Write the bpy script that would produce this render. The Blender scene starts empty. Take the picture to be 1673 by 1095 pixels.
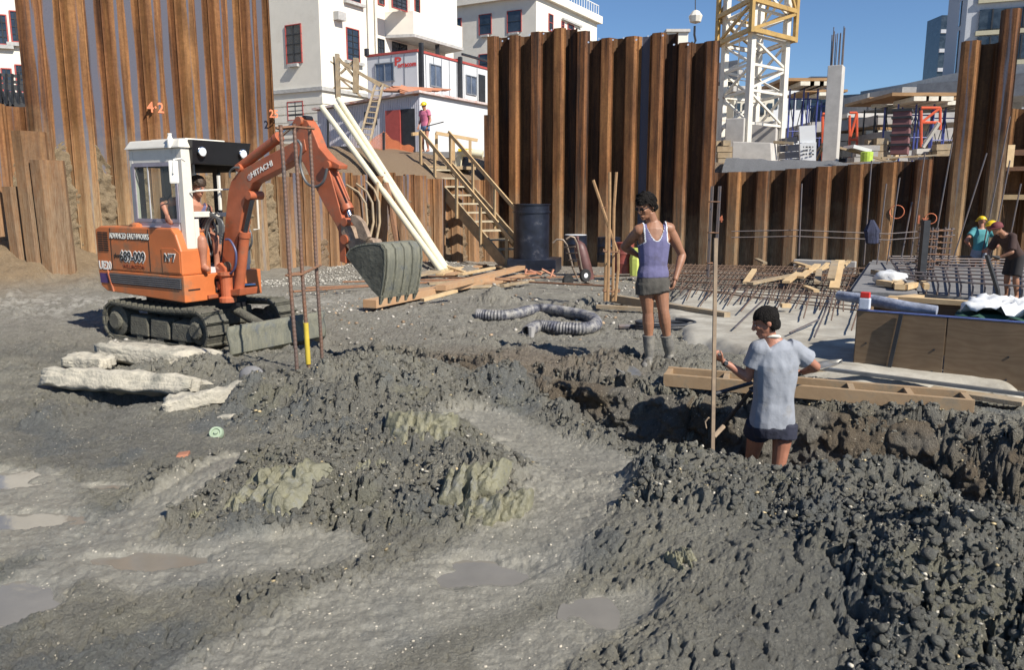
import bpy, bmesh, math, random
import numpy as np
from mathutils import Vector, Matrix, Quaternion
random.seed(7); V=Vector; R=math.radians; PI=math.pi
Zv=V((0,0,1)); SC=bpy.context.scene; COL=SC.collection
# ------------------------------------------------ camera, sky, sun, exposure
F=1301.0; CX,CY=836.5,547.5; PITCH=math.atan(225.5/F); CH=1.75
cam=bpy.data.cameras.new('camera'); co=bpy.data.objects.new('camera',cam); COL.objects.link(co)
cam.sensor_width=36; cam.lens=36*F/1673; cam.clip_end=9000; cam.clip_start=.05
co.location=(0,0,CH); co.rotation_euler=(PI/2-PITCH,0,0); SC.camera=co
SUN_AZ=45; SUN_EL=41      # sun stands behind the camera, to the right
w=bpy.data.worlds.new('World'); SC.world=w; w.use_nodes=True; nt=w.node_tree
sky=nt.nodes.new('ShaderNodeTexSky'); sky.sky_type='NISHITA'; sky.sun_disc=False
sky.sun_elevation=R(SUN_EL); sky.sun_rotation=R(180-SUN_AZ); sky.altitude=1500; sky.air_density=1.1; sky.dust_density=0.0; sky.ozone_density=7
nt.links.new(sky.outputs[0],nt.nodes['Background'].inputs[0]); nt.nodes['Background'].inputs[1].default_value=.08
sl=bpy.data.lights.new('sun','SUN'); sl.energy=5.0; sl.angle=R(.5); sl.color=(1,.93,.82)
so=bpy.data.objects.new('sun',sl); COL.objects.link(so)
sdir=V((math.sin(R(SUN_AZ))*math.cos(R(SUN_EL)),-math.cos(R(SUN_AZ))*math.cos(R(SUN_EL)),math.sin(R(SUN_EL))))
so.rotation_euler=sdir.to_track_quat('Z','Y').to_euler(); so.location=(6,-6,9)
vs=SC.view_settings; vs.view_transform='Standard'; vs.look='None'; vs.exposure=0.52; vs.gamma=1; vs.use_curve_mapping=False
# ------------------------------------------------ placing: where a line of sight meets a depth, a level or a wall
cp,sp=math.cos(PITCH),math.sin(PITCH)
def ray(px,py):
    dx=(px-CX)/F; dy=(CY-py)/F
    return V((dx,cp+dy*sp,-sp+dy*cp))
def P(px,py,Y): r=ray(px,py); return V((0,0,CH))+r*(Y/r.y)
def G(px,py,z=0.0): r=ray(px,py); return V((0,0,CH))+r*((z-CH)/r.z)
def FH(px,py,C,d):   # hit on the vertical plane through C along horizontal dir d -> (s,z)
    r=ray(px,py); n=V((-d.y,d.x)); k=(C.x*n.x+C.y*n.y)/(r.x*n.x+r.y*n.y)
    p=r*k; return (p.x-C.x)*d.x+(p.y-C.y)*d.y, p.z+CH
# ------------------------------------------------ tagging
def tag(o,label=None,cat=None,group=None,kind=None):
    if label: o['label']=label
    if cat: o['category']=cat
    if group: o['group']=group
    if kind: o['kind']=kind
    return o
def thing(name,label,cat,loc=(0,0,0),group=None,rz=0):
    o=bpy.data.objects.new(name,None); COL.objects.link(o); o.location=loc; o.rotation_euler=(0,0,rz); o.empty_display_size=.1
    return tag(o,label,cat,group)
def wloc(o):
    p=V((0,0,0))
    while o is not None: p+=V(o.location); o=o.parent
    return p
def link(name,me,mat=None,parent=None):
    o=bpy.data.objects.new(name,me); COL.objects.link(o)
    if mat is not None and not me.materials: me.materials.append(mat)
    if parent is not None: o.parent=parent
    return o
def copy_tree(o,parent=None):
    c=o.copy(); COL.objects.link(c); c.parent=parent
    for ch in list(o.children): copy_tree(ch,c)
    return c
# ------------------------------------------------ mesh collector
class MB:
    def __init__(s): s.v=[]; s.f=[]
    def add(s,vs,fs):
        n=len(s.v); s.v+= [tuple(p) for p in vs]; s.f+=[tuple(i+n for i in f) for f in fs]; return s
    def hexa(s,p):   # 8 points, bottom 4 then top 4
        return s.add(p,[(3,2,1,0),(4,5,6,7),(0,1,5,4),(1,2,6,5),(2,3,7,6),(3,0,4,7)])
    def box(s,c,sz,x=V((1,0,0)),y=None,z=V((0,0,1))):
        x=V(x).normalized(); z=V(z).normalized()
        if y is None: y=z.cross(x).normalized()
        x=x*sz[0]/2; y=y*sz[1]/2; z=z*sz[2]/2; c=V(c)
        return s.hexa([c-x-y-z,c+x-y-z,c+x+y-z,c-x+y-z,c-x-y+z,c+x-y+z,c+x+y+z,c-x+y+z])
    def bar(s,p,q,w,h,up=V((0,0,1))):
        p=V(p);q=V(q);d=q-p
        if d.length<1e-6: return s
        x=d.normalized(); up=V(up)
        if abs(x.dot(up))>.97: up=V((0,1,0)) if abs(x.y)<.9 else V((1,0,0))
        y=up.cross(x).normalized(); z=x.cross(y)
        return s.box((p+q)/2,(d.length,w,h),x,y,z)
    def tube(s,pts,r,n=8,cap=True):
        pts=[V(p) for p in pts]; m=len(pts)
        rr=r if hasattr(r,'__len__') else [r]*m
        t0=(pts[1]-pts[0]).normalized(); a=t0.orthogonal().normalized(); vs=[];fs=[]
        for i,p in enumerate(pts):
            t=(pts[min(i+1,m-1)]-pts[max(i-1,0)]).normalized()
            a=(a-t*a.dot(t)).normalized(); b=t.cross(a)
            for k in range(n):
                an=2*PI*k/n; vs.append(p+a*(math.cos(an)*rr[i])+b*(math.sin(an)*rr[i]))
        for i in range(m-1):
            for k in range(n): fs.append((i*n+k,i*n+(k+1)%n,(i+1)*n+(k+1)%n,(i+1)*n+k))
        if cap: fs.append(tuple(range(n-1,-1,-1))); fs.append(tuple(range((m-1)*n,m*n)))
        return s.add(vs,fs)
    def loft(s,pts,rw,rd,wax,n=16):
        pts=[V(p) for p in pts]; m=len(pts); vs=[];fs=[]
        for i,p in enumerate(pts):
            t=(pts[min(i+1,m-1)]-pts[max(i-1,0)]).normalized()
            a=V(wax); a=(a-t*a.dot(t)).normalized(); b=t.cross(a)
            for k in range(n):
                an=2*PI*k/n; c_,s_=math.cos(an),math.sin(an)
                e=.85; c_=math.copysign(abs(c_)**e,c_); s_=math.copysign(abs(s_)**e,s_)
                vs.append(p+a*(c_*rw[i])+b*(s_*rd[i]))
        for i in range(m-1):
            for k in range(n): fs.append((i*n+k,i*n+(k+1)%n,(i+1)*n+(k+1)%n,(i+1)*n+k))
        fs.append(tuple(range(n-1,-1,-1))); fs.append(tuple(range((m-1)*n,m*n)))
        return s.add(vs,fs)
    def ell(s,c,r,x=V((1,0,0)),z=V((0,0,1)),nu=14,nv=9):
        x=V(x).normalized(); z=V(z); z=(z-x*z.dot(x)).normalized(); y=z.cross(x); c=V(c); vs=[c-z*r[2]]; fs=[]
        for j in range(1,nv):
            ph=-PI/2+PI*j/nv
            for k in range(nu):
                th=2*PI*k/nu; vs.append(c+x*(r[0]*math.cos(ph)*math.cos(th))+y*(r[1]*math.cos(ph)*math.sin(th))+z*(r[2]*math.sin(ph)))
        vs.append(c+z*r[2]); L=len(vs)-1
        for k in range(nu):
            fs.append((0,1+(k+1)%nu,1+k)); fs.append((L,L-nu+k,L-nu+(k+1)%nu))
            for j in range(nv-2):
                a=1+j*nu; fs.append((a+k,a+(k+1)%nu,a+nu+(k+1)%nu,a+nu+k))
        return s.add(vs,fs)
    def prism(s,poly,o,u,v,d):   # polygon in u,v plane extruded along d
        o=V(o);u=V(u);v=V(v);d=V(d); n=len(poly)
        a=[o+u*x+v*y for x,y in poly]; vs=a+[p+d for p in a]
        return s.add(vs,[tuple(range(n-1,-1,-1)),tuple(range(n,2*n))]+[(i,(i+1)%n,n+(i+1)%n,n+i) for i in range(n)])
    def lathe(s,c,prof,n=20,ax=V((0,0,1))):
        ax=V(ax).normalized(); a=ax.orthogonal().normalized(); b=ax.cross(a); c=V(c); m=len(prof)
        vs=[c+ax*z+(a*math.cos(2*PI*k/n)+b*math.sin(2*PI*k/n))*r for r,z in prof for k in range(n)]
        fs=[(i*n+k,i*n+(k+1)%n,(i+1)*n+(k+1)%n,(i+1)*n+k) for i in range(m-1) for k in range(n)]
        fs+=[tuple(range(n-1,-1,-1)),tuple(range((m-1)*n,m*n))]
        return s.add(vs,fs)
    def mesh(s,name,off=V((0,0,0))):
        me=bpy.data.meshes.new(name); me.from_pydata([(p[0]-off[0],p[1]-off[1],p[2]-off[2]) for p in s.v],[],s.f); return me
    def build(s,name,mat,parent=None,smooth=False,bevel=0,sm_angle=40):
        off=wloc(parent) if parent is not None else V((0,0,0))
        me=s.mesh(name,off)
        b=bmesh.new(); b.from_mesh(me); bmesh.ops.recalc_face_normals(b,faces=b.faces)
        if bevel: bmesh.ops.bevel(b,geom=[e for e in b.edges if e.calc_face_angle(0)>.5],offset=bevel,segments=2,affect='EDGES',profile=.6,clamp_overlap=True)
        b.to_mesh(me); b.free()
        if smooth:
            me.shade_smooth()
            me.set_sharp_from_angle(angle=R(sm_angle))
        return link(name,me,mat,parent)
def solo(name,mb,mat,label,cat,group=None,origin=None,**k):   # a thing that is one mesh, origin at its base
    if origin is None:
        xs=[p[0] for p in mb.v];ys=[p[1] for p in mb.v];zs=[p[2] for p in mb.v]
        origin=V((sum(xs)/len(xs),sum(ys)/len(ys),min(zs)))
    e=bpy.data.objects.new('tmp',None); e.location=origin
    o=mb.build(name,mat,e,**k); o.parent=None; o.location=origin; bpy.data.objects.remove(e)
    return tag(o,label,cat,group)
# ------------------------------------------------ materials
MATS={}
def N(nt,t,**k):
    n=nt.nodes.new('ShaderNode'+t)
    for a,b in k.items():
        if a in n.inputs.keys(): n.inputs[a].default_value=b
        else: setattr(n,a,b)
    return n
def mat(name,col,rough=.7,metal=0,var=.12,scale=6,bump=0,bscale=60,col2=None,stretch=(1,1,1),spec=.5,dirt=None,dirts=3,dirta=.5,trans=0,space='Object'):
    """colour varied by noise; dirt = a second colour in patches"""
    if name in MATS: return MATS[name]
    m=bpy.data.materials.new(name); m.use_nodes=True; t=m.node_tree; L=t.links; b=t.nodes['Principled BSDF']
    b.inputs['Roughness'].default_value=rough; b.inputs['Metallic'].default_value=metal; b.inputs['Specular IOR Level'].default_value=spec
    if trans: b.inputs['Transmission Weight'].default_value=trans
    tc=N(t,'TexCoord'); mp=N(t,'Mapping'); mp.inputs['Scale'].default_value=stretch; L.new(tc.outputs[space],mp.inputs[0])
    nz=N(t,'TexNoise',Scale=scale,Detail=6,Roughness=.65); L.new(mp.outputs[0],nz.inputs['Vector'])
    c2=col2 or tuple(c*(1-var*2) for c in col); c1=tuple(min(1,c*(1+var)) for c in col) if not col2 else col
    cr=N(t,'ValToRGB'); cr.color_ramp.elements[0].position=.32; cr.color_ramp.elements[1].position=.68
    cr.color_ramp.elements[0].color=(*c2,1); cr.color_ramp.elements[1].color=(*c1,1); L.new(nz.outputs[0],cr.inputs[0]); out=cr.outputs[0]
    if dirt:
        n2=N(t,'TexNoise',Scale=dirts,Detail=8,Roughness=.7); L.new(tc.outputs[space],n2.inputs['Vector'])
        r2=N(t,'ValToRGB'); r2.color_ramp.elements[0].position=.62-.25*dirta; r2.color_ramp.elements[1].position=.75-.2*dirta
        L.new(n2.outputs[0],r2.inputs[0]); mx=N(t,'Mix',data_type='RGBA'); L.new(r2.outputs[0],mx.inputs[0]); L.new(out,mx.inputs[6]); mx.inputs[7].default_value=(*dirt,1); out=mx.outputs[2]
    L.new(out,b.inputs['Base Color'])
    if bump:
        n3=N(t,'TexNoise',Scale=bscale,Detail=5,Roughness=.6); L.new(mp.outputs[0],n3.inputs['Vector'])
        bp=N(t,'Bump',Strength=bump,Distance=.02); L.new(n3.outputs[0],bp.inputs['Height']); L.new(bp.outputs[0],b.inputs['Normal'])
    MATS[name]=m; return m
# ------------------------------------------------ numpy noise
def _h(ix,iy,seed):
    a=(ix.astype(np.int64)*374761393+iy.astype(np.int64)*668265263+seed*1442695041)&0xffffffff
    a=((a^(a>>13))*1274126177)&0xffffffff; a=((a^(a>>16))*2246822519)&0xffffffff
    return ((a^(a>>15))&0xffffff)/16777216.0
def vn(x,y,seed=0):
    ix=np.floor(x);iy=np.floor(y);fx=x-ix;fy=y-iy; ix=ix.astype(np.int64);iy=iy.astype(np.int64)
    fx=fx*fx*fx*(fx*(fx*6-15)+10);fy=fy*fy*fy*(fy*(fy*6-15)+10)
    a=_h(ix,iy,seed);b=_h(ix+1,iy,seed);c=_h(ix,iy+1,seed);d=_h(ix+1,iy+1,seed)
    return (a+(b-a)*fx)*(1-fy)+(c+(d-c)*fx)*fy
def fbm(x,y,o=4,seed=0,g=.5):
    s=0;a=1;t=0
    for i in range(o):
        s=s+a*vn(x*2**i+i*17.3,y*2**i-i*9.1,seed+i); t+=a; a*=g
    return s/t
def lumps(x,y,sc,seed=0):   # overlapping rounded clods
    x=x/sc;y=y/sc; ix=np.floor(x).astype(np.int64);iy=np.floor(y).astype(np.int64); out=np.zeros_like(x)
    for dx in (-1,0,1):
        for dy in (-1,0,1):
            cx=ix+dx;cy=iy+dy
            px=cx+_h(cx,cy,seed);py=cy+_h(cx,cy,seed+1);r=.25+.6*_h(cx,cy,seed+2)**2
            ex=(x-px);ey=(y-py);q=_h(cx,cy,seed+3)*3.14; c,s=np.cos(q),np.sin(q); u=ex*c+ey*s; v=(-ex*s+ey*c)*1.4
            d2=r*r-(u*u+v*v); out=np.maximum(out,np.maximum(d2,0)**.72/(r+.1)**.44*(.5+.5*_h(cx,cy,seed+4)))
    return out
def sstep(a,b,x): t=np.clip((x-a)/(b-a),0,1); return t*t*(3-2*t)
def segd(x,y,pl):   # distance to polyline and parameter
    best=np.full_like(x,1e9); par=np.zeros_like(x)
    for i in range(len(pl)-1):
        ax,ay=pl[i][:2];bx,by=pl[i+1][:2];dx,dy=bx-ax,by-ay
        t=np.clip(((x-ax)*dx+(y-ay)*dy)/(dx*dx+dy*dy),0,1); d=np.hypot(x-ax-t*dx,y-ay-t*dy)
        m=d<best; best=np.where(m,d,best); par=np.where(m,i+t,par)
    return best,par
# ================================================= the pit floor
WL0=V((-9.26,15.7)); WLd=V((.616,.788)).normalized(); CORNER=V((-.62,26.75))
WR0=V((-.45,27.0)); WRd=V((math.cos(R(29)),-math.sin(R(29))))
TR=[(3.9,4.5),(3.3,5.0),(2.75,5.5),(2.0,6.0),(1.2,6.42),(.6,7.05),(-.2,7.75),(-1.15,8.5),(-1.95,8.95)]
TW=[.85,.85,.85,.85,.75,.45,.3,.3,.3]; TD=[.85,.9,.95,.95,.95,.55,.28,.25,.3]
MOUNDS=[(600,655,1.0,.8,.36),(690,735,.6,.5,.17),(470,800,.65,.5,.17),(760,800,.6,.45,.16),(880,640,.5,.35,.14),(760,610,.5,.3,.10),
 (1300,850,1.0,.55,.16),(1560,960,.75,.6,.27),(1250,980,.55,.45,.16),(1080,900,.45,.45,.10),(1040,800,.4,.2,.04),(1420,850,.6,.25,.10),(1620,1095,.6,.5,.2),(1150,1095,.4,.3,.1),
 (1000,600,.4,.25,.06),(330,610,.5,.3,.1),(810,490,.35,.3,.22),(960,500,.3,.3,.15),(10,430,2.2,1.6,.9),(280,470,1.5,1.0,.2),(620,438,1.6,1.0,.35),(720,432,1.3,.8,.3),(530,560,.6,.4,-.15),(575,580,.25,.2,-.25),(860,575,.3,.15,.05)]
PUD=[(5,785,.30,.20),(30,850,.36,.12),(5,985,.22,.2),(255,915,.30,.10),(790,935,.24,.15),(1000,1008,.17,.13),(180,795,.16,.05),(560,870,.0001,.0001)]
SMO=[[(790,700),(960,760),(930,840),(820,930),(600,1010),(420,1110)],[(420,760),(230,850),(60,960)],[(520,900),(250,930),(150,900)],[(0,800),(60,870)],[(1000,1010),(850,1080)]]
SMW=[.30,.16,.22,.3,.15]
_M=[(G(a,b).x,G(a,b).y,rx,ry,h) for a,b,rx,ry,h in MOUNDS]; _Q=[(G(a,b).x,G(a,b).y,rx,ry) for a,b,rx,ry in PUD]
_S=[[tuple(G(a,b)) for a,b in l] for l in SMO]
HOL=[(178,655,.66,.30,-.42)]
def macro(x,y):
    z=np.interp(y,[0,9,14,18,22,27,40],[0,0,-.06,-.16,-.32,-.52,-.6])
    for cx,cy,rx,ry,h in _M: z=z+h*np.exp(-(((x-cx)/rx)**2+((y-cy)/ry)**2)*1.3)
    for a,b,rx,ry,h in HOL:
        g=G(a,b); z=z+h*sstep(1.15,.7,np.hypot((x-g.x)/rx,(y-g.y)/ry))
    d,p=segd(x,y,TR); wv=np.interp(p,range(9),TW); dv=np.interp(p,range(9),TD)
    wob=1+.3*(fbm(x*1.7,y*1.7,3,50)-.5)+.2*(fbm(x*6,y*6,3,51)-.5)
    z=z-.05*sstep(1.5,1.0,d/wv)*np.where(y<6.2,1,0)
    z=z-dv*sstep(1.12,.45,d/(wv*wob))
    return z
def roughm(x,y):
    a=.36+.3*sstep(.5,.75,fbm(x*1.1+9,y*1.1,3,55))
    for cx,cy,rx,ry,h in _M[:18]: a=np.maximum(a,1.05*sstep(1.9,1.0,np.hypot((x-cx)/rx,(y-cy)/ry)))
    d,p=segd(x,y,TR); wv=np.interp(p,range(9),TW)
    a=np.maximum(a,1.0*sstep(1.9,1.2,d/wv))
    a=np.maximum(a,1.1*sstep(.9,1.5,x-.6)*sstep(4.9,4.3,y))     # heap at the right front
    sm=0*x
    for l,wd in zip(_S,SMW):
        d,_=segd(x+.12*(fbm(x*4,y*4,2,9)-.5),y,l); sm=np.maximum(sm,sstep(wd*1.35,wd*.7,d))
    for cx,cy,rx,ry in _Q: sm=np.maximum(sm,sstep(1.35,.95,np.hypot((x-cx)/rx,(y-cy)/ry)+.5*(fbm(x*6,y*6,3,77)-.5)))
    a=a*(1-.86*sm); st=sstep(1.25,1.0,d/wv)*sstep(.4,1,wv/.5); a=a*(1-.72*st); return a,sm
def detail(x,y):
    a,sm=roughm(x,y); far=sstep(10,20,y); a=a*(1-.45*far)
    n1=fbm(x*1.3,y*1.3,3,1)-.5
    xx=x+.05*fbm(x*9,y*9,2,61); yy=y+.05*fbm(x*9+5,y*9,2,62)
    z=n1*.10*(.35+a)+a*(.19*(lumps(xx,yy,.46,10)**1.3)+.085*lumps(xx,yy,.19,20)+.034*lumps(xx,yy,.08,30)+.030*lumps(xx,yy,.035,40))
    z=z+a*.05*(np.abs(fbm(x*6,y*6,4,70,.6)-.5)*-2+.3)
    cr=np.abs(fbm(xx*4.5,yy*4.5,4,71,.6)-.5)+.25*np.abs(fbm(xx*17,yy*17,2,72)-.5); z=z-a*.11*sstep(.075,.0,cr)*(1-far)
    cl=fbm(x*3,y*3,2,79); z=z+(.13+a)*(.075*(fbm(x*24,y*24,4,80,.7)-.5)+.03*(1-2*np.abs(fbm(x*48,y*48,2,81)-.5))*sstep(.3,.7,cl))+.018*(1-sm)*lumps(xx,yy,.024,44)*(.25+a)+sm*.012*lumps(xx,yy,.11,90)+sm*.010*(fbm(x*9,y*22,3,91)-.5)
    for cx,cy,rx,ry in _Q: z=z-(z+.022)*sstep(1.25,.75,np.hypot((x-cx)/rx,(y-cy)/ry)+1.1*(fbm(x*7,y*9,4,78)-.5))
    return z,a,sm
def HZ(x,y): return float(macro(np.array([float(x)]),np.array([float(y)]))[0])
def HD(x,y):
    x=np.array([float(x)]);y=np.array([float(y)]); return float((macro(x,y)+detail(x,y)[0])[0])
def grid_mesh(name,Xg,Yg,Zg,close=False):
    nr,nc=Xg.shape; co_=np.stack([Xg,Yg,Zg],-1).reshape(-1,3).astype(np.float32)
    i=np.arange(nr-1)[:,None]*nc+np.arange(nc-1)[None,:]
    q=np.stack([i,i+1,i+nc+1,i+nc],-1).reshape(-1,4).astype(np.int32)
    me=bpy.data.meshes.new(name); me.vertices.add(len(co_)); me.vertices.foreach_set('co',co_.ravel())
    me.loops.add(q.size); me.loops.foreach_set('vertex_index',q.ravel()); me.polygons.add(len(q))
    me.polygons.foreach_set('loop_start',np.arange(0,q.size,4,dtype=np.int32)); me.update(calc_edges=True); me.shade_smooth(); return me
def set_col(me,name,arr):
    a=me.color_attributes.new(name,'FLOAT_COLOR','POINT'); b=np.ones((len(me.vertices),4),np.float32); b[:,:arr.shape[-1]]=arr.reshape(-1,arr.shape[-1]); a.data.foreach_set('color',b.ravel())
th=np.concatenate([np.linspace(-180,-44,30)[:-1],np.linspace(-44,-37,12)[:-1],np.linspace(-37,37,880),np.linspace(37,44,12)[1:],np.linspace(44,180,30)[1:]])*PI/180
rr=np.concatenate([np.linspace(.15,2.2,22)[:-1],np.exp(np.linspace(math.log(2.2),math.log(30),800)),np.array([34,40,60,120,400,1500,5000])])
TH,RR=np.meshgrid(th,rr); X=RR*np.sin(TH); Y=RR*np.cos(TH)
mz=macro(X,Y); dz,A,SMm=detail(X,Y); Z=mz+dz
# earth banked against the long wall
dL=((X-WL0.x)*WLd.y-(Y-WL0.y)*WLd.x); alongL=(X-WL0.x)*WLd.x+(Y-WL0.y)*WLd.y
bank=np.exp(-(np.clip(dL,0,9)/np.interp(alongL,[0,4],[2.3,1.1]))**1.3)*np.where((dL>-1.5)&(RR<31),1,0)*np.interp(alongL,[-4,-1,1,3,8,13],[1.5,1.3,.8,.2,.3,.2])
bank=bank*(.8+.6*(fbm(X*1.5,Y*1.5,3,5)-.5))
Z=Z+bank
Z=np.where(RR>32,-.7,Z)
e_=.03; gxm=(macro(X+e_,Y)-macro(X-e_,Y))/(2*e_); gym=(macro(X,Y+e_)-macro(X,Y-e_))/(2*e_); gm_=np.hypot(gxm,gym)+1e-6; stp=sstep(.7,1.6,gm_)*(RR<14)
al_=(-gym*X+gxm*Y)/gm_*0+X*.8-Y*.45
n3=.75*lumps(al_,Z*1.0,.23,120)+.5*lumps(al_,Z,.10,121)+.25*lumps(al_,Z,.045,122)+.5*(fbm(al_*5,Z*5,4,123)-.5)
X=X-gxm/gm_*stp*.17*(n3-.3); Y=Y-gym/gm_*stp*.17*(n3-.3)
gm=grid_mesh('ground',X,Y,Z)
def mixc(c,k,m): return c*(1-m[...,None])+np.array(k)*m[...,None]
C=np.zeros(X.shape+(3,))+np.array([.268,.257,.212])
pn=fbm(X*.9,Y*.9,4,15); C=mixc(C,[.205,.20,.172],sstep(.45,.7,pn)); 
heap=sstep(.3,1.3,X-.25)*sstep(5.3,4.4,Y-.1*X); C=mixc(C,[.182,.181,.160],heap*(.75+.5*(pn-.5)))
bl=sstep(.55,.7,fbm(X*2.2,Y*2.2,3,25))*sstep(9,6,Y); C=mixc(C,[.15,.165,.168],bl*.6)
ol=sstep(.58,.72,fbm(X*2.6+7,Y*2.6,3,26))*sstep(8,6,Y)*A; C=mixc(C,[.25,.24,.165],ol*.5)
d,p=segd(X,Y,TR); tb=sstep(1.5,.6,d/np.interp(p,range(9),TW)); C=mixc(C,[.15,.125,.09],tb*sstep(.35,.6,fbm(X*3,Y*3,3,27))*.9)
br=sstep(2.2,.4,np.hypot((X-.0)/1.0,(Y-8.3)/.7)); C=mixc(C,[.23,.185,.135],br*sstep(.4,.6,pn)*.8)
C=mixc(C,[.218,.208,.175],SMm*.8)
mid=sstep(8.5,10,Y)*sstep(20,16,Y); C=mixc(C,[.29,.275,.235],mid*.7); C=mixc(C,[.25,.235,.20],mid*sstep(.5,.65,fbm(X*.7+3,Y*1.2,4,33))*.5)
gr=np.exp(-((Y-(13.2+.35*(X+4)))/1.3)**2)*sstep(-.5,-2.5,X)*sstep(.35,.55,fbm(X*1.2,Y*1.2,3,28)+.12)
spk=(fbm(X*14,Y*14,2,29)); C=mixc(C,[.46,.44,.39],gr*sstep(.42,.62,spk)*.95)
bk=sstep(.12,.5,bank); C=mixc(C,[.30,.215,.125],bk*.95)
back=sstep(17,22,Y); C=mixc(C,[.29,.26,.225],back*.8)
C=C*(.86+.28*fbm(X*9,Y*9,3,31))[...,None]
set_col(gm,'soil',C); set_col(gm,'wet',np.stack([SMm,A,bk],-1))
def soil_mat(name,attr=True,col=(.2,.19,.16),speck=.8,rough=.75):
    m=bpy.data.materials.new(name); m.use_nodes=True; t=m.node_tree; L=t.links; b=t.nodes['Principled BSDF']
    g=N(t,'NewGeometry'); 
    if attr: a=N(t,'VertexColor',layer_name='soil'); base=a.outputs[0]; wv=N(t,'VertexColor',layer_name='wet'); sx=N(t,'SeparateColor'); L.new(wv.outputs[0],sx.inputs[0]); wet=sx.outputs[0]
    else: a=N(t,'RGB'); a.outputs[0].default_value=(*col,1); base=a.outputs[0]; wet=None
    n=N(t,'TexNoise',Scale=26,Detail=12,Roughness=.82); L.new(g.outputs[0],n.inputs['Vector'])
    mr=N(t,'MapRange'); mr.inputs[1].default_value=.25; mr.inputs[2].default_value=.75; mr.inputs[3].default_value=.55; mr.inputs[4].default_value=1.45; L.new(n.outputs[0],mr.inputs[0])
    mul=N(t,'Mix',data_type='RGBA',blend_type='MULTIPLY'); mul.inputs[0].default_value=1; L.new(base,mul.inputs[6]); L.new(mr.outputs[0],mul.inputs[7]); out=mul.outputs[2]
    for sc_,th_,c_,k in ((70,.035,(.62,.57,.46),speck),(150,.07,(.42,.39,.32),speck*.6)):   # shell and stone flecks
        v=N(t,'TexVoronoi',Scale=sc_); L.new(g.outputs[0],v.inputs['Vector']); ss=N(t,'SeparateColor'); L.new(v.outputs['Color'],ss.inputs[0])
        c1=N(t,'Math',operation='LESS_THAN'); c1.inputs[1].default_value=th_; L.new(ss.outputs[0],c1.inputs[0])
        c2=N(t,'Math',operation='LESS_THAN'); c2.inputs[1].default_value=.38; L.new(v.outputs['Distance'],c2.inputs[0])
        c3=N(t,'Math',operation='MULTIPLY'); L.new(c1.outputs[0],c3.inputs[0]); L.new(c2.outputs[0],c3.inputs[1])
        c4=N(t,'Math',operation='MULTIPLY'); L.new(c3.outputs[0],c4.inputs[0]); c4.inputs[1].default_value=k
        mx=N(t,'Mix',data_type='RGBA'); L.new(c4.outputs[0],mx.inputs[0]); L.new(out,mx.inputs[6]); mx.inputs[7].default_value=(*c_,1); out=mx.outputs[2]
    L.new(out,b.inputs['Base Color'])
    n2=N(t,'TexNoise',Scale=48,Detail=9,Roughness=.78); L.new(g.outputs[0],n2.inputs['Vector'])
    v2=N(t,'TexVoronoi',Scale=62); L.new(g.outputs[0],v2.inputs['Vector']); v3_=N(t,'TexNoise',Scale=190,Detail=4,Roughness=.7); L.new(g.outputs[0],v3_.inputs['Vector'])
    ma=N(t,'Math',operation='MULTIPLY_ADD'); L.new(v2.outputs['Distance'],ma.inputs[0]); ma.inputs[1].default_value=-.22; L.new(n2.outputs[0],ma.inputs[2])
    mb_=N(t,'Math',operation='MULTIPLY_ADD'); L.new(v3_.outputs[0],mb_.inputs[0]); mb_.inputs[1].default_value=.2; L.new(ma.outputs[0],mb_.inputs[2])
    bp=N(t,'Bump',Strength=1.0,Distance=.07); L.new(mb_.outputs[0],bp.inputs['Height']); L.new(bp.outputs[0],b.inputs['Normal'])
    if wet is not None:
        r=N(t,'MapRange'); r.inputs[3].default_value=.66; r.inputs[4].default_value=.36; L.new(wet,r.inputs[0]); L.new(r.outputs[0],b.inputs['Roughness'])
        st=N(t,'MapRange'); st.inputs[3].default_value=.9; st.inputs[4].default_value=.45; L.new(wet,st.inputs[0]); L.new(st.outputs[0],bp.inputs['Strength'])
    else: b.inputs['Roughness'].default_value=rough
    b.inputs['Specular IOR Level'].default_value=.45
    return m
M_SOIL=soil_mat('wet_clay_soil'); tag(link('ground',gm,M_SOIL),kind='structure')
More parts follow.
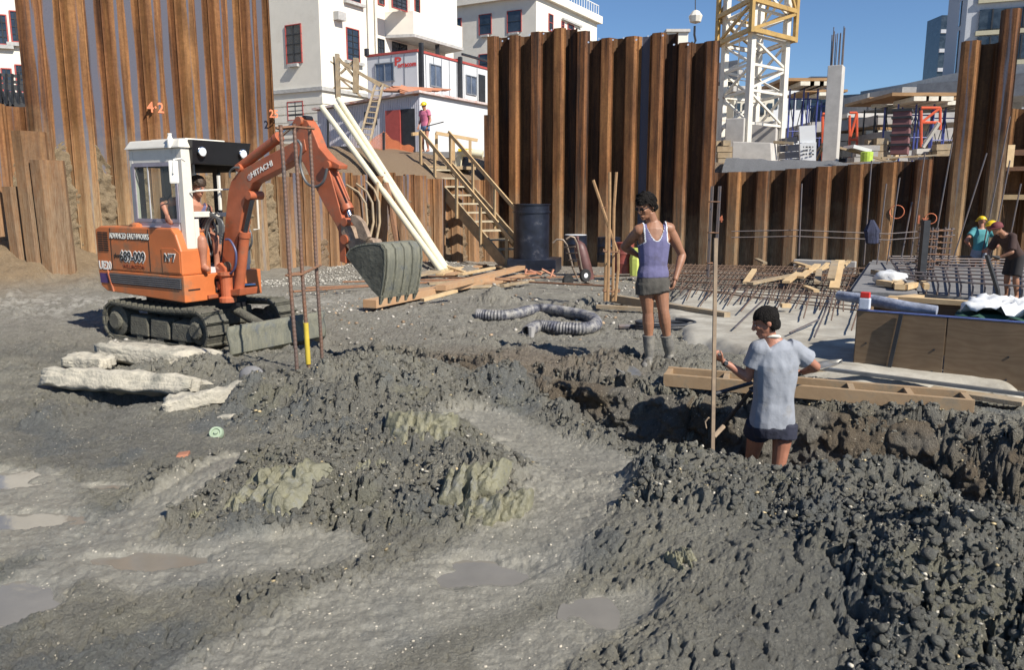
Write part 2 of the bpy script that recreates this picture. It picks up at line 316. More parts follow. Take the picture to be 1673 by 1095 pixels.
# the cut face on the far side of the trench, as lumpy as dug ground is
def trench_face():
    pts=[];ws=[];ds=[]
    T_=np.linspace(0,6.6,560); px=np.interp(T_,range(9),[p[0] for p in TR]); py=np.interp(T_,range(9),[p[1] for p in TR]); k=np.ones(25)/25
    px=np.convolve(np.pad(px,12,'edge'),k,'valid');py=np.convolve(np.pad(py,12,'edge'),k,'valid'); wv=np.interp(T_,range(9),TW); dv=np.interp(T_,range(9),TD)
    tx=np.gradient(px);ty=np.gradient(py);l=np.hypot(tx,ty);tx/=l;ty/=l; nx,ny=ty,-tx   # towards the camera side is minus
    sgn=np.where(ny<0,-1,1); nx=nx*sgn;ny=ny*sgn
    al=np.cumsum(l); q=np.linspace(0,1,64)[:,None]; tt=np.linspace(1.12,.45,400); zz=sstep(1.12,.45,tt)
    off=np.interp(q,zz,tt); S=al[None]+0*q; Zq=-q*dv[None]
    wob=1+.22*(fbm(S*1.3,S*0+3,3,131)-.5)
    n_=.8*lumps(S,Zq*1.1,.26,132)+.55*lumps(S,Zq,.12,133)+.3*lumps(S,Zq,.05,134)+.8*(fbm(S*4,Zq*4,5,135,.6)-.5)+.25*(fbm(S*22,Zq*22,3,136)-.5)
    o=off*wv[None]*wob-.02-.15*n_*sstep(0,.12,q)+.16*sstep(.06,0,q)
    x=px[None]+nx[None]*o; y=py[None]+ny[None]*o; base=np.interp(y,[0,9,14],[0,0,-.06])
    z=base+Zq+.05*(fbm(S*7,q*2,3,137)-.3)*sstep(.4,.0,q)-.06*sstep(.05,0,q)
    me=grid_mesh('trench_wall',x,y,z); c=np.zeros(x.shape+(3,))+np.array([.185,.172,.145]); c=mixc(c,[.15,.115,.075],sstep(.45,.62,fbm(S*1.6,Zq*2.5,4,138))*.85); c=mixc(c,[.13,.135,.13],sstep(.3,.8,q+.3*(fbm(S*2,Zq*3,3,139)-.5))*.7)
    set_col(me,'soil',c); set_col(me,'wet',np.zeros(x.shape+(3,))); tag(link('trench_wall',me,M_SOIL),kind='structure')
trench_face()
# puddles: muddy water lying in the hollows
M_WATER=mat('muddy_water',(.20,.185,.155),rough=.05,var=.08,scale=3,spec=.5,bump=.05,bscale=9)
for (cx,cy,rx,ry) in _Q[:7]:
    mb=MB(); n=40; vs=[]
    for k in range(n):
        a=2*PI*k/n; q=1.45+.1*math.sin(3*a+cx*5); vs.append((cx+rx*q*math.cos(a),cy+ry*q*math.sin(a),-.014+float(macro(np.array([cx]),np.array([cy]))[0])))
    mb.add(vs,[tuple(range(n))]); tag(mb.build('puddle_water',M_WATER),kind='structure')
# loose clods and stones, far too many to count
def rock_base(sub,seed):
    b=bmesh.new(); bmesh.ops.create_icosphere(b,subdivisions=sub,radius=1); rnd=random.Random(seed)
    for v in b.verts: v.co*= .6+.65*rnd.random()
    b.verts.ensure_lookup_table(); vs=np.array([v.co[:] for v in b.verts]); fs=np.array([[x.index for x in f.verts] for f in b.faces]); b.free(); return vs,fs
def scatter(name,pts,sizes,mat_,cols=None,sub=1,flat=.7,seed=3,smooth=True):
    bases=[rock_base(sub,seed+i) for i in range(8)]; n=len(pts); rs=np.random.RandomState(seed); VS=[];FS=[];CS=[];off=0
    for k in range(8):
        idx=np.arange(k,n,8); vb,fb=bases[k]; m=len(idx)
        if m==0: continue
        q=rs.randn(m,4); q/=np.linalg.norm(q,axis=1)[:,None]; w_,x_,y_,z_=q.T
        Rm=np.stack([1-2*(y_**2+z_**2),2*(x_*y_-z_*w_),2*(x_*z_+y_*w_),2*(x_*y_+z_*w_),1-2*(x_**2+z_**2),2*(y_*z_-x_*w_),2*(x_*z_-y_*w_),2*(y_*z_+x_*w_),1-2*(x_**2+y_**2)],-1).reshape(m,3,3)
        sc_=sizes[idx][:,None,None]*np.stack([np.ones(m),.65+.35*rs.rand(m),.5+.4*rs.rand(m)],-1)[:,None,:]
        v=np.einsum('mij,mvj->mvi',Rm,vb[None]*sc_); v[...,2]*=flat; v+=pts[idx][:,None,:]
        VS.append(v.reshape(-1,3)); FS.append((fb[None]+off+np.arange(m)[:,None,None]*len(vb)).reshape(-1,3)); off+=m*len(vb)
        if cols is not None: CS.append(np.repeat(cols[idx],len(vb),0))
    v=np.concatenate(VS).astype(np.float32); f=np.concatenate(FS).astype(np.int32)
    me=bpy.data.meshes.new(name); me.vertices.add(len(v)); me.vertices.foreach_set('co',v.ravel()); me.loops.add(f.size); me.loops.foreach_set('vertex_index',f.ravel())
    me.polygons.add(len(f)); me.polygons.foreach_set('loop_start',np.arange(0,f.size,3,dtype=np.int32)); me.update(calc_edges=True)
    if smooth: me.shade_smooth()
    if cols is not None: set_col(me,'soil',np.concatenate(CS)); set_col(me,'wet',np.zeros((len(v),3)))
    return link(name,me,mat_)
rs=np.random.RandomState(5)
def rnd_ground(n,y0,y1,thr):
    a=rs.uniform(-36,36,n)*PI/180; r=np.exp(rs.uniform(math.log(y0),math.log(y1),n)); x=r*np.sin(a);y=r*np.cos(a)
    A_,s_=roughm(x,y); k=A_>thr*rs.rand(n)**.5; return x[k],y[k]
def zat(x,y): return macro(x,y)+detail(x,y)[0]
x,y=rnd_ground(80000,2.5,10.5,1.0); keep=roughm(x,y)[0]>.5; x=x[keep];y=y[keep]
s=.0035+.030*rs.rand(len(x))**9.0+.009*rs.rand(len(x))**1.5; z=zat(x,y)+s*.2
cc=np.zeros((len(x),3))+np.array([.24,.232,.195]); hp=((x>.5)&(y<5.2))[:,None]; cc=np.where(hp,np.array([[.18,.18,.158]]),cc)*(.75+.5*rs.rand(len(x)))[:,None]
tag(scatter('clods_mud',np.stack([x,y,z],-1),s,M_SOIL,cc,sub=1,flat=.8,smooth=False),'grey mud clods crumbled over the heaps and trench edges','mud clods',kind='stuff')
x,y=rnd_ground(5000,2.5,16,.0); k=fbm(x*1.4,y*1.4,3,88)+.25*(rs.rand(len(x))-.5)>.55; x=x[k];y=y[k]; s=.003+.010*rs.rand(len(x))**4; s=s*np.clip(y/5,1,2.0); z=zat(x,y)+s*.2
M_SHELL=mat('pale_shell',(.55,.5,.4),rough=.6,var=.3,scale=9,space='Object')
cc=np.array([.44,.40,.32])[None]*(.45+.7*rs.rand(len(x)))[:,None]
M_PEB=bpy.data.materials.new('pebble'); M_PEB.use_nodes=True; _a=N(M_PEB.node_tree,'VertexColor',layer_name='soil'); M_PEB.node_tree.links.new(_a.outputs[0],M_PEB.node_tree.nodes['Principled BSDF'].inputs[0])
tag(scatter('pebbles',np.stack([x,y,z],-1),s,M_PEB,cc,sub=1,flat=.6,seed=40),'pale pebbles and shell scattered in the mud','pebbles',kind='stuff')
# shell gravel at the foot of the long wall
n=13000; t_=rs.uniform(-3,13,n); d_=rs.uniform(.3,1,n)**1.0*3.2; x=WL0.x+WLd.x*t_+WLd.y*d_; y=WL0.y+WLd.y*t_-WLd.x*d_
k=(fbm(x*1.2,y*1.2,3,28)>.45)&(d_>.9); x=x[k];y=y[k];t_=t_[k];d_=d_[k]
bb=np.exp(-d_/1.1)*np.interp(t_,[-4,-1,1,4,8,13],[1.25,1.0,.45,.15,.3,.2])*(.8+.6*(fbm(x*1.5,y*1.5,3,5)-.5))
s=.008+.03*rs.rand(len(x))**3; z=zat(x,y)+bb+s*.3; cc=np.array([.42,.40,.35])[None]*(.4+.8*rs.rand(len(x)))[:,None]
n=9000; x2=rs.uniform(-5,11,n); y2=rs.uniform(9.5,23,n); k2=(fbm(x2*.8,y2*.8,3,48)+.3*(rs.rand(n)-.5)>.5); x2=x2[k2]; y2=y2[k2]; s2=.008+.035*rs.rand(len(x2))**3; z2=zat(x2,y2)+s2*.3; c2=np.where((rs.rand(len(x2))>.75)[:,None],np.array([[.34,.24,.15]]),np.array([[.38,.36,.32]]))*(.5+.8*rs.rand(len(x2)))[:,None]
tag(scatter('rubble_stones',np.stack([x2,y2,z2],-1),s2,M_PEB,c2,sub=1,flat=.7,seed=80,smooth=False),'small stones and rubble trodden into the pit floor','rubble',kind='stuff')
n=2600; x3,y3=rnd_ground(n*3,2.5,7.5,.9); k3=roughm(x3,y3)[0]>.5; x3=x3[k3]; y3=y3[k3]; s3=.004+.014*rs.rand(len(x3))**3; z3=zat(x3,y3)+s3*.25; c3=np.where((rs.rand(len(x3))>.7)[:,None],np.array([[.45,.36,.2]]),np.array([[.46,.43,.36]]))*(.4+.75*rs.rand(len(x3)))[:,None]
tag(scatter('shell_bits',np.stack([x3,y3,z3],-1),s3,M_PEB,c3,sub=1,flat=.6,seed=90),'cream shell bits and small stones mixed through the dug heaps','shell bits',kind='stuff')
tag(scatter('gravel_pale',np.stack([x,y,z],-1),s,M_PEB,cc,sub=1,flat=.7,seed=60),'pale shell gravel spread along the foot of the sheet pile wall','gravel',kind='stuff')
# ================================================= steel sheet pile walls
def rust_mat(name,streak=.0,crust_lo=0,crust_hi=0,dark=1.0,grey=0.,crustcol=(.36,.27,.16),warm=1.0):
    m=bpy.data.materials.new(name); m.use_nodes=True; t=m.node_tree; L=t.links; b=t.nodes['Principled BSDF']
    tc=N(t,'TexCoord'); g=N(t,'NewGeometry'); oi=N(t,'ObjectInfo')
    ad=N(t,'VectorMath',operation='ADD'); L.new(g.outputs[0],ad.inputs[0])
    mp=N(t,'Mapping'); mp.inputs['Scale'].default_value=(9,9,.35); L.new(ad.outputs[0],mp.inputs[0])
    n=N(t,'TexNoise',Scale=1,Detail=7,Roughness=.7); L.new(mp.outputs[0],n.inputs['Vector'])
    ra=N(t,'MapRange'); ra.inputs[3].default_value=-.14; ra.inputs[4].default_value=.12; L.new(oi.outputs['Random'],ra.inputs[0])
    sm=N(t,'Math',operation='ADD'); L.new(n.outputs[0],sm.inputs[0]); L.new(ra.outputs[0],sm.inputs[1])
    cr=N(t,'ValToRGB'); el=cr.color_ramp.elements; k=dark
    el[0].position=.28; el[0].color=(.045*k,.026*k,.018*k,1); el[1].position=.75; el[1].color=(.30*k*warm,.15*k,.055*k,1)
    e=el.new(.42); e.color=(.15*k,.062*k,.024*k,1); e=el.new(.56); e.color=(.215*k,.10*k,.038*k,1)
    L.new(sm.outputs[0],cr.inputs[0]); out=cr.outputs[0]
    # fine mottling
    n5=N(t,'TexNoise',Scale=14,Detail=8,Roughness=.75); L.new(g.outputs[0],n5.inputs['Vector'])
    r5=N(t,'MapRange'); r5.inputs[1].default_value=.3; r5.inputs[2].default_value=.7; r5.inputs[3].default_value=.7; r5.inputs[4].default_value=1.25; L.new(n5.outputs[0],r5.inputs[0])
    mm=N(t,'Mix',data_type='RGBA',blend_type='MULTIPLY'); mm.inputs[0].default_value=1; L.new(out,mm.inputs[6]); L.new(r5.outputs[0],mm.inputs[7]); out=mm.outputs[2]
    n8=N(t,'TexNoise',Scale=1.0,Detail=5,Roughness=.65); mp8=N(t,'Mapping'); mp8.inputs['Scale'].default_value=(2.2,2.2,.55); L.new(g.outputs[0],mp8.inputs[0]); L.new(mp8.outputs[0],n8.inputs['Vector'])
    r8=N(t,'MapRange'); r8.inputs[1].default_value=.36; r8.inputs[2].default_value=.62; r8.inputs[3].default_value=.58; r8.inputs[4].default_value=1.25; L.new(n8.outputs[0],r8.inputs[0])
    m8=N(t,'Mix',data_type='RGBA',blend_type='MULTIPLY'); m8.inputs[0].default_value=1; L.new(out,m8.inputs[6]); L.new(r8.outputs[0],m8.inputs[7]); out=m8.outputs[2]
    if streak or grey:   # blue-grey mill scale left on the middle of the pans
        so_=N(t,'SeparateXYZ'); L.new(tc.outputs['Object'],so_.inputs[0])
        ab=N(t,'Math',operation='ABSOLUTE'); L.new(so_.outputs[0],ab.inputs[0])
        n3=N(t,'TexNoise',Scale=1,Detail=5); mp3=N(t,'Mapping'); mp3.inputs['Scale'].default_value=(14,14,.55); L.new(g.outputs[0],mp3.inputs[0]); L.new(mp3.outputs[0],n3.inputs['Vector'])
        m1=N(t,'Math',operation='MULTIPLY_ADD'); L.new(n3.outputs[0],m1.inputs[0]); m1.inputs[1].default_value=.16; L.new(ab.outputs[0],m1.inputs[2])
        lt=N(t,'MapRange'); lt.inputs[1].default_value=.08+streak*.1+.02; lt.inputs[2].default_value=.08+streak*.1-.006; L.new(m1.outputs[0],lt.inputs[0])
        if not streak: lt.inputs[1].default_value=9; lt.inputs[2].default_value=8
        yb=N(t,'Math',operation='ABSOLUTE'); L.new(so_.outputs[1],yb.inputs[0]); yc=N(t,'Math',operation='GREATER_THAN'); yc.inputs[1].default_value=.10; L.new(yb.outputs[0],yc.inputs[0])
        fm=N(t,'Math',operation='MULTIPLY'); L.new(lt.outputs[0],fm.inputs[0]); L.new(yc.outputs[0],fm.inputs[1])
        mx=N(t,'Mix',data_type='RGBA'); L.new(fm.outputs[0],mx.inputs[0]); L.new(out,mx.inputs[6]); mx.inputs[7].default_value=(.092,.095,.125,1); out=mx.outputs[2]
    if crust_hi:   # dried mud low on the piles
        sz=N(t,'SeparateXYZ'); L.new(g.outputs[0],sz.inputs[0]); n4=N(t,'TexNoise',Scale=1.6,Detail=8,Roughness=.75); L.new(g.outputs[0],n4.inputs['Vector'])
        m4=N(t,'Math',operation='MULTIPLY_ADD'); L.new(n4.outputs[0],m4.inputs[0]); m4.inputs[1].default_value=3.2; L.new(sz.outputs[2],m4.inputs[2])
        r4=N(t,'MapRange'); r4.inputs[1].default_value=crust_hi+1.6; r4.inputs[2].default_value=crust_lo+1.6; r4.inputs[4].default_value=.88; L.new(m4.outputs[0],r4.inputs[0])
        n6=N(t,'TexNoise',Scale=9,Detail=8,Roughness=.8); L.new(mp.outputs[0],n6.inputs['Vector']); r6=N(t,'MapRange'); r6.inputs[1].default_value=.35; r6.inputs[2].default_value=.62; L.new(n6.outputs[0],r6.inputs[0])
        m6=N(t,'Math',operation='MULTIPLY'); L.new(r4.outputs[0],m6.inputs[0]); L.new(r6.outputs[0],m6.inputs[1])
        mx=N(t,'Mix',data_type='RGBA'); L.new(m6.outputs[0],mx.inputs[0]); L.new(out,mx.inputs[6]); mx.inputs[7].default_value=(*crustcol,1); out=mx.outputs[2]
    L.new(out,b.inputs['Base Color']); b.inputs['Roughness'].default_value=.72; b.inputs['Specular IOR Level'].default_value=.3
    nb=N(t,'TexNoise',Scale=24,Detail=6,Roughness=.7); L.new(g.outputs[0],nb.inputs['Vector']); bp=N(t,'Bump',Strength=.5,Distance=.012); L.new(nb.outputs[0],bp.inputs['Height']); L.new(bp.outputs[0],b.inputs['Normal'])
    return m
def pile_mesh(name,hw=.135,d=.15,th=.013,half=.2):
    # one trough pile standing 1 m tall at the origin; bowed towards -y (the pit) ; interlocks at x=+-half
    prof=[(-half-.012,.0),(-half+.012,-.03),(-hw-.006,-d+.015),(-hw+.012,-d),(hw-.012,-d),(hw+.006,-d+.015),(half-.012,-.03),(half+.012,.0)]
    inn=[(x*(1-th*1.2/half) ,y+th if abs(x)<half-.03 else y+th*.3) for x,y in prof]; n=len(prof); vs=[];fs=[]
    for z in (0,1): vs+=[(x,y,z) for x,y in prof]+[(x,y+th*1.2,z) for x,y in inn]
    m=2*n
    for i in range(n-1):
        fs.append((i,i+1,m+i+1,m+i)); fs.append((n+i+1,n+i,m+n+i,m+n+i+1)); fs.append((i+1,i,n+i,n+i+1)); fs.append((m+i,m+i+1,m+n+i+1,m+n+i))
    fs.append((0,m,m+n,n)); fs.append((n-1,2*n-1,m+2*n-1,m+n-1))
    mb=MB(); mb.add(vs,fs)
    mb.box((half-.002,-.012,.5),(.038,.045,1)); mb.box((-half+.03,-.004,.5),(.02,.03,1))   # interlock beads
    return mb.mesh(name)
def wall_line(name,label,O,d,k0,k1,topf,mats,base=-1.2,group=None,cat='sheet pile wall',wave=.8,phase=0,lean=0.0,tint=None):
    nrm=V((-d.y,d.x,0)); ang=math.atan2(d.y,d.x); root=thing(name,label,cat,(O.x,O.y,base)); root['group']='steel sheet pile walls of the pit'
    mf=pile_mesh('sheet_pile',half=wave/4,hw=wave/4*.66); 
    ms=[]
    for mt in mats: me=mf.copy(); me.materials.append(mt); ms.append(me)
    for k in range(k0,k1):
        tp=topf(k,(k+.5)*wave/2)
        if tp is None: continue
        if not isinstance(tp,tuple): tp=(tp,None)
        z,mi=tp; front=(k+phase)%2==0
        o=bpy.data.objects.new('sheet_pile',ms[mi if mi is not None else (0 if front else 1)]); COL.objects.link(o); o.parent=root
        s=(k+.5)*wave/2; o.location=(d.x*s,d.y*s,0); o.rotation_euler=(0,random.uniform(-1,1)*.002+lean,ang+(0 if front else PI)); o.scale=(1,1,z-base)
    return root
def soil_sheet(name,label,O,d,s0,s1,zlo,zhi,off,col,amp=.12,seed=1,parent=None):
    ns=int((s1-s0)/.03); nz=int((zhi+.9)/.03); S,T=np.meshgrid(np.linspace(s0,s1,ns),np.linspace(0,1,nz))
    top=zlo+(zhi-zlo)*fbm(S*1.1,S*0+seed,3,seed)*1.25; Zz=-.6+(top+.6)*T
    o_=off+amp*(.5*lumps(S,Zz,.17,seed)+.45*lumps(S,Zz,.07,seed+5)+1.3*(fbm(S*7,Zz*7,5,seed,.6)-.5))-.10*sstep(.35,.5,fbm(S*2.3,Zz*1.1,4,seed+8))*sstep(.3,.9,T)-.2*(T>.97)
    nx,ny=d.y,-d.x
    me=grid_mesh(name,O.x+d.x*S+nx*o_,O.y+d.y*S+ny*o_,Zz); o=link(name,me,soil_mat(name+'_soil',attr=False,col=col,speck=.3)); return tag(o,label,'clinging soil',kind='stuff')
ML=[rust_mat('rust_long_front',.12,1.2,3.5,.92),rust_mat('rust_long_back',.68,1.0,3.2,.9)]
MM=[rust_mat('rust_mid_front',.05,1.0,2.9,1.15,crustcol=(.30,.2,.12)),rust_mat('rust_mid_back',.45,.8,2.5,1.1,crustcol=(.30,.2,.12))]
MR=[rust_mat('rust_right_front',.0,0.2,2.3,1.0,warm=1.0,crustcol=(.25,.2,.13)),rust_mat('rust_right_back_shaded',.0,0,1.5,.42)]  # back pans get a darker rust, the recess shade put into the colour
M_STEELGREY=rust_mat('grey_mill_steel',1.4,-.3,1.3,1.0,crustcol=(.25,.2,.13)); 
M_DKR=rust_mat('dark_red_rust',.0,-.2,2.4,.62,crustcol=(.3,.2,.12))
def zt(px,py,O,d):   return FH(px,py,O,d)
def s_of(px,O,d): return FH(px,322,O,d)[0]
# long tall wall on the left
sA=s_of(64,WL0,WLd); sB=s_of(461,WL0,WLd); kA=int(round(sA/.4)); kB=int(round(sB/.4))
def topL(k,s): return 9.2+.15*math.sin(k*2.3)
wall_line('tall_sheet_pile_wall','tallest rusty sheet pile wall with blue grey streaks rising out of frame behind the orange excavator',WL0,WLd,kA,kB,topL,ML)
def topLL(k,s): 
    return 3.45+.1*math.sin(k*3.1) if k%3 else (2.9,1)
wall_line('low_sheet_pile_wall','low brown sheet pile stretch at the left edge of the photograph beside the tallest wall',WL0,WLd,kA-22,kA,topLL,[MM[0],MM[0]])
M_STUB=rust_mat('mud_caked_pile',.0,1.4,3.6,.8,crustcol=(.27,.2,.13))
PL_LAB=['tallest stub of mud caked pile in the bank at the left','stub of pale mud caked pile next right of the tallest stub','shortest mud caked pile stub at the far left of the bank','narrow leaning steel strip right of the pile stubs in the bank']
# loose half-driven piles in front at the far left
for (px,py0,py1,wd) in ((52,215,400,.26),(82,262,470,.26),(30,305,395,.2),(100,262,470,.06)):
    Yd=14.5; a=P(px,py0,Yd); u_=V((WLd.x,WLd.y,0)); o_=V((a.x,a.y,.1)); mb=MB(); w_=wd*1.5
    if wd>.1:
        pr=[(-w_*.75,.0),(-w_*.5,-.15),(w_*.5,-.15),(w_*.75,0),(w_*.72,.02),(w_*.47,-.125),(-w_*.47,-.125),(-w_*.72,.02)]
        mb.prism(pr,o_,u_,V((-WLd.y,WLd.x,0)),Zv*(a.z-.1)+u_*-.05)
    else: mb.bar(o_,V((a.x-.12,a.y,a.z)),.05,.1)
    solo('pile_offcut',mb,M_STUB,PL_LAB.pop(0),'steel pile','mud caked pile stubs in the bank at the left',origin=V((o_.x,o_.y,.2)))
# middle, lower wall
O=WL0; kC=int(round(s_of(700,WL0,WLd)/.4)); kD=int(round(s_of(803,WL0,WLd)/.4))+1
def topM(k,s):
    px=457+(700-457)*(s-sB)/(s_of(700,WL0,WLd)-sB)
    if k>=kD-2: return (FH(810,190,WL0,WLd)[1],2)
    return FH(px,283 if k%2 else 287,WL0,WLd)[1]+.03*math.sin(k*1.7) if px<700 else FH(700,292,WL0,WLd)[1]
wall_line('middle_sheet_pile_wall','chest high run of brown sheet piles behind the bucket and the timber stairs',WL0,WLd,kB,kD,topM,MM+[M_DKR])
# right hand wall, tall part
def pxs(s): p=V((WR0.x+WRd.x*s,WR0.y+WRd.y*s)); return CX+F*p.x/(p.y*cp)*1.0
TOPR=[(815,60),(860,58),(862,55),(895,50),(900,47),(940,47),(945,52),(960,52),(962,66),(1000,62),(1040,60),(1075,54),(1095,55),(1097,72),(1130,70),(1180,67)]
def topR(k,s):
    px=pxs(s); return FH(px,np.interp(px,[a for a,_ in TOPR],[b for _,b in TOPR]),WR0,WRd)[1],(2 if k==12 else None)
k1165=int(round(s_of(1163,WR0,WRd)/.4)); 
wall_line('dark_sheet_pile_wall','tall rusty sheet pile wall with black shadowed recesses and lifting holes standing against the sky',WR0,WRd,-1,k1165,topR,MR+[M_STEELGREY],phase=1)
def topR2(k,s):
    px=pxs(s); return FH(px,np.interp(px,[1165,1240,1400,1500,1545],[282,280,268,262,252]),WR0,WRd)[1]
k1545=int(round(s_of(1540,WR0,WRd)/.4)); k1625=int(round(s_of(1622,WR0,WRd)/.4))
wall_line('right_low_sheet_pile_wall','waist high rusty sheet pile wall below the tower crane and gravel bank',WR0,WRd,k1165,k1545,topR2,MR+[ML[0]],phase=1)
def topR3(k,s):
    px=pxs(s); 
    if k>=k1625: return FH(1655,15,WR0,WRd)[1]
    return FH(px,72,WR0,WRd)[1]+.04*(k%2)
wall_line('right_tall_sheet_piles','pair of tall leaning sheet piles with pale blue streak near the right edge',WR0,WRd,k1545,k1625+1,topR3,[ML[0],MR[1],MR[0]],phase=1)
WQ0=V((13.4,24.2)); 
def topQ(k,s): return 4.25
wall_line('far_right_sheet_pile_wall','dark red sheet pile wall with timber walers at the right edge behind the helmeted workers',WQ0,WRd,0,14,topQ,[M_DKR,M_DKR],phase=0)
tag(soil_sheet('soil_filling','pale tan earth packed in the troughs of the long wall',WL0,WLd,sA-3,sB,1.9,3.2,-.01,(.33,.25,.155),seed=4),kind='stuff')
soil_sheet('soil_residue','brown earth clinging in the troughs of the low middle wall',WL0,WLd,sB,kD*.4,.4,2.0,-.06,(.27,.19,.12),seed=9)
# lifting holes and sprayed marks
def decal_text(name,txt,o,u,v,size,mat_,parent=None,label=None,font_sx=1.0,align='CENTER',bold=0.0,depth=.0015):
    cu=bpy.data.curves.new(name,'FONT'); cu.body=txt; cu.size=size; cu.align_x=align; cu.align_y='CENTER'; cu.extrude=depth; cu.offset=bold; cu.resolution_u=2
    t=bpy.data.objects.new('t',cu); COL.objects.link(t); dg=bpy.context.evaluated_depsgraph_get(); me=bpy.data.meshes.new_from_object(t.evaluated_get(dg)); bpy.data.objects.remove(t)
    u=V(u).normalized(); v=V(v); v=(v-u*v.dot(u)).normalized(); n=u.cross(v); o=V(o)
    off=wloc(parent) if parent is not None else V((0,0,0))
    for q in me.vertices: q.co=o+u*(q.co.x*font_sx)+v*q.co.y+n*q.co.z-off
    me.materials.clear(); return link(name,me,mat_,parent)
M_SPRAY=mat('orange_spray',(.75,.24,.12),rough=.9,var=.2)
uL=V((WLd.x,WLd.y,0)); nL=V((WLd.y,-WLd.x,0)); uR=V((WRd.x,WRd.y,0)); nR=V((WRd.y,-WRd.x,0))
tw=bpy.data.objects['tall_sheet_pile_wall']
def onwall(px,py,O,d,off): s,z=FH(px,py,O,d); n=V((d.y,-d.x,0)); return V((O.x+d.x*s,O.y+d.y*s,z))+n*off
decal_text('painted_mark','4·2',onwall(248,177,WL0,WLd,.158),uL,V((0,0,1)),.3,M_SPRAY,tw,bold=.006)
decal_text('painted_mark','25',onwall(441,187,WL0,WLd,.158),uL,V((0,0,1)),.26,M_SPRAY,tw,bold=.006)
rw=bpy.data.objects['right_low_sheet_pile_wall']
def ring(px,py,r,par,nm='painted_ring'):
    c=onwall(px,py,WR0,WRd,.162); mb=MB(); mb.tube([c+uR*(r*math.cos(a))+V((0,0,1))*(r*math.sin(a)) for a in [i*2*PI/20 for i in range(21)]],.012,5); return mb.build(nm,M_SPRAY,par)
ring(1466,346,.17,rw); ring(1521,357,.13,rw); decal_text('painted_mark','1x',onwall(1507,359,WR0,WRd,.17),uR,V((0,0,1)),.3,M_SPRAY,rw,bold=.006); decal_text('painted_mark','4',onwall(1180,358,WR0,WRd,.17),uR,V((0,0,1)),.25,M_SPRAY,rw,bold=.01)
M_HOLE=mat('daylight_hole',(.6,.7,.85),rough=.5,var=0)
wd_=bpy.data.objects['dark_sheet_pile_wall']
for px,py in ((825,68),(835,64),(869,58),(892,56),(905,50),(965,70),(982,64),(1005,66),(1022,63),(1043,66),(1062,60),(1086,59),(1104,74),(1127,74)):
    c=onwall(px,py,WR0,WRd,.165 if 1 else 0); mb=MB(); mb.lathe(c,[(.028,0),(.028,.004)],10,nR); mb.build('lifting_hole',M_HOLE,wd_)
# ================================================= upper ground behind the walls
def ring_r(a):   # distance of the wall line along azimuth a
    dx,dy=math.sin(a),math.cos(a); best=None
    for O_,d_,s0,s1 in ((WL0,WLd,-9,13.95),(WR0,WRd,0,14.75)):
        den=dx*d_.y-dy*d_.x
        if abs(den)<1e-9: continue
        k=(O_.x*d_.y-O_.y*d_.x)/den; s=(k*dx-O_.x)*d_.x+(k*dy-O_.y)*d_.y
        if k>0 and s0-.5<=s<=s1: best=k if best is None else min(best,k)
    return best
az=np.radians(np.linspace(-60,30.9,190)); rad=[.17,.19,.6,1.0,1.6,2.4,3.5,5,7,10,14,20,30,45,70,110,180,300,600,1500,4000]
Xu=[];Yu=[];Zu=[]
for a in az:
    r0=ring_r(a) or 34; px=CX+F*math.tan(a)
    top=np.interp(px,[-600,40,457,700,800,830,1160,1180,1500,1560,1700],[2.6,2.6,2.25,2.35,2.4,2.2,2.2,2.25,2.3,2.2,2.0]); hi=np.interp(px,[0,450,690,815,1165,1700],[3.2,3.25,3.3,3.2,2.9,2.7])
    zs=[top-2.5 if q<.18 else top-.12+(hi-top+.12)*min(1,max(0,(q-.19)/3.0))**.8 for q in rad]
    Xu.append([(r0+q)*math.sin(a) for q in rad]); Yu.append([(r0+q)*math.cos(a) for q in rad]); Zu.append(zs)
Xu=np.array(Xu).T;Yu=np.array(Yu).T;Zu=np.array(Zu).T; Zu=Zu+.14*(fbm(Xu*1.5,Yu*1.5,3,91)-.5)*(Yu<45)
um=grid_mesh('upper_ground',Xu,Yu,Zu); M_UP=soil_mat('upper_earth',attr=False,col=(.27,.19,.12),speck=.5)
tag(link('upper_ground',um,M_UP),kind='structure')
# ================================================= buildings and works beyond the walls
aD=V((.5,.866)).normalized(); bD=V((-.866,.5)).normalized()
Zv=V((0,0,1))
def v3(d): return V((d.x,d.y,0))
M_CREAM=mat('cream_render',(.72,.69,.61),rough=.85,var=.03,scale=1.5,dirt=(.62,.58,.5),dirts=.5,dirta=.25)
M_CREAM2=mat('cream_render_far',(.62,.58,.48),rough=.85,var=.03,scale=1.5)
M_RED=mat('red_paint',(.38,.07,.06),rough=.5,var=.08); M_GLASS=mat('dark_window_glass',(.03,.04,.055),rough=.06,var=.3,scale=2,spec=.8)
M_WMET=mat('white_metal_cladding',(.62,.64,.66),rough=.5,var=.03,scale=2); M_DSTEEL=mat('dark_steel',(.025,.027,.032),rough=.5,var=.2,spec=.5)
M_SILL=mat('grey_sill',(.42,.42,.41),rough=.8); M_WFR=mat('window_frame_grey',(.2,.22,.25),rough=.5)
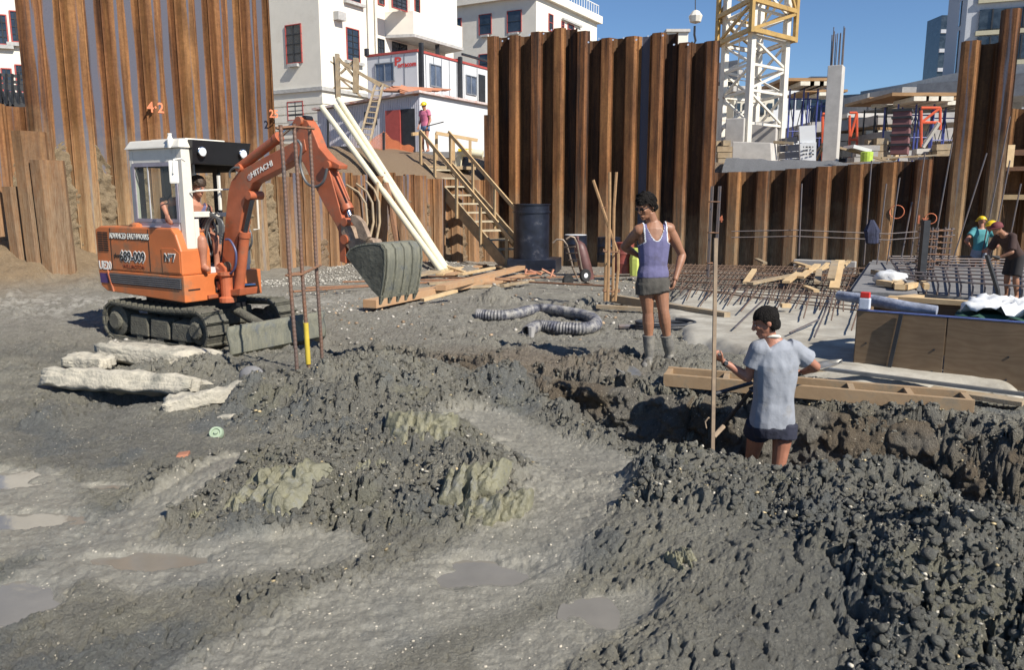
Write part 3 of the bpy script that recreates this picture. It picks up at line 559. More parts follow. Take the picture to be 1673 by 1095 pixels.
def window(face,par,x0,y0,x1,y1,frame=M_RED,fw=.04,rec=.12,bars=(1,2),sill=True,gl=M_GLASS,barm=None):
    O,d=face; xm=(x0+x1)/2; s0=FH(x0,(y0+y1)/2,O,d)[0]; s1=FH(x1,(y0+y1)/2,O,d)[0]; zt_=FH(xm,y0,O,d)[1]; zb=FH(xm,y1,O,d)[1]
    u=v3(d); n=V((d.y,-d.x,0)); 
    if n.y>0: n=-n
    o=V((O.x,O.y,0)); C=lambda s,z,k: o+u*s+Zv*z+n*k
    mb=MB(); fd=.05
    for a,b in (((s0,zb),(s0,zt_)),((s1,zb),(s1,zt_))): mb.bar(C(a[0],a[1],fd/2),C(b[0],b[1],fd/2),fw,fd,u) if 0 else mb.box(C(a[0],(zb+zt_)/2,.02),(fw,.06,zt_-zb+fw),u,n.cross(Zv).cross(Zv) if 0 else None)
    for z in (zb,zt_): mb.box(C((s0+s1)/2,z,.022),(s1-s0-fw,.06,fw),u)
    w_=mb.build('window',frame,par); 
    g=MB(); g.box(C((s0+s1)/2,(zb+zt_)/2,.006),(s1-s0,.02,zt_-zb),u); g.build('pane',gl,w_)
    bm_=MB(); nv,nh=bars
    for i in range(1,nv+1): bm_.box(C(s0+(s1-s0)*i/(nv+1),(zb+zt_)/2,.024),(.045,.03,zt_-zb-fw),u)
    for i in range(1,nh+1): bm_.box(C((s0+s1)/2,zb+(zt_-zb)*i/(nh+1),.021),(s1-s0-fw,.03,.04),u)
    if nv+nh: bm_.build('glazing_bar',barm or frame,w_)
    if sill: q=MB(); q.box(C((s0+s1)/2,zb-fw*.5-.08,.08),(s1-s0+.35,.2,.13),u); q.build('sill',M_SILL,w_)
    return w_
def block(C,la,lb,z0,z1,A=aD,B=bD):   # box with its near corner at C
    o=V((C.x,C.y,0)); a=v3(A)*la; b=v3(B)*lb
    return [o+Zv*z0,o+a+Zv*z0,o+a+b+Zv*z0,o+b+Zv*z0,o+Zv*z1,o+a+Zv*z1,o+a+b+Zv*z1,o+b+Zv*z1]
# --- tall cream building with the corner bay
bw=thing('cream_building','tall cream rendered building with red framed windows and a projecting balcony','building',(-8.6,36,2.5))
c=P(528,200,36); CA=V((c.x,c.y)); la=FH(741,100,CA,aD)[0]
mb=MB(); mb.hexa(block(CA,la,3.2,2.6,17)); mb.build('wall',M_CREAM,bw)
fR=(CA,aD); fL=(CA,bD)
for w_ in ((468,40,493,103),(471,166,496,196)): window(fL,bw,*w_,bars=(1,3),barm=M_DSTEEL)
for w_ in ((566,47,586,99),(708,3,724,56)): window(fR,bw,*w_,bars=(1,4),barm=M_DSTEEL)
for w_ in ((565,-14,588,2),(617,-10,627,7)): window(fR,bw,*w_,bars=(1,1),barm=M_DSTEEL,sill=(w_[0]<600))
for j,(y0) in enumerate((141,157,171,185,198,212)):   # rusticated base: real recess lines as projecting courses
    z=FH(528,y0,CA,bD)[1]; mb=MB(); o=V((CA.x,CA.y,0))
    k=.10 if j==0 else .035; hh=.16 if j==0 else .3
    mb.hexa([p for p in block(CA-aD*k-bD*k,la+2*k,3.2+2*k,z-hh,z)]); mb.build('cornice' if j==0 else 'base_course',M_CREAM if j else M_SILL,bw)
# pier at the corner
o=V((CA.x,CA.y,0)); mb=MB(); mb.hexa(block(CA+aD*.15-V((.06,-.0)) ,.5,.15,6.8,17)); mb.build('corner_pier',M_CREAM,bw)
# balcony / bay
def pt(face,s,z,k):
    O_,d_=face; n=V((d_.y,-d_.x,0)); n=n if n.y<0 else -n
    return V((O_.x+d_.x*s,O_.y+d_.y*s,z))+n*k
s0=FH(633,40,CA,aD)[0]; s1=FH(722,60,CA,aD)[0]; zb=P(632,47,38.5).z; ztop=P(632,8,38.5).z
pr=1.35; mb=MB()
pl=[(s0-.2,0),(s0+.25,pr),(s1-.1,pr),(s1+.3,0)]
vs=[pt(fR,s,z,k) for z in (zb,ztop) for s,k in pl]; mb.add(vs,[(3,2,1,0),(4,5,6,7),(0,1,5,4),(1,2,6,5),(2,3,7,6),(3,0,4,7)]); bal=mb.build('balcony',M_CREAM,bw)
mb=MB(); vs=[pt(fR,s,z,k+(.06 if k else 0)) for z in (zb-.14,zb-.003) for s,k in pl]; mb.add(vs,[(3,2,1,0),(4,5,6,7),(0,1,5,4),(1,2,6,5),(2,3,7,6),(3,0,4,7)]); mb.build('balcony_slab',M_SILL,bal)
mb=MB(); pl2=[(s0+.1,0),(s0+.35,pr-.25),(s1-.2,pr-.25),(s1+.1,0)]; vs=[pt(fR,s,z,k) for z in (ztop,17) for s,k in pl2]; mb.add(vs,[(3,2,1,0),(4,5,6,7),(0,1,5,4),(1,2,6,5),(2,3,7,6),(3,0,4,7)]); bay=mb.build('bay',M_CREAM,bw)
Cb=pt(fR,0,0,pr-.25); fB=(V((Cb.x,Cb.y)),aD)
for w_ in ((640,-10,664,15),(677,-8,685,25)): window(fB,bay,*w_,bars=(2,3),barm=M_DSTEEL,sill=False)
for w_ in ((617,64,627,90),(641,71,664,92)): window(fR,bw,*w_,bars=(1,1),frame=M_DSTEEL,sill=False)
mb=MB(); mb.box(pt(fR,FH(684,75,CA,aD)[0],(zb+5.2)/2,pr-.2),(.2,.2,zb-5.2)); mb.build('balcony_post',M_DSTEEL,bw)
# left sliver of the building behind the long wall
lb=thing('cream_building','cream building seen past the left end of the long sheet pile wall','building',(-21,32,2.5))
c=P(-60,200,31); CL=V((c.x,c.y)); eL=V((.93,.36)).normalized(); mb=MB(); mb.hexa(block(CL,6,3,2.6,14,eL,V((-eL.y,eL.x)))); mb.build('wall',M_CREAM,lb)
fl=(CL,eL)
for w_ in ((-4,24,12,72),(18,18,34,68),(4,112,20,150),(27,106,39,150)): window(fl,lb,*w_,bars=(1,3),barm=M_DSTEEL)
fe=thing('black_steel_truss','black steel truss bridge railing beyond the low piles at the left edge','fence',P(10,170,23))
for y0,k in ((122,.05),(132,.05),(141,.09),(152,.07),(160,.08),(168,.12)):
    mb=MB(); mb.bar(P(-60,y0-6,22.4),P(48,y0+4,23.4),.06,k*1.6); mb.build('rail',M_DSTEEL,fe)
for i in range(9):
    x_=-40+i*10; mb=MB(); mb.bar(P(x_,120,22.5),P(x_+1,170,22.5),.05,.05); mb.build('post',M_DSTEEL,fe)
    mb=MB(); mb.bar(P(x_,142,22.52),P(x_+10,168,22.52),.05,.05); mb.build('brace',M_DSTEEL,fe)
# --- second cream building
b2=thing('cream_building','cream four storey building with a long side wall behind the portable cabins','building',P(875,250,52))
c=P(875,200,52); CB=V((c.x,c.y)); mb=MB(); lb2=FH(735,100,CB,bD)[0]
la2=FH(975,60,CB,aD)[0]; zt_=FH(975,38,CB,aD)[1]
mb.hexa(block(CB,la2,lb2+1,2.6,zt_)); mb.build('wall',M_CREAM,b2); 
mb=MB(); mb.hexa(block(CB-aD*.3-bD*.3,la2+.6,lb2,zt_+.002,zt_+.5)); mb.build('parapet',M_CREAM,b2)
mb=MB()
for i in range(24): mb.bar(pt((CB,aD),la2*i/23,zt_+.5,.1),pt((CB,aD),la2*i/23,zt_+1.2,.1),.05,.05)
mb.bar(pt((CB,aD),0,zt_+1.2,.1),pt((CB,aD),la2,zt_+1.2,.1),.06,.06); mb.build('roof_railing',M_WMET,b2)
for w_ in ((783,23,803,56),(829,17,852,52),(742,30,754,64),(783,88,803,120),(742,96,752,120),(832,90,852,122)): window((CB,bD),b2,*w_,bars=(0,1),barm=M_DSTEEL)
for w_ in ((896,23,903,50),(917,35,921,48),(927,40,937,56),(958,58,963,70),(896,84,903,110)): window((CB,aD),b2,*w_,bars=(0,1),sill=False,fw=.05)
mb=MB(); s_,z_=FH(917,30,CB,aD); s2_,z2=FH(948,46,CB,aD); mb.bar(pt((CB,aD),s_,z_,.12),pt((CB,aD),s2_,z_,.12),.12,.12); mb.build('hood_mould',M_SILL,b2)
# --- portable cabins, upper level
pc=thing('portable_cabin','white two unit portable site cabin with red roof trim and sliding windows','site cabin',P(683,160,33))
c=P(683,160,33); CC=V((c.x,c.y)); z0=P(683,163,33).z; z1=P(683,84,33).z; lP=FH(818,120,CC,aD)[0]; lb_=FH(600,120,CC,bD)[0]; half=lP*.52
for i,(a0,a1) in enumerate(((0,half-.03),(half+.03,lP+3))):
    q=CC+aD*a0; mb=MB(); mb.hexa(block(q,a1-a0,lb_,z0,z1)); mb.build('cabin_unit',M_WMET,pc,bevel=.02)
    mb=MB(); mb.hexa(block(q-aD*.04-bD*.04,a1-a0+.08,lb_+.08,z1+.003,z1+.09)); mb.build('roof_trim',M_RED,pc)
    for k in range(1,6):
        mb=MB(); mb.box(pt((q,aD),(a1-a0)*k/6,(z0+z1)/2,.006),(.04,.02,z1-z0-.1),v3(aD)); mb.build('panel_joint',M_WFR,pc)
for k in (1,2,3): mb=MB(); mb.box(pt((CC,bD),lb_*k/4,(z0+z1)/2,.006),(.04,.02,z1-z0-.1),v3(bD)); mb.build('panel_joint',M_WFR,pc)
M_BLUEGL=mat('bluish_window_glass',(.10,.13,.19),rough=.08,var=.2,scale=2,spec=.8)
window((CC,bD),pc,614,103,644,133,frame=M_WFR,bars=(1,0),sill=False,gl=M_BLUEGL)
for w_ in ((702,106,720,141),(761,124,777,154)): window((CC,aD),pc,*w_,frame=M_WFR,bars=(1,0),sill=False,gl=M_BLUEGL)
s_,z_=FH(661,102,CC,bD); M_REDP=mat('red_print',(.6,.06,.05),rough=.6,var=0)
decal_text('lettering','ortacom',pt((CC,bD),s_-.12,z_-.08,.012),-v3(bD),Zv,.27,M_REDP,pc,bold=.01); decal_text('lettering','P',pt((CC,bD),FH(650,102,CC,bD)[0],z_+.06,.012),-v3(bD),Zv,.45,M_REDP,pc,bold=.01,font_sx=1.6)
s_,z_=FH(787,156,CC,aD); mb=MB(); mb.box(pt((CC,aD),s_,z_-.1,.012),(.55,.03,2.0),v3(aD)); mb.build('doorway',M_DSTEEL,pc)
for px,y0,y1 in ((684,70,150),(748,93,166),(809,112,190),(602,80,92)):
    s_,z_=FH(px,y0,CC,aD if px>683 else bD); 
    mb=MB(); f_=(CC,aD) if px>683 else (CC,bD); zz=FH(px,y1,CC,f_[1])[1]; mb.box(pt(f_,s_,(z_+zz)/2,.12),(.14,.14,z_-zz),v3(f_[1])); mb.build('steel_post',M_DSTEEL,pc)
mb=MB(); mb.bar(pt((CC,aD),FH(752,102,CC,aD)[0],z1+.35,.1),pt((CC,aD),lP+2,z1+.35,.1),.09,.09); mb.build('handrail',M_DSTEEL,pc)
# access landing of the cabin
M_TIM=mat('sawn_pine',(.50,.35,.19),rough=.75,var=.22,scale=3,stretch=(1,1,1),bump=.15,bscale=25,col2=(.36,.24,.12)); M_TIM2=mat('weathered_timber',(.40,.31,.2),rough=.8,var=.2,scale=5,col2=(.24,.18,.11),bump=.2,dirt=(.25,.22,.17),dirts=3)
M_PALE=mat('pale_timber',(.60,.45,.26),rough=.7,var=.15,scale=6,col2=(.46,.32,.17))
ld=thing('timber_landing','small pine landing with rails outside the upper cabin door','landing',P(800,190,33))
s_=FH(783,185,CC,aD)[0]; zf=FH(783,181,CC,aD)[1]
mb=MB(); mb.box(pt((CC,aD),s_+1.0,zf-.1,.8),(2.6,1.5,.16),v3(aD)); mb.build('deck',M_PALE,ld)
for k in range(5): mb=MB(); mb.box(pt((CC,aD),s_-.2+k*.6,zf+.5,1.5),(.06,.06,1.1),v3(aD)); mb.build('post',M_PALE,ld)
for z in (.55,1.05): mb=MB(); mb.bar(pt((CC,aD),s_-.25,zf+z,1.55),pt((CC,aD),s_+2.3,zf+z,1.55),.05,.08); mb.build('rail',M_PALE,ld)
# --- lower shed
sh=thing('site_shed','low white corrugated shed with a rusty roof and open red door beside the steps','shed',P(688,245,30.5))
c=P(688,245,30.5); CS=V((c.x,c.y)); zs0=2.8; zs1=P(688,153,30.5).z; ls=FH(815,200,CS,aD)[0]; lbS=FH(519,200,CS,bD)[0]
mb=MB(); bl_=block(CS,ls,lbS,zs0,zs1); bl_[7]=bl_[7]-Zv*.35; bl_[6]=bl_[6]-Zv*.35; mb.hexa(bl_); mb.build('wall',M_WMET,sh)
nn=46; crv=mat('lilac_grey_cladding',(.60,.60,.66),rough=.6,var=.05,scale=2,dirt=(.62,.45,.4),dirts=.35,dirta=.2); 
for i in range(12):
    sA_=lbS*i/12; mb=MB()
    for j in range(5): mb.box(pt((CS,bD),sA_+lbS/12*(j+.5)/5,(zs0+zs1)/2-.02-.35*sA_/lbS/2,.012),(lbS/60*.55,.025,zs1-zs0-.06-.35*sA_/lbS),v3(bD))
    mb.build('cladding_sheet',crv,sh)
mb=MB(); o=bl_; ev=.25
mb.add([o[4]+V((0,-.3,.02)),o[5]+V((.2,0,.02)),o[6]+Zv*.05,o[7]+V((-.2,-.1,.02)),o[4]+V((0,-.3,.1)),o[5]+V((.2,0,.1)),o[6]+Zv*.13,o[7]+V((-.2,-.1,.1))],[(3,2,1,0),(4,5,6,7),(0,1,5,4),(1,2,6,5),(2,3,7,6),(3,0,4,7)])
M_ROOF=mat('rust_red_roof',(.50,.20,.10),rough=.8,var=.2,scale=3,col2=(.36,.2,.15)); mb.build('roof',mat('pinkish_roof_edge',(.6,.5,.48),rough=.7,dirt=(.45,.2,.14),dirts=2,dirta=.5),sh)
# door leaf, doorway, small window, blue/red skirting
s0_,zt0=FH(678,177,CS,bD); s1_,_=FH(656,177,CS,bD); s2_,_=FH(632,177,CS,bD)
mb=MB(); mb.box(pt((CS,bD),(s0_+s1_)/2,zs0+(zt0-zs0)/2,.03),(abs(s1_-s0_),.05,zt0-zs0),v3(bD)); mb.build('doorway',M_DSTEEL,sh)
mb=MB(); mb.box(pt((CS,bD),(s2_+s1_)/2,zs0+(zt0-zs0)/2,.09),(abs(s2_-s1_),.05,zt0-zs0-.04),v3(bD)); d_=mb.build('door',M_RED,sh)
window((CS,bD),sh,597,183,616,203,frame=M_DSTEEL,bars=(0,0),sill=False)
M_BLU=mat('blue_paint',(.06,.05,.4),rough=.5)
for z,m_ in ((zs0+.42,M_BLU),(zs0+.34,M_REDP)):
    mb=MB(); mb.box(pt((CS,aD),ls/2,z,.012),(ls,.03,.09),v3(aD)); mb.build('skirting_stripe',m_,sh)

rf=thing('roof_timber_stack','loose rust red boards lying on the shed roof edge','boards',P(690,150,30.5))
for i in range(4): mb=MB(); mb.bar(P(626+i*4,148-i*2,31),P(690+i*14,150-i,31+i*.4),.5,.05); mb.build('board',M_ROOF,rf)
for i in range(3): mb=MB(); mb.bar(P(654,142+i*3,30.6),P(688,152+i*.6,30.6),.2,.04,V((0,-1,.6))); mb.build('board',M_ROOF,rf)
# timber trestle frame standing on the shed roof
fr_=thing('timber_trestle','raking timber trestle frame of posts and braces above the shed roof','trestle',P(560,165,30.5))
for a,b,wd in (((551,88),(553,165),.2),((582,95),(581,152),.26),((545,92),(549,160),.08),((552,93),(583,130),.14),((556,120),(582,95),.1),((556,100),(622,140),.16),((553,125),(610,152),.12),((583,118),(648,148),.12),((556,128),(590,158),.1),((545,143),(600,146),.08),((556,112),(540,100),.08)):
    mb=MB(); mb.bar(P(*a,31),P(*b,31),wd*.7,wd,V((0,1,0))); mb.build('brace' if wd<.2 else 'post',M_TIM2,fr_)
# ladder
ld=thing('wooden_ladder','wooden ladder leaning against the white shed wall','ladder',P(600,240,29.6))
a0,a1,b0,b1=P(613,139,30),P(585,236,28.9),P(626,138,30.1),P(603,240,29)
for p_,q_ in ((a0,a1),(b0,b1)): mb=MB(); mb.bar(p_,q_,.07,.09,V((0,1,0))); mb.build('rail',M_TIM2,ld)
for i in range(1,11): mb=MB(); mb.bar(a0.lerp(a1,i/11),b0.lerp(b1,i/11),.04,.04); mb.build('rung',M_TIM2,ld)
# orange mesh fence on black posts
M_NET=mat('orange_mesh',(.62,.2,.08),rough=.7,var=.1)
nf=thing('orange_mesh_fence','sagging orange plastic mesh barrier on black posts before the shed','fence',P(620,275,26))
pts=[P(534,282,25.2),P(620,268,26.2),P(676,272,27.2)]
for px,y0,y1,Yd in ((536,190,285,25.2),(627,216,272,26.2),(677,245,276,27.2)): mb=MB(); mb.tube([P(px,y0,Yd),P(px,y1,Yd)],.045,6); mb.build('post',M_DSTEEL,nf)
mb=MB()
def net(pa,pb,h0,h1,nu,nv):
    for i in range(nu):
        for j in range(nv):
            def q(a,b): 
                a/=nu;b/=nv; p=pa.lerp(pb,a); return p+Zv*((h0+(h1-h0)*a)*b-.12*math.sin(a*PI)*b+.03*math.sin(a*17))
            mb.bar(q(i,j+.5),q(i+.5,j+1),.011,.011); mb.bar(q(i+.5,j+1),q(i+1,j+.5),.011,.011); mb.bar(q(i,j+.5),q(i+.5,j),.011,.011); mb.bar(q(i+.5,j),q(i+1,j+.5),.011,.011)
net(P(536,296,25.2),P(627,274,26.2),.45,1.15,34,10); net(P(627,274,26.2),P(677,276,27.2),1.15,.75,22,12)
mb.build('orange_netting',M_NET,nf)['kind']='stuff'
# --- tower crane
M_WST=mat('white_painted_steel',(.68,.65,.58),rough=.5,var=.05,scale=3,dirt=(.4,.24,.12),dirts=4,dirta=.12); M_YST=mat('ochre_painted_steel',(.42,.27,.085),rough=.5,var=.1,scale=3,dirt=(.2,.12,.06),dirts=4,dirta=.2)
cr_=thing('tower_crane','tower crane mast of white lattice steel inside an ochre climbing frame','crane',P(1225,240,30))
Yc=30.0; LG=[(1178,Yc+1.6),(1220,Yc-.6),(1275,Yc+.9),(1232,Yc+3.0)]   # foot corners
def leg(i,z): px,Yd=LG[i]; p=P(px,240,Yd); return V((p.x,p.y,z))
zg=2.85; ztm=12.6
lw=.21
for i in range(4): mb=MB(); mb.box((leg(i,zg)+leg(i,ztm))/2,(lw,lw,ztm-zg-.9),V((.866,.5,0))) ; mb.build('mast_leg',M_WST,cr_)
zl=[P(1250,y,Yc).z for y in (203,150,108,62,18,-30)]
for i in range(4):
    j=(i+1)%4
    for k,z in enumerate(zl):
        a,b=leg(i,z),leg(j,z); mb=MB(); mb.bar(a,b,.08,.09); mb.build('mast_strut',M_WST,cr_)
        if k+1<len(zl):
            a=leg(i if k%2 else j,z+.05); b=leg(j if k%2 else i,zl[k+1]-.05); mb=MB(); mb.bar(a,b,.07,.08); mb.build('mast_brace',M_WST,cr_)
cc=(leg(0,0)+leg(1,0)+leg(2,0)+leg(3,0))/4
def out(i,z,k=1.28): p=leg(i,z); return V((cc.x+(p.x-cc.x)*k,cc.y+(p.y-cc.y)*k,z))
zq0=P(1250,62,Yc).z; 
for i in range(4):
    mb=MB(); mb.box((out(i,zq0)+out(i,ztm+1))/2,(.14,.14,ztm+1-zq0),V((.866,.5,0))); mb.build('frame_post',M_YST,cr_)
    j=(i+1)%4
    for k,z in enumerate((zq0+.1,P(1250,10,Yc).z,ztm)):
        mb=MB(); mb.bar(out(i,z),out(j,z),.12,.15); mb.build('frame_rail',M_YST,cr_)
    z=zq0+.1; z2=P(1250,14,Yc).z; mb=MB(); mb.bar(out(i,z),out(j,z2),.08,.10); mb.build('frame_brace',M_YST,cr_); mb=MB(); mb.bar(out(j,z2),out(i,ztm),.08,.10); mb.build('frame_brace',M_YST,cr_)
mb=MB()
for i in range(22):  # caged ladder inside mast
    z=zg+1+i*.4; mb.bar(leg(0,z)*.6+leg(3,z)*.4,leg(0,z)*.3+leg(3,z)*.7,.03,.03)
mb.bar(leg(0,zg)*.6+leg(3,zg)*.4,leg(0,ztm)*.6+leg(3,ztm)*.4,.04,.04); mb.bar(leg(0,zg)*.3+leg(3,zg)*.7,leg(0,ztm)*.3+leg(3,ztm)*.7,.04,.04); mb.build('ladder',M_WST,cr_)
M_CONC=mat('pale_concrete',(.50,.48,.45),rough=.85,var=.08,scale=3,bump=.1); M_CONC2=mat('grey_concrete',(.36,.35,.34),rough=.85,var=.12,scale=2,bump=.15)
def conc_block(nm,px,py0,py1,wpx,Yd,lab,dep=None,mt=M_CONC,cat='concrete block'):
    c=P(px,py1,Yd); z1=P(px,py0,Yd).z; wd=wpx/F*Yd; d=dep or wd; C_=V((c.x,c.y)); mb=MB(); mb.hexa(block(C_,d,wd*.75,zg-.6,z1)); return solo(nm,mb,mt,lab,cat,origin=V((c.x,c.y,zg-.4)),bevel=.03)
conc_block('foundation_block',1214,192,240,40,29.2,'concrete base block under the near left leg of the crane mast',1.0,cat='foundation block')
conc_block('foundation_block',1266,197,252,58,30.6,'larger concrete base block under the right leg of the crane mast',1.3,cat='foundation block')
# precast pad lying in front
mb=MB(); a=P(1197,262,27); b=P(1262,258,26.6); mb.hexa([a-Zv*.4,b-Zv*.4,b+V((.4,.6,-.4)),a+V((.2,.7,-.4)),P(1197,231,27),P(1259,233,26.6),P(1259,233,26.6)+V((.4,.6,0)),P(1197,231,27)+V((.2,.7,0))])
solo('precast_panel',mb,M_CONC,'pale concrete panel lying on the gravel bank before the crane base','concrete panel',bevel=.02)
# hoist hook
hk=thing('crane_hook','crane hook block hanging on a thin cable left of the crane mast','hook',P(1136,60,30))
mb=MB(); mb.tube([P(1136,-60,30),P(1136,18,30)],.02,4); mb.build('cable',M_DSTEEL,hk)
mb=MB(); mb.lathe(P(1136,38,30),[(.05,0),(.2,.05),(.25,.25),(.12,.42),(.03,.46)],10); mb.build('pulley_block',M_WST,hk)
p_=P(1135,42,30); mb=MB(); mb.tube([p_,p_-Zv*.3,p_+V((.05,0,-.5)),p_+V((0,0,-.62)),p_+V((-.1,0,-.55))],.04,6); mb.build('hook',M_DSTEEL,hk)
# --- free standing concrete column with starter bars
M_BAR=mat('rebar_steel',(.16,.12,.10),rough=.6,metal=.3,var=.25,scale=8,col2=(.10,.10,.12)); M_RBAR=mat('rusty_rebar',(.27,.13,.065),rough=.8,var=.3,scale=20,col2=(.15,.09,.06))
cl=thing('concrete_column','tall fresh concrete column with vertical bars sticking out of its top','column',P(1362,260,27.5))
c=P(1366,262,27.5); C_=V((c.x,c.y)); zt1=P(1366,105,27.5).z; mb=MB(); wd=.46; mb.hexa(block(C_,.62,wd,2.0,zt1)); mb.build('shaft',M_CONC,cl,bevel=.015)
for i in range(12):
    k=i%4; t=(i//4+.5)/3; cs=[V((.04,.04)),]; 
    q={0:C_+aD*(.06+.5*t)+bD*.06,1:C_+aD*.56+bD*(.06+.34*t),2:C_+aD*(.06+.5*(1-t))+bD*.4,3:C_+aD*.06+bD*(.4-.34*t)}[k]
    mb=MB(); mb.tube([(q.x,q.y,zt1-.1),(q.x+random.uniform(-.02,.02),q.y,zt1+random.uniform(1.0,1.25))],.016,5); mb.build('starter_bar',M_BAR,cl)
# --- maroon steel column form
M_MAR=mat('maroon_painted_steel',(.20,.085,.085),rough=.55,var=.1,scale=4); c=P(1482,250,26); C_=V((c.x,c.y))
cf=thing('column_formwork','maroon steel column formwork with stacked stiffened panels right of the concrete column','formwork',(c.x,c.y,2.3)); zz=[P(1482,y,26).z for y in (252,235,219,204,190,178)]
for i in range(5):
    mb=MB(); mb.hexa(block(C_,.75,.5,zz[i]+.015,zz[i+1]-.015)); mb.build('form_panel',M_MAR,cf,bevel=.01)
    mb=MB(); mb.hexa(block(C_-aD*.04-bD*.04,.83,.58,zz[i+1]-.05,zz[i+1]+.02)); mb.build('stiffener',M_DSTEEL,cf)
# --- far buildings and the viaduct
M_DGL=mat('dark_tinted_glass',(.035,.045,.055),rough=.12,var=.4,scale=1.5,spec=.8); M_TAN=mat('tan_spandrel',(.42,.39,.28),rough=.7,var=.05); M_GREYB=mat('grey_precast',(.42,.44,.48),rough=.8,var=.05)
tb=thing('office_tower','grey office tower with tan bands and dark ribbon windows at the upper right','building',P(1600,200,75))
c=P(1563,200,75); C_=V((c.x,c.y)); eR=V((.93,-.37)).normalized(); eB=V((-.37,-.93)).normalized()*-1
mb=MB(); mb.hexa(block(C_,26,15,0,40,eR,eB)); mb.build('wall',M_GREYB,tb)
fT=(C_,eR)
for k,(y0,y1) in enumerate(((-40,-2),(18,50),(62,100),(118,150))):
    za=FH(1580,y1,C_,eR)[1]; zb_=FH(1580,y0,C_,eR)[1]; mb=MB(); mb.box(pt(fT,11.5,(za+zb_)/2,.1),(21,.3,zb_-za),v3(eR)); w_=mb.build('ribbon_window',M_DGL,tb)
    for j in range(9): mb=MB(); mb.box(pt(fT,2+j*2.4,(za+zb_)/2,.3),(.12,.14,zb_-za),v3(eR)); mb.build('mullion',M_DSTEEL,w_)
    zc=FH(1580,y1+10,C_,eR)[1]; mb=MB(); mb.box(pt(fT,11.5,(za+zc)/2-.05,.12),(21.4,.4,za-zc-.15),v3(eR)); mb.build('spandrel',M_TAN,tb)
for y in (10,60,100): mb=MB(); s_,z_=FH(1540,y,C_,eR); mb.box(V((C_.x,C_.y,z_))+v3(eB)*4-v3(eR)*.05,(.1,.8,2.2),v3(eR)); mb.build('slot_window',M_DGL,tb)
t2=thing('slim_tower','narrow blue glass tower peeping out left of the grey office tower','building',P(1528,150,120)); c=P(1524,160,120); mb=MB(); mb.box(V((c.x,c.y,14)),(1.5,4,26)); mb.build('wall',M_DGL,t2)
for k in range(9): mb=MB(); mb.box(V((c.x,c.y-2.1,4+k*2.6)),(1.6,.3,.5)); mb.build('floor_band',M_GREYB,t2)
vd=thing('motorway_viaduct','long grey concrete motorway viaduct curving behind the scaffolding','viaduct',P(1480,180,70))
vp=[P(1380,172,95),P(1440,164,85),P(1500,153,76),P(1560,144,70),P(1640,138,66),P(1800,120,60)]
for k in range(len(vp)-1):
    a,b=vp[k],vp[k+1]; mb=MB(); mb.bar(a-Zv*.7,b-Zv*.7,9,1.6); mb.build('deck',M_CONC2,vd); mb=MB(); mb.bar(a+V((0,-4.4,.5)),b+V((0,-4.4,.5)),.3,1.0); mb.build('parapet',M_CONC,vd)
for a in vp[1:5]: mb=MB(); mb.box((a.x,a.y,a.z/2-1.5),(2,2,a.z),); mb.build('pier',M_CONC2,vd)
mb=MB(); a=vp[1]; mb.bar(P(1150,190,90),P(1385,176,95),9,2.2); mb.build('deck',M_CONC2,vd)
# far town blocks
fb=[(1090,52,1124,72,95,'small white penthouse block peeking over the dark sheet piles',M_CREAM),
 (1180,122,1205,190,60,'cream house behind the left side of the crane mast',M_CREAM2),
 (1200,150,1262,215,48,'low cream block behind the crane mast legs',M_CREAM2),
 (1262,140,1325,165,75,'flat roofed white block behind the scaffold towers',M_WMET),
 (1325,130,1350,175,88,'small blue glass block left of the concrete column',M_BLUEGL),
 (1385,192,1440,215,62,'blue grey shed below the viaduct right of the concrete column',M_BLUEGL),
 (1440,200,1560,250,58,'long grey building under the viaduct behind the scaffolding',M_CONC2)]
for x0,y0,x1,y1,Yd,lab,mt in fb:
    t_=thing('far_building',lab,'building',P((x0+x1)/2,y1,Yd)); a=P(x0,y0,Yd);b=P(x1,y1,Yd); mb=MB(); C_=V((a.x,a.y)); mb.hexa([V((a.x,a.y,0)),V((b.x,a.y,0)),V((b.x+1,a.y+6,0)),V((a.x+1,a.y+6,0)),a,V((b.x,a.y,a.z)),V((b.x+1,a.y+6,a.z)),V((a.x+1,a.y+6,a.z))]); mb.build('wall',mt,t_)
    nw=max(2,int((x1-x0)/12))
    for i in range(nw):
        for j in range(max(1,int((y1-y0)/20))):
            s_=(a.x+(b.x-a.x)*(i+.5)/nw); z_=a.z-(1.2+j*2.4)*Yd/60; mb=MB(); mb.box((s_,a.y-.03,z_),((b.x-a.x)/nw*.55,.12,.55*Yd/40)); mb.build('window',M_DGL,t_)
    mb=MB(); mb.box(((a.x+b.x)/2,a.y+2,a.z+.15),(abs(b.x-a.x)+.3,4.6,.3)); mb.build('roof',M_CONC,t_)
# billboard frame behind the mast
bb=thing('lattice_gantry','big grey louvred screen seen through the left side of the crane mast','screen',P(1190,140,55))
for k in range(12):
    mb=MB(); a=P(1172,104+k*2.6,55); b=P(1206,99+k*2.6,54); mb.bar(a,b,.1,.1); mb.build('slat',M_WFR,bb)
mb=MB(); mb.hexa([P(1172,132,55.3),P(1206,128,54.3),P(1206,128,55),P(1172,132,56),P(1172,103,55.3),P(1206,98,54.3),P(1206,98,55),P(1172,103,56)]); mb.build('panel',M_GREYB,bb)
for k in range(8): mb=MB(); mb.bar(P(1174+k*4.2,133,55),P(1174+k*4.2,140,55),.14,.1); mb.build('bracket',M_DSTEEL,bb)

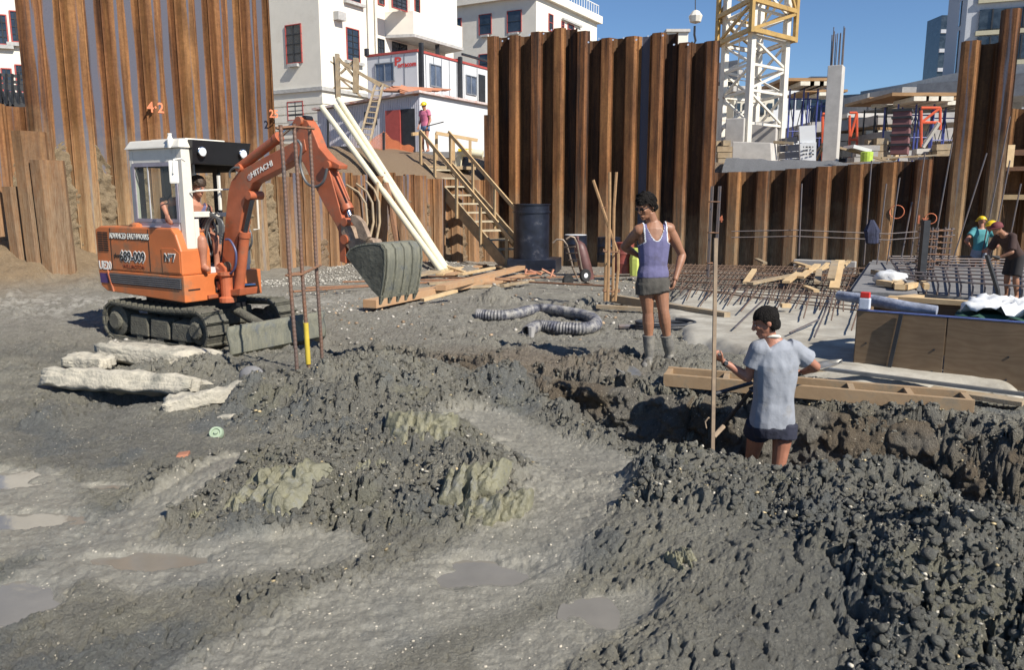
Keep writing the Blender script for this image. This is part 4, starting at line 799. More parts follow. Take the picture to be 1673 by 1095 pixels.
for (x0,y0,x1,y1,Yd,lab) in ((1384,206,1560,200,42,'long concrete floor deck under construction below the viaduct'),(1280,218,1346,214,40,'short concrete deck under construction right of the crane mast'),(1388,232,1560,230,38,'lowest concrete deck edge behind the maroon form')):
    a=P(x0,y0,Yd);b_=P(x1,y1,Yd); mb=MB(); mb.bar(a,b_,7,.45); solo('concrete_deck',mb,M_CONC2,lab,'concrete deck')
    for i in range(0): pass

for px in (600,612): 
    s_=FH(px,60,CA,aD)[0]; mb=MB(); mb.tube([pt(fR,s_,7.2,.1),pt(fR,s_,16.9,.1)],.05,8); mb.build('drainpipe',M_CREAM,bw)
s_=FH(552,60,CA,aD)[0]; mb=MB(); mb.box(pt(fR,s_,9.6,.15),(.5,.3,.35),v3(aD)); mb.build('air_conditioner',M_SILL,bw)
# ================================================= works beyond the right wall
M_BLUEP=mat('blue_painted_prop',(.05,.07,.28),rough=.5,var=.2); M_ORP=mat('red_painted_frame',(.62,.10,.04),rough=.5,var=.1); M_BEAM=mat('pale_beam_ends',(.66,.62,.52),rough=.7,var=.1)
M_PLY=mat('form_plywood',(.30,.17,.07),rough=.6,var=.2,scale=2,stretch=(1,1,8))
gz=2.75
def scaffold(name,label,px0,px1,ytop,Yd,n,m_,brc=True,deckm=M_BEAM,group='scaffold towers under the new deck'):
    t_=thing(name,label,'scaffold',P((px0+px1)/2,260,Yd),group); a=P(px0,250,Yd); b=P(px1,250,Yd); zt_=P((px0+px1)/2,ytop,Yd).z
    for i in range(n):
        for dy in (0,1.1):
            x=a.x+(b.x-a.x)*i/(n-1); mb=MB(); mb.tube([(x,a.y+dy,gz-.5),(x,a.y+dy,zt_)],.035,6); mb.build('prop',m_,t_)
    for z in (gz+.5,(gz+zt_)/2,zt_-.4):
        mb=MB(); mb.tube([(a.x,a.y,z),(b.x,a.y,z)],.025,5); mb.build('ledger',m_,t_)
    if brc:
        for i in range(n-1):
            x=a.x+(b.x-a.x)*i/(n-1); x2=a.x+(b.x-a.x)*(i+1)/(n-1); mb=MB(); mb.tube([(x,a.y,gz),(x2,a.y,zt_-.4)],.018,5); mb.tube([(x2,a.y,gz),(x,a.y,zt_-.4)],.018,5); mb.build('cross_brace',M_DSTEEL,t_)
    for i in range(max(2,n)):
        x=a.x+(b.x-a.x)*(i+.2)/n; mb=MB(); mb.box((x+.3,a.y-.1,zt_+.1),(.55,1.6,.16)); mb.build('header_beam',deckm,t_)
    mb=MB(); mb.box(((a.x+b.x)/2,a.y+.6,zt_+.28),(b.x-a.x+1.2,2.6,.12)); mb.build('deck',M_PLY,t_)
    return t_
scaffold('scaffold_tower','blue prop tower with header beams just right of the crane mast',1285,1330,145,34,3,M_BLUEP)
scaffold('scaffold_tower','scaffold tower with white beam ends below the viaduct right of the column',1425,1462,175,36,3,M_DSTEEL)
scaffold('scaffold_tower','tallest scaffold with pale beams above the maroon column form',1462,1520,170,31,3,M_BLUEP)
scaffold('scaffold_tower','scaffold right of the maroon form before the leaning tall piles',1518,1560,176,33,3,M_BLUEP)
scaffold('scaffold_tower','low row of blue props and beam ends between column and maroon form',1395,1450,222,38,4,M_BLUEP,brc=False)
scaffold('scaffold_tower','scaffold with rust red deck boards left of the concrete column',1318,1350,160,42,2,M_BLUEP)
# red frames
for (x0,x1,y0,y1,Yd,lab) in ((1505,1536,176,200,30,'red painted scaffold frame right of the maroon form'),(1388,1400,184,228,34,'red painted scaffold frame right of the concrete column'),(1344,1352,186,226,30,'red painted frame left of the concrete column')):
    t_=thing('red_scaffold',lab,'scaffold frame',P(x0,y1,Yd)); 
    for a,b in (((x0,y0),(x1,y0)),((x1,y0),(x1,y1+12)),((x0,y1),(x1,y1)),((x0,y0+4),(x0,y1+40)),((x0,y1),(x1,y0))): mb=MB(); mb.tube([P(*a,Yd),P(*b,Yd)],.05,6); mb.build('tube',M_ORP,t_)
# steel maroon crossing struts, loose timber behind the bank
M_BLK=mat('black_plastic',(.02,.02,.022),rough=.45)
loose=[((1352,236),(1470,268),29,.12,M_TIM2,'long pale plank sloping down before the concrete column'),((1452,266),(1466,254),29,.2,M_PALE,'short pale plank end beside the maroon form'),((1334,262),(1352,226),28.5,.09,M_TIM,'raking timber prop right of the white notice board'),((1344,264),(1356,232),28.7,.09,M_PALE,'pale raking stake against the concrete column'),((1322,262),(1345,234),28.3,.07,M_TIM2,'thin dark stake leaning right of the notice board'),((1264,232),(1296,234),27,.14,M_TIM2,'short board bridging the concrete blocks'),((1508,240),(1534,200),29.5,.16,M_WST,'whitish raking prop between the red frame and leaning piles'),((1440,258),(1560,252),28,.1,M_TIM2,'flat brown plank along the top of the low pile wall')]
for a,b,Yd,wd,mt,lab in loose:
    mb=MB(); mb.bar(P(*a,Yd),P(*b,Yd-.3),wd*.6,wd,V((0,-1,0))); solo('loose_plank',mb,mt,lab,'plank')
# small white pallet table
mb=MB(); mb.bar(P(1386,240,29),P(1415,248,29),.9,.12); solo('white_form_panel',mb,M_WMET,'white formwork panel lying right of the concrete column','panel')
mb=MB(); mb.lathe(P(1415,268,28.2),[(.15,0),(.2,.06),(.21,.4),(.17,.42)],14); solo('green_drum',mb,mat('lime_plastic',(.42,.6,.08),rough=.5),'lime green tub among debris on the bank under the plank','tub')
# notice board
nb=thing('notice_board','white notice board in two panels standing on the gravel bank','sign',P(1320,262,27.4))
mb=MB(); mb.hexa([P(1307,233,27.4),P(1333,233,27.3),P(1333,233,27.3)+V((0,.1,0)),P(1307,233,27.4)+V((0,.1,0)),P(1306,206,27.4),P(1332,204,27.3),P(1332,204,27.3)+V((0,.1,0)),P(1306,206,27.4)+V((0,.1,0))]); mb.build('upper_panel',M_WMET,nb)
mb=MB(); mb.hexa([P(1308,263,27.3),P(1333,263,27.2),P(1333,263,27.2)+V((0,.1,0)),P(1308,263,27.3)+V((0,.1,0)),P(1307,234,27.3),P(1334,232,27.2),P(1334,232,27.2)+V((0,.1,0)),P(1307,234,27.3)+V((0,.1,0))]); lp=mb.build('lower_panel',M_WMET,nb)
for k,y in enumerate((240,246,252)):
    for j in range(4): mb=MB(); mb.box(P(1313+j*5,y,27.18),(.07 if (j+k)%3 else .03,.01,.05)); mb.build('print_mark',M_DSTEEL,lp)
decal_text('lettering','OOOOO',P(1320,256.5,27.17),V((1,0,0)),Zv,.16,M_DSTEEL,lp,bold=.004) if 0 else None
# loose earth and clutter on the gravel bank
xs=np.linspace(1176,1470,120); rows=[]
mb=MB(); XX=[];YY=[];ZZ=[]
for px in xs:
    o_=onwall(px,300,WR0,WRd,-.17); zt_=np.interp(px,[1176,1260,1350,1400,1440,1475],[258,262,264,268,272,262]); zb_=np.interp(px,[1176,1240,1400,1500],[283,282,270,262])
    top=P(px,zt_,(o_.y+1.8)).z
    XX.append([o_.x,o_.x+.02,o_.x+.6*0+.25,o_.x+.5,o_.x+.8]); YY.append([o_.y,o_.y+.1,o_.y+.8,o_.y+1.5,o_.y+2.6]); z0_=FH(px,zb_,WR0,WRd)[1]-.06; ZZ.append([z0_,z0_+.1,z0_+(top-z0_)*.6,top,top+.02])
XX=np.array(XX).T;YY=np.array(YY).T;ZZ=np.array(ZZ).T; ZZ=ZZ+.12*(fbm(XX*2.3,YY*2,3,7)-.5)
tag(link('gravel_bank',grid_mesh('gravel_bank',XX,YY,ZZ),soil_mat('bluish_gravel',attr=False,col=(.20,.205,.215),speck=.3)),'blue grey gravel bank heaped on top of the low right pile wall','gravel bank',kind='stuff')
# walers and timber on the far right wall
wq=bpy.data.objects['far_right_sheet_pile_wall']
for z,m_,th_ in ((3.0,M_RBAR,.16),(2.55,M_RBAR,.12),(1.75,M_PALE,.14)):
    a=V((WQ0.x,WQ0.y,z))+nR*.35-uR*.3; mb=MB(); mb.bar(a,a+uR*6,.2,th_); mb.build('waler',m_,wq)
mb=MB(); a=P(1645,255,22.6); mb.box(a,(.25,.25,.6)); mb.build('packer_block',M_PALE,wq)
# ================================================= stairs
st=thing('timber_staircase','pine site stairs with handrails climbing from the pit up to the shed','staircase',G(840,437,-.45))
Yt,Yb=25.2,22.0
lA,lB=P(686,268,Yt),P(836,440,Yb); rA,rB=P(726,262,Yt+.1),P(876,432,Yb+.1)
# near stringer (left) and far stringer (right)
width=V((1.05,.55,0)); lA=P(690,272,25.6); lB=V((P(838,436,22.6).x,P(838,436,22.6).y,-.42))
run=lB-lA
M_ST=mat('muddy_pine',(.42,.30,.17),rough=.8,var=.2,scale=4,col2=(.26,.19,.11),bump=.2,dirt=(.22,.19,.13),dirts=2.5,dirta=.4); M_TREAD=mat('pale_muddy_tread',(.44,.38,.27),rough=.8,var=.15,scale=6)
wv=V((.85,.42,0))
for o_ in (V((0,0,0)),wv): mb=MB(); mb.bar(lA+o_,lB+o_,.06,.34,Zv); mb.build('stringer',M_ST,st)
nt_=12
for i in range(nt_):
    c=lA+run*((i+.5)/nt_); mb=MB(); mb.box(c+wv/2+Zv*.02,((wv.length-.06),.28,.05),wv.normalized()); mb.build('tread',M_TREAD,st)
M_RAIL=mat('handrail_pine',(.52,.37,.20),rough=.7,var=.15,scale=5,col2=(.40,.27,.14))
for o_,ks in ((V((0,0,0)),(.0,.17,.42,.68,.95)),(wv,(.02,.28,.52,.78,.97))):
    for k in ks:
        c=lA+run*k+o_; mb=MB(); mb.box(c+Zv*.40+V((-.04,-.05,0)),(.09,.09,1.35)); mb.build('post',M_RAIL,st)
    mb=MB(); mb.bar(lA+o_+Zv*1.08+V((-.04,-.11,0)),lA+run*1.02+o_+Zv*.98+V((-.04,-.11,0)),.05,.11); mb.build('handrail',M_RAIL,st)
# landing rail on top
for a,b in (((673,219),(693,217)),((712,217),(780,229))):
    mb=MB(); mb.bar(P(*a,25.7),P(*b,26.3),.06,.1); mb.build('handrail',M_RAIL,st)
for px,y0,y1 in ((713,217,262),(741,223,262),(768,228,265)): mb=MB(); mb.bar(P(px,y0,26),P(px,y1,26),.09,.09); mb.build('post',M_RAIL,st)
mb=MB(); mb.box(lA+wv/2+V((.0,.9,-.02)),(1.9,1.7,.1),wv.normalized()); mb.build('landing_deck',M_ST,st)
mb=MB(); mb.box(lA+wv/2+V((.9,.9,-.4)),(.1,.1,.9)); mb.build('post',M_ST,st)
# white pvc elbow pipe and yellow cap near the top
pv=thing('bent_pvc_pipe','cream plastic downpipe with an elbow and yellow bracket behind the handrail','pipe',P(750,285,26.6))
M_PVC=mat('cream_pvc',(.72,.68,.5),rough=.35,var=.04,spec=.5); M_YEL=mat('yellow_plastic',(.75,.55,.03),rough=.4,var=.05)
mb=MB(); mb.tube([P(745,286,26.5),P(749,262,26.5),P(752,251,26.5),P(760,249,26.4),P(789,252,26.3)],.13,10); mb.build('pipe',M_PVC,pv,smooth=True)
mb=MB(); mb.box(P(760,245,26.4),(.45,.2,.08)); mb.build('bracket',M_YEL,pv)
# ================================================= three long cream pipes leaning on the wall
for (a,ya),(b,yb),lab in ((((526,175),25.3),((722,444),19.6),'leftmost of three long cream plastic pipes leaning on the middle wall'),(((549,173),25.6),((728,442),19.9),'middle one of three long cream plastic pipes leaning on the wall'),(((553,162),25.9),((730,440),20.1),'rightmost cream plastic pipe of the three, its grey middle shining')):
    mb=MB(); mb.tube([P(*a,ya),P(*a,ya).lerp(P(*b,yb),.5),P(*b,yb)],.085,12); solo('leaning_pipe',mb,M_PVC,lab,'pipe',group='cream pipes leaning against the pit wall',smooth=True)
# bent rusty bars against the wall
for i,(x0,y0,x1,y1,bx,yd,lab) in enumerate([(566,302,592,395,.35,21.5,'bent rusty strip leaning leftmost behind the bucket'),(582,300,603,395,.3,21.6,'second bent rusty strip from the left behind the bucket'),(598,296,614,398,.25,21.7,'third bent rusty strip, most curved, behind the bucket'),(617,298,616,395,.0,21.8,'straight rusty strip behind the bucket'),(630,300,650,400,.0,21.9,'dark raking timber behind the bucket')]):
    a=P(x0,y0,yd+.3);b=P(x1,y1,yd-.2); mid=a.lerp(b,.4)+V((bx,0,.1)); mb=MB(); mb.tube([a,a.lerp(mid,.5)+V((bx*.2,0,.05)),mid,mid.lerp(b,.5)+V((bx*.25,0,0)),b],.035 if i<4 else .09,6); solo('rusty_strip',mb,M_RBAR if i==4 else M_TIM2,lab,'strip',group='bent strips leaning on the middle wall')
# ================================================= tank, drums, trolley, cylinder
M_TANK=mat('black_painted_steel',(.014,.018,.032),rough=.38,var=.3,scale=3,spec=.5,dirt=(.1,.1,.11),dirts=3,dirta=.15)
def gz_(px,py): g=G(px,py,-.3); return V((g.x,g.y,HZ(g.x,g.y)))
tk=thing('steel_tank','tall black steel cylinder tank on a square base beside the stairs','tank',P(868,428,22.2))
p_=P(868,424,22.3); h=P(868,333,22.3).z-p_.z; r_=29/F*22.3
mb=MB(); mb.lathe(p_,[(r_,0),(r_,h*.84),(r_+.03,h*.84),(r_+.03,h*.87),(r_,h*.87),(r_,h-.03),(r_+.03,h-.03),(r_+.03,h),(r_-.06,h),(r_-.06,h-.1)],32); mb.build('shell',M_TANK,tk,smooth=True)
mb=MB(); mb.box(p_+V((.1,0,-.14)),(1.35,1.2,.36),V((1,-.2,0))); mb.build('base',M_TANK,tk,bevel=.02)
def drum(px,y0,y1,wp,Yd,m_,lab,rimm=None):
    t_=thing('oil_drum',lab,'drum',P(px,y1,Yd),'drums standing along the dark pile wall'); p_=P(px,y1-2,Yd); h=P(px,y0,Yd).z-p_.z; r=wp/2/F*Yd
    mb=MB(); prof=[(r,0)]
    for k in (.33,.66): prof+=[(r,h*k-.03),(r*1.05,h*k),(r,h*k+.03)]
    prof+=[(r,h-.02),(r*1.03,h),(r*.95,h),(r*.95,h-.03)]
    mb.lathe(p_,prof,24); mb.build('shell',m_,t_,smooth=True)
    mb=MB(); mb.lathe(p_+Zv*(h),[(r*.94,0),(r*.94,.012)],20); mb.build('lid',rimm or m_,t_)
M_RDR=mat('faded_red_drum',(.26,.06,.045),rough=.55,var=.25,scale=5,dirt=(.2,.1,.07),dirts=4,dirta=.4)
drum(940,384,428,37,20.5,M_TANK,'black drum with a pale lid behind the hand trolley',M_WMET)
drum(994,388,430,38,20.2,M_TANK,'black drum behind the bundle of bamboo like bars')
drum(1019,397,448,32,18.6,M_RDR,'faded red drum left of the standing worker')
t_=P(1040,450,18.3); mb=MB(); mb.tube([t_,t_+Zv*.38,t_+V((.03,0,.62))],[.16,.18,.15],10); solo('lime_plastic_sack',mb,mat('lime_sack',(.62,.70,.16),rough=.5,var=.1),'lime yellow plastic tub between the red drum and the standing worker','tub')
# gas cylinder
p_=P(962,458,18.4); mb=MB(); r_=.15; mb.lathe(p_,[(r_*.9,0),(r_,.03),(r_,.72),(r_*.85,.84),(r_*.4,.92),(.03,.94),(.03,1.0),(.045,1.0),(.045,1.04),(.02,1.06)],18,V((-.28,.1,1)))
solo('gas_cylinder',mb,mat('maroon_cylinder',(.12,.055,.05),rough=.5,var=.2,scale=5),'maroon gas cylinder leaning behind the hand trolley','gas cylinder',smooth=True)
# hand trolley
ht=thing('hand_trolley','rusty two wheeled hand trolley with curved handles and white hubs','hand truck',P(945,462,17.3))
M_TUBE=mat('worn_steel_tube',(.22,.17,.13),rough=.5,metal=.3,var=.2); M_RUB=mat('black_rubber',(.02,.02,.02),rough=.7)
Y0=17.3
for a in (((903,397),(910,391),(920,392),(926,400),(937,441),(944,456)),((925,391),(932,386),(938,388),(943,398),(950,438),(958,452))):
    mb=MB(); mb.tube([P(x,y,Y0+ (.15 if a[0][0]<910 else -.1)) for x,y in a],.022,8); mb.build('frame_tube',M_TUBE,ht,smooth=True)
for y in (404,414,425,436): mb=MB(); mb.tube([P(905+22*(y-391)/60+12,y,Y0+.15),P(936+18*(y-391)/60,y-1,Y0-.1)],.014,6); mb.build('crossbar',M_TUBE,ht)
for px,py,hub in ((928,459,M_RUB),(956,450,M_WMET)):
    c=P(px,py,Y0-.1); 
    q=MB(); q.lathe(c,[(.075,-.035),(.125,-.04),(.14,-.02),(.14,.02),(.125,.04),(.075,.035)],20,V((.5,-.86,0))); w_=q.build('wheel',M_RUB,ht,smooth=True)
    q=MB(); q.lathe(c,[(.078,-.03),(.078,.03),(.03,.04)],16,V((.5,-.86,0))); q.build('hub',hub,w_)
mb=MB(); mb.bar(P(940,459,Y0-.1),P(965,462,Y0+.2),.25,.015); mb.build('toe_plate',M_TUBE,ht)
# ================================================= tied bundle of bare bars
bt=thing('starter_bar_bundle','cluster of rusty upright bars tied with links left of the standing worker','rebar cage',G(998,492,-.05))
for i,pl in enumerate((((969,294),(996,375),(1010,415)),((996,281),(996,330),(993,492)),((1007,281),(1003,340),(1001,492)),((1010,415),(1010,440),(1005,492)),((991,386),(988,492)))):
    Yd=12.4 if i%2 else 12.9; mb=MB(); mb.tube([P(x,y,Yd) for x,y in pl],.024,6); mb.build('bar',M_TUBEB if 0 else mat('ochre_rusty_bar',(.38,.24,.12),rough=.8,var=.25,scale=12,col2=(.25,.14,.07)),bt)
for y in (411,476): mb=MB(); mb.tube([P(986,y,12.4),P(1012,y+1,12.4),P(1012,y-2,12.9),P(986,y-3,12.9),P(986,y,12.4)],.014,5); mb.build('tie',M_RBAR,bt)
mb=MB(); mb.tube([P(981,338,12.6),P(990,339,12.6)],.01,4); mb.build('tie_wire',M_RBAR,bt)
# ================================================= concrete floor, reinforcement, slab
M_FLOOR=mat('lime_blinding',(.42,.40,.345),rough=.85,var=.12,scale=2.2,dirt=(.27,.25,.21),dirts=1.6,dirta=.75,bump=.2,bscale=12)
fp=[(1105,470),(1440,472),(1700,470),(1700,660),(1400,640),(1240,610),(1100,560),(1060,505)]
gp=[G(x,y,-.0) for x,y in fp]; nX=70
# draped sheet
xs_=[p.x for p in gp]; ys_=[p.y for p in gp]
def inside(x,y,poly):
    c=False; j=len(poly)-1
    for i in range(len(poly)):
        if (poly[i].y>y)!=(poly[j].y>y) and x<(poly[j].x-poly[i].x)*(y-poly[i].y)/(poly[j].y-poly[i].y)+poly[i].x: c=not c
        j=i
    return c
gx=np.arange(min(xs_),max(xs_),.07); gy=np.arange(min(ys_),max(ys_),.07); GX,GY=np.meshgrid(gx,gy); mm_,_=macro(GX,GY),0
pd_=np.full(GX.shape,1e9)
gpl=[(p.x,p.y) for p in gp]; pd_,_=segd(GX,GY,gpl+[gpl[0]])
ins=np.array([[inside(xx,yy,gp) for xx in gx] for yy in gy]); sd=np.where(ins,pd_,-pd_)+.5*(fbm(GX*1.3,GY*1.3,4,8)-.5)
GZ=mm_-.12+.23*sstep(.0,.35,sd)+.03*(fbm(GX*1.5,GY*1.5,3,3)-.5)+.012*fbm(GX*9,GY*9,3,4)
b=bmesh.new(); idx={}
for i in range(len(gy)-1):
    for j in range(len(gx)-1):
        if sd[i,j]>-.1:
            f=[]
            for a,c in ((i,j),(i,j+1),(i+1,j+1),(i+1,j)):
                if (a,c) not in idx: idx[(a,c)]=b.verts.new((GX[a,c],GY[a,c],GZ[a,c]))
                f.append(idx[(a,c)])
            b.faces.new(f)
me=bpy.data.meshes.new('concrete_floor'); b.to_mesh(me); b.free(); me.shade_smooth(); tag(link('concrete_floor',me,M_FLOOR),kind='structure')
def fz(x,y): return HZ(x,y)+.14
# reinforcement mat
rm=thing('reinforcement_mat','wide mat of crossing rusty bars laid over the concrete floor','rebar mat',G(1180,460,0))
A_,B_,C_,D_=G(1062,468,.1),G(1085,436,-.3),G(1420,438,-.3),G(1410,510,.1)
M_RBR2=mat('brown_rebar',(.17,.10,.065),rough=.8,var=.3,scale=20,col2=(.09,.065,.05))
def q4(u,v): return (A_*(1-u)+D_*u)*(1-v)+(B_*(1-u)+C_*u)*v
for i in range(34):
    v_=(i/33)**1.0; mb=MB(); pl=[]
    for u in (0,.25,.5,.75,1.0): p=q4(u,v_); pl.append((p.x+random.uniform(-.1,.1),p.y+random.uniform(-.03,.03),fz(p.x,p.y)+.03+.02*math.sin(i*1.3+u*5)))
    mb.tube(pl,.0095,5); mb.build('bar',M_RBR2,rm)
for i in range(46):
    u=i/45; mb=MB(); k=random.uniform(-.09,.0)-(.12 if i%5==0 else 0); pl=[]
    for v_ in (k,.3,.65,1.0): p=q4(u+(.0 if v_>0 else random.uniform(-.02,.02)),v_); pl.append((p.x+(1-v_)*random.uniform(-.05,.05),p.y,fz(p.x,p.y)+.045))
    mb.tube(pl,.0095,5); mb.build('bar',M_RBR2,rm)
# horizontal long bars at ground left of man
for (a,b_,lab) in (((560,468),(1060,452),'longest thin rusty bar lying across the ground behind the trolley'),((1060,446),(1400,455),'rusty bar stretched across the top of the reinforcement mat'),((700,455),(1000,478),'thin rusty rod lying between the planks and the corrugated hose'),((480,490),(760,462),'dark rod on the ground behind the bucket'),((500,482),(700,470),'second dark rod on the ground behind the bucket')):
    g0=G(*a,-.1);g1=G(*b_,-.1); n_=8; mb=MB(); mb.tube([(g0.lerp(g1,i/n_).x,g0.lerp(g1,i/n_).y+.04*math.sin(i),HZ(g0.lerp(g1,i/n_).x,g0.lerp(g1,i/n_).y)+.12) for i in range(n_+1)],.02,6); solo('steel_bar',mb,M_RBAR,lab,'steel bar')
# raised slab
M_SLAB=mat('damp_grey_concrete',(.20,.20,.205),rough=.8,var=.15,scale=2,dirt=(.12,.12,.125),dirts=2,dirta=.4,bump=.25,bscale=18)
sl_=thing('concrete_slab','raised dark grey concrete slab with a kerbed edge behind the plywood box','slab',G(1500,490,.1))
def slabpoly(pts,zt_,zb_,nm,par): 
    mb=MB(); n=len(pts); mb.add([V((p.x,p.y,zb_)) for p in pts]+[V((p.x,p.y,zt_)) for p in pts],[tuple(range(n-1,-1,-1)),tuple(range(n,2*n))]+[(i,(i+1)%n,n+(i+1)%n,n+i) for i in range(n)]); return mb.build(nm,M_SLAB,par,bevel=.012)
slabpoly([G(1388,472,.12),G(1800,500,.12),G(1800,446,.05),G(1420,432,.05)],.12,-.7,'slab_body',sl_)
slabpoly([G(1392,470,.25),G(1500,476,.25),G(1490,434,.12),G(1425,430,.12)],.20,.12,'upstand',sl_)
mb=MB(); a=onwall(1300,430,WR0,WRd,.25);b_=onwall(1400,432,WR0,WRd,.25); a.z=b_.z=-.25; mb.bar(a,b_,.3,.6); solo('concrete_kerb',mb,M_CONC2,'low pale concrete kerb at the foot of the low right wall','kerb',bevel=.02)
# mesh on slab: shadowy grid of upright hairpins
mg=thing('slab_reinforcement','open grid of dark bars standing over the raised slab','rebar mat',G(1580,470,.1))
a,b_,c_,d_=G(1450,440,.05),G(1478,476,.14),G(1800,500,.14),G(1800,442,.05)
for i in range(17):
    u=i/16; mb=MB(); p0=a.lerp(d_,u); p1=b_.lerp(c_,u); mb.tube([V((p0.x,p0.y,.34)),V((p1.x,p1.y,.30)),V((p1.x,p1.y,.12))],.017,5); mb.build('bar',M_BAR,mg)
for i in range(9):
    u=i/8; mb=MB(); p0=a.lerp(b_,u); p1=d_.lerp(c_,u); mb.tube([V((p0.x,p0.y,.36)),V((p1.x,p1.y,.36))],.017,5); mb.build('bar',M_BAR,mg)
# tall starter bars
sb=thing('tall_starter_bars','row of tall thin reinforcing bars leaning in front of the right hand pile wall','starter bars',G(1500,440,0))
for x0,y0,x1,y1 in ((1411,433,1424,262),(1432,436,1448,300),(1449,432,1470,290),(1486,436,1511,250),(1520,436,1556,232),(1552,440,1612,250),(1617,430,1650,262),(1640,440,1668,300),(1600,436,1650,190),(1305,418,1310,300),(1470,436,1490,330),(1540,436,1551,362)):
    Yd=18.6; mb=MB(); mb.tube([P(x0,y0,Yd),P(x1,y1,Yd+.3)],.017,5); mb.build('bar',M_BAR,sb)
for y in (378,388): mb=MB(); mb.tube([P(1195,y,19.2),P(1300,y-2,18.9),P(1450,y+4,18.6),P(1560,y-4,18.5)],.012,5); mb.build('tie_rail',M_BAR,sb)
# rebar column cages
def cage(px,y0,y1,wp,Yd,lab,nt=5,m_=None):
    t_=thing('rebar_cage',lab,'rebar cage',P(px,y1,Yd)); w_=wp/F*Yd; c0=P(px,y1,Yd); zt_=P(px,y0,Yd).z
    for dx in (-.5,.5):
        for dy in (0,.8): mb=MB(); mb.tube([(c0.x+dx*w_,c0.y+dy*w_,c0.z),(c0.x+dx*w_+.02,c0.y+dy*w_,zt_)],.02,6); mb.build('bar',m_ or M_BAR,t_)
    for i in range(nt):
        z=c0.z+(zt_-c0.z)*(i+.5)/nt; mb=MB(); e=w_/2+.02; mb.tube([(c0.x-e,c0.y-.02,z),(c0.x+e,c0.y-.02,z),(c0.x+e,c0.y+.8*w_+.02,z),(c0.x-e,c0.y+.8*w_+.02,z),(c0.x-e,c0.y-.02,z)],.012,5); mb.build('tie',M_RBAR,t_)
cage(1163,304,455,12,17.5,'slim rebar column cage behind the levelling staff',3)
cage(1512,372,470,20,15.5,'dark rebar cage with ladder like ties on the raised slab',8,M_BAR)
cage(1535,372,440,26,16.5,'lower open rebar cage right of the dark one on the slab',7,M_BAR)
mb=MB(); mb.box(P(1508,418,15.3),(.12,.12,1.35)); solo('dark_stake',mb,M_DSTEEL,'black post beside the rebar cage on the slab','post')
# jacket
mb=MB(); 
for k in range(7): x=1424+random.uniform(-5,5); mb.tube([P(1424,360,18.2),P(x,378,18.15),P(x+random.uniform(-4,4),398,18.1)],[.05,.13,.07],7)
solo('hanging_jacket',mb,mat('navy_cloth',(.03,.035,.07),rough=.9,var=.3),'navy checked jacket hung on the tall starter bars','jacket',smooth=True)
# timber offcuts heap
off=[(1218,462,1232,450,.10,'small offcut at the left of the timber litter on the mat'),(1225,466,1295,452,.13,'long flat board at the left of the litter on the mat'),(1284,466,1308,448,.14,'grey board end sloping across the mat litter'),(1298,435,1320,452,.12,'curved top left board in the mat litter'),(1318,440,1330,435,.1,'small block at the top of the mat litter'),(1330,446,1350,438,.13,'short board right of the mat litter top'),(1308,458,1335,446,.13,'board crossing the middle of the mat litter'),(1335,470,1338,448,.12,'upright short block in the mat litter'),(1316,468,1334,476,.1,'lowest short board of the mat litter'),(1340,443,1352,441,.08,'tiny chip right of the mat litter'),(1357,462,1364,432,.13,'tall left plank leaning on the slab edge'),(1362,480,1372,434,.17,'widest pale plank leaning on the slab edge'),(1372,440,1387,434,.09,'short board behind the leaning planks'),(1236,425,1250,432,.1,'small pale board at the foot of the low right wall'),(1300,440,1312,436,.07,'tiny pale chip at the top left of the mat litter')]
for i,(x0,y0,x1,y1,wd,lab) in enumerate(off):
    g0=G(x0,y0,.12);g1=G(x1,y1,.12); 
    if i in (10,11): g0=P(x0,y0,14.3); g1=P(x1,y1,15.2)
    mb=MB(); mb.bar(g0+Zv*.03*(i%4),g1+Zv*(.03*(i%4)+(.12 if i%3==0 else 0)),wd,.045); solo('timber_offcut',mb,(M_PALE,M_TIM2,M_PALE)[i%3],lab,'board',group='timber offcuts littering the rebar mat')
for i,(x0,y0,x1,y1,wd,lab) in enumerate([(1424,448,1472,458,.05,'thin dark batten on the upstand of the slab'),(1436,466,1462,470,.14,'short block with end grain on the slab edge'),(1463,462,1470,474,.16,'pale square block end on the slab edge'),(1478,474,1495,470,.10,'small ochre chip right of the blocks on the slab'),(1507,466,1514,474,.08,'tiny ochre block beside the cage foot')]):
    g0=G(x0,y0,.22);g1=G(x1,y1,.22); mb=MB(); mb.bar(g0+Zv*.05,g1+Zv*.05,wd,.09); solo('timber_block',mb,M_TIM2 if i==0 else M_PALE,lab,'timber block')
b=bmesh.new(); bmesh.ops.create_icosphere(b,subdivisions=3,radius=1)
for v in b.verts: n_=fbm(np.array([v.co.x*2+5]),np.array([v.co.y*2+v.co.z*2]),4,3)[0]; v.co*=(.6+.8*n_)
me=bpy.data.meshes.new('plastic_bag'); b.to_mesh(me); b.free(); me.shade_smooth(); o=link('plastic_bag',me,mat('clear_plastic',(.6,.62,.64),rough=.25,var=.1)); o.location=G(1455,455,.32); o.scale=(.26,.2,.16); tag(o,'crumpled pale plastic bag on the slab upstand','plastic bag')

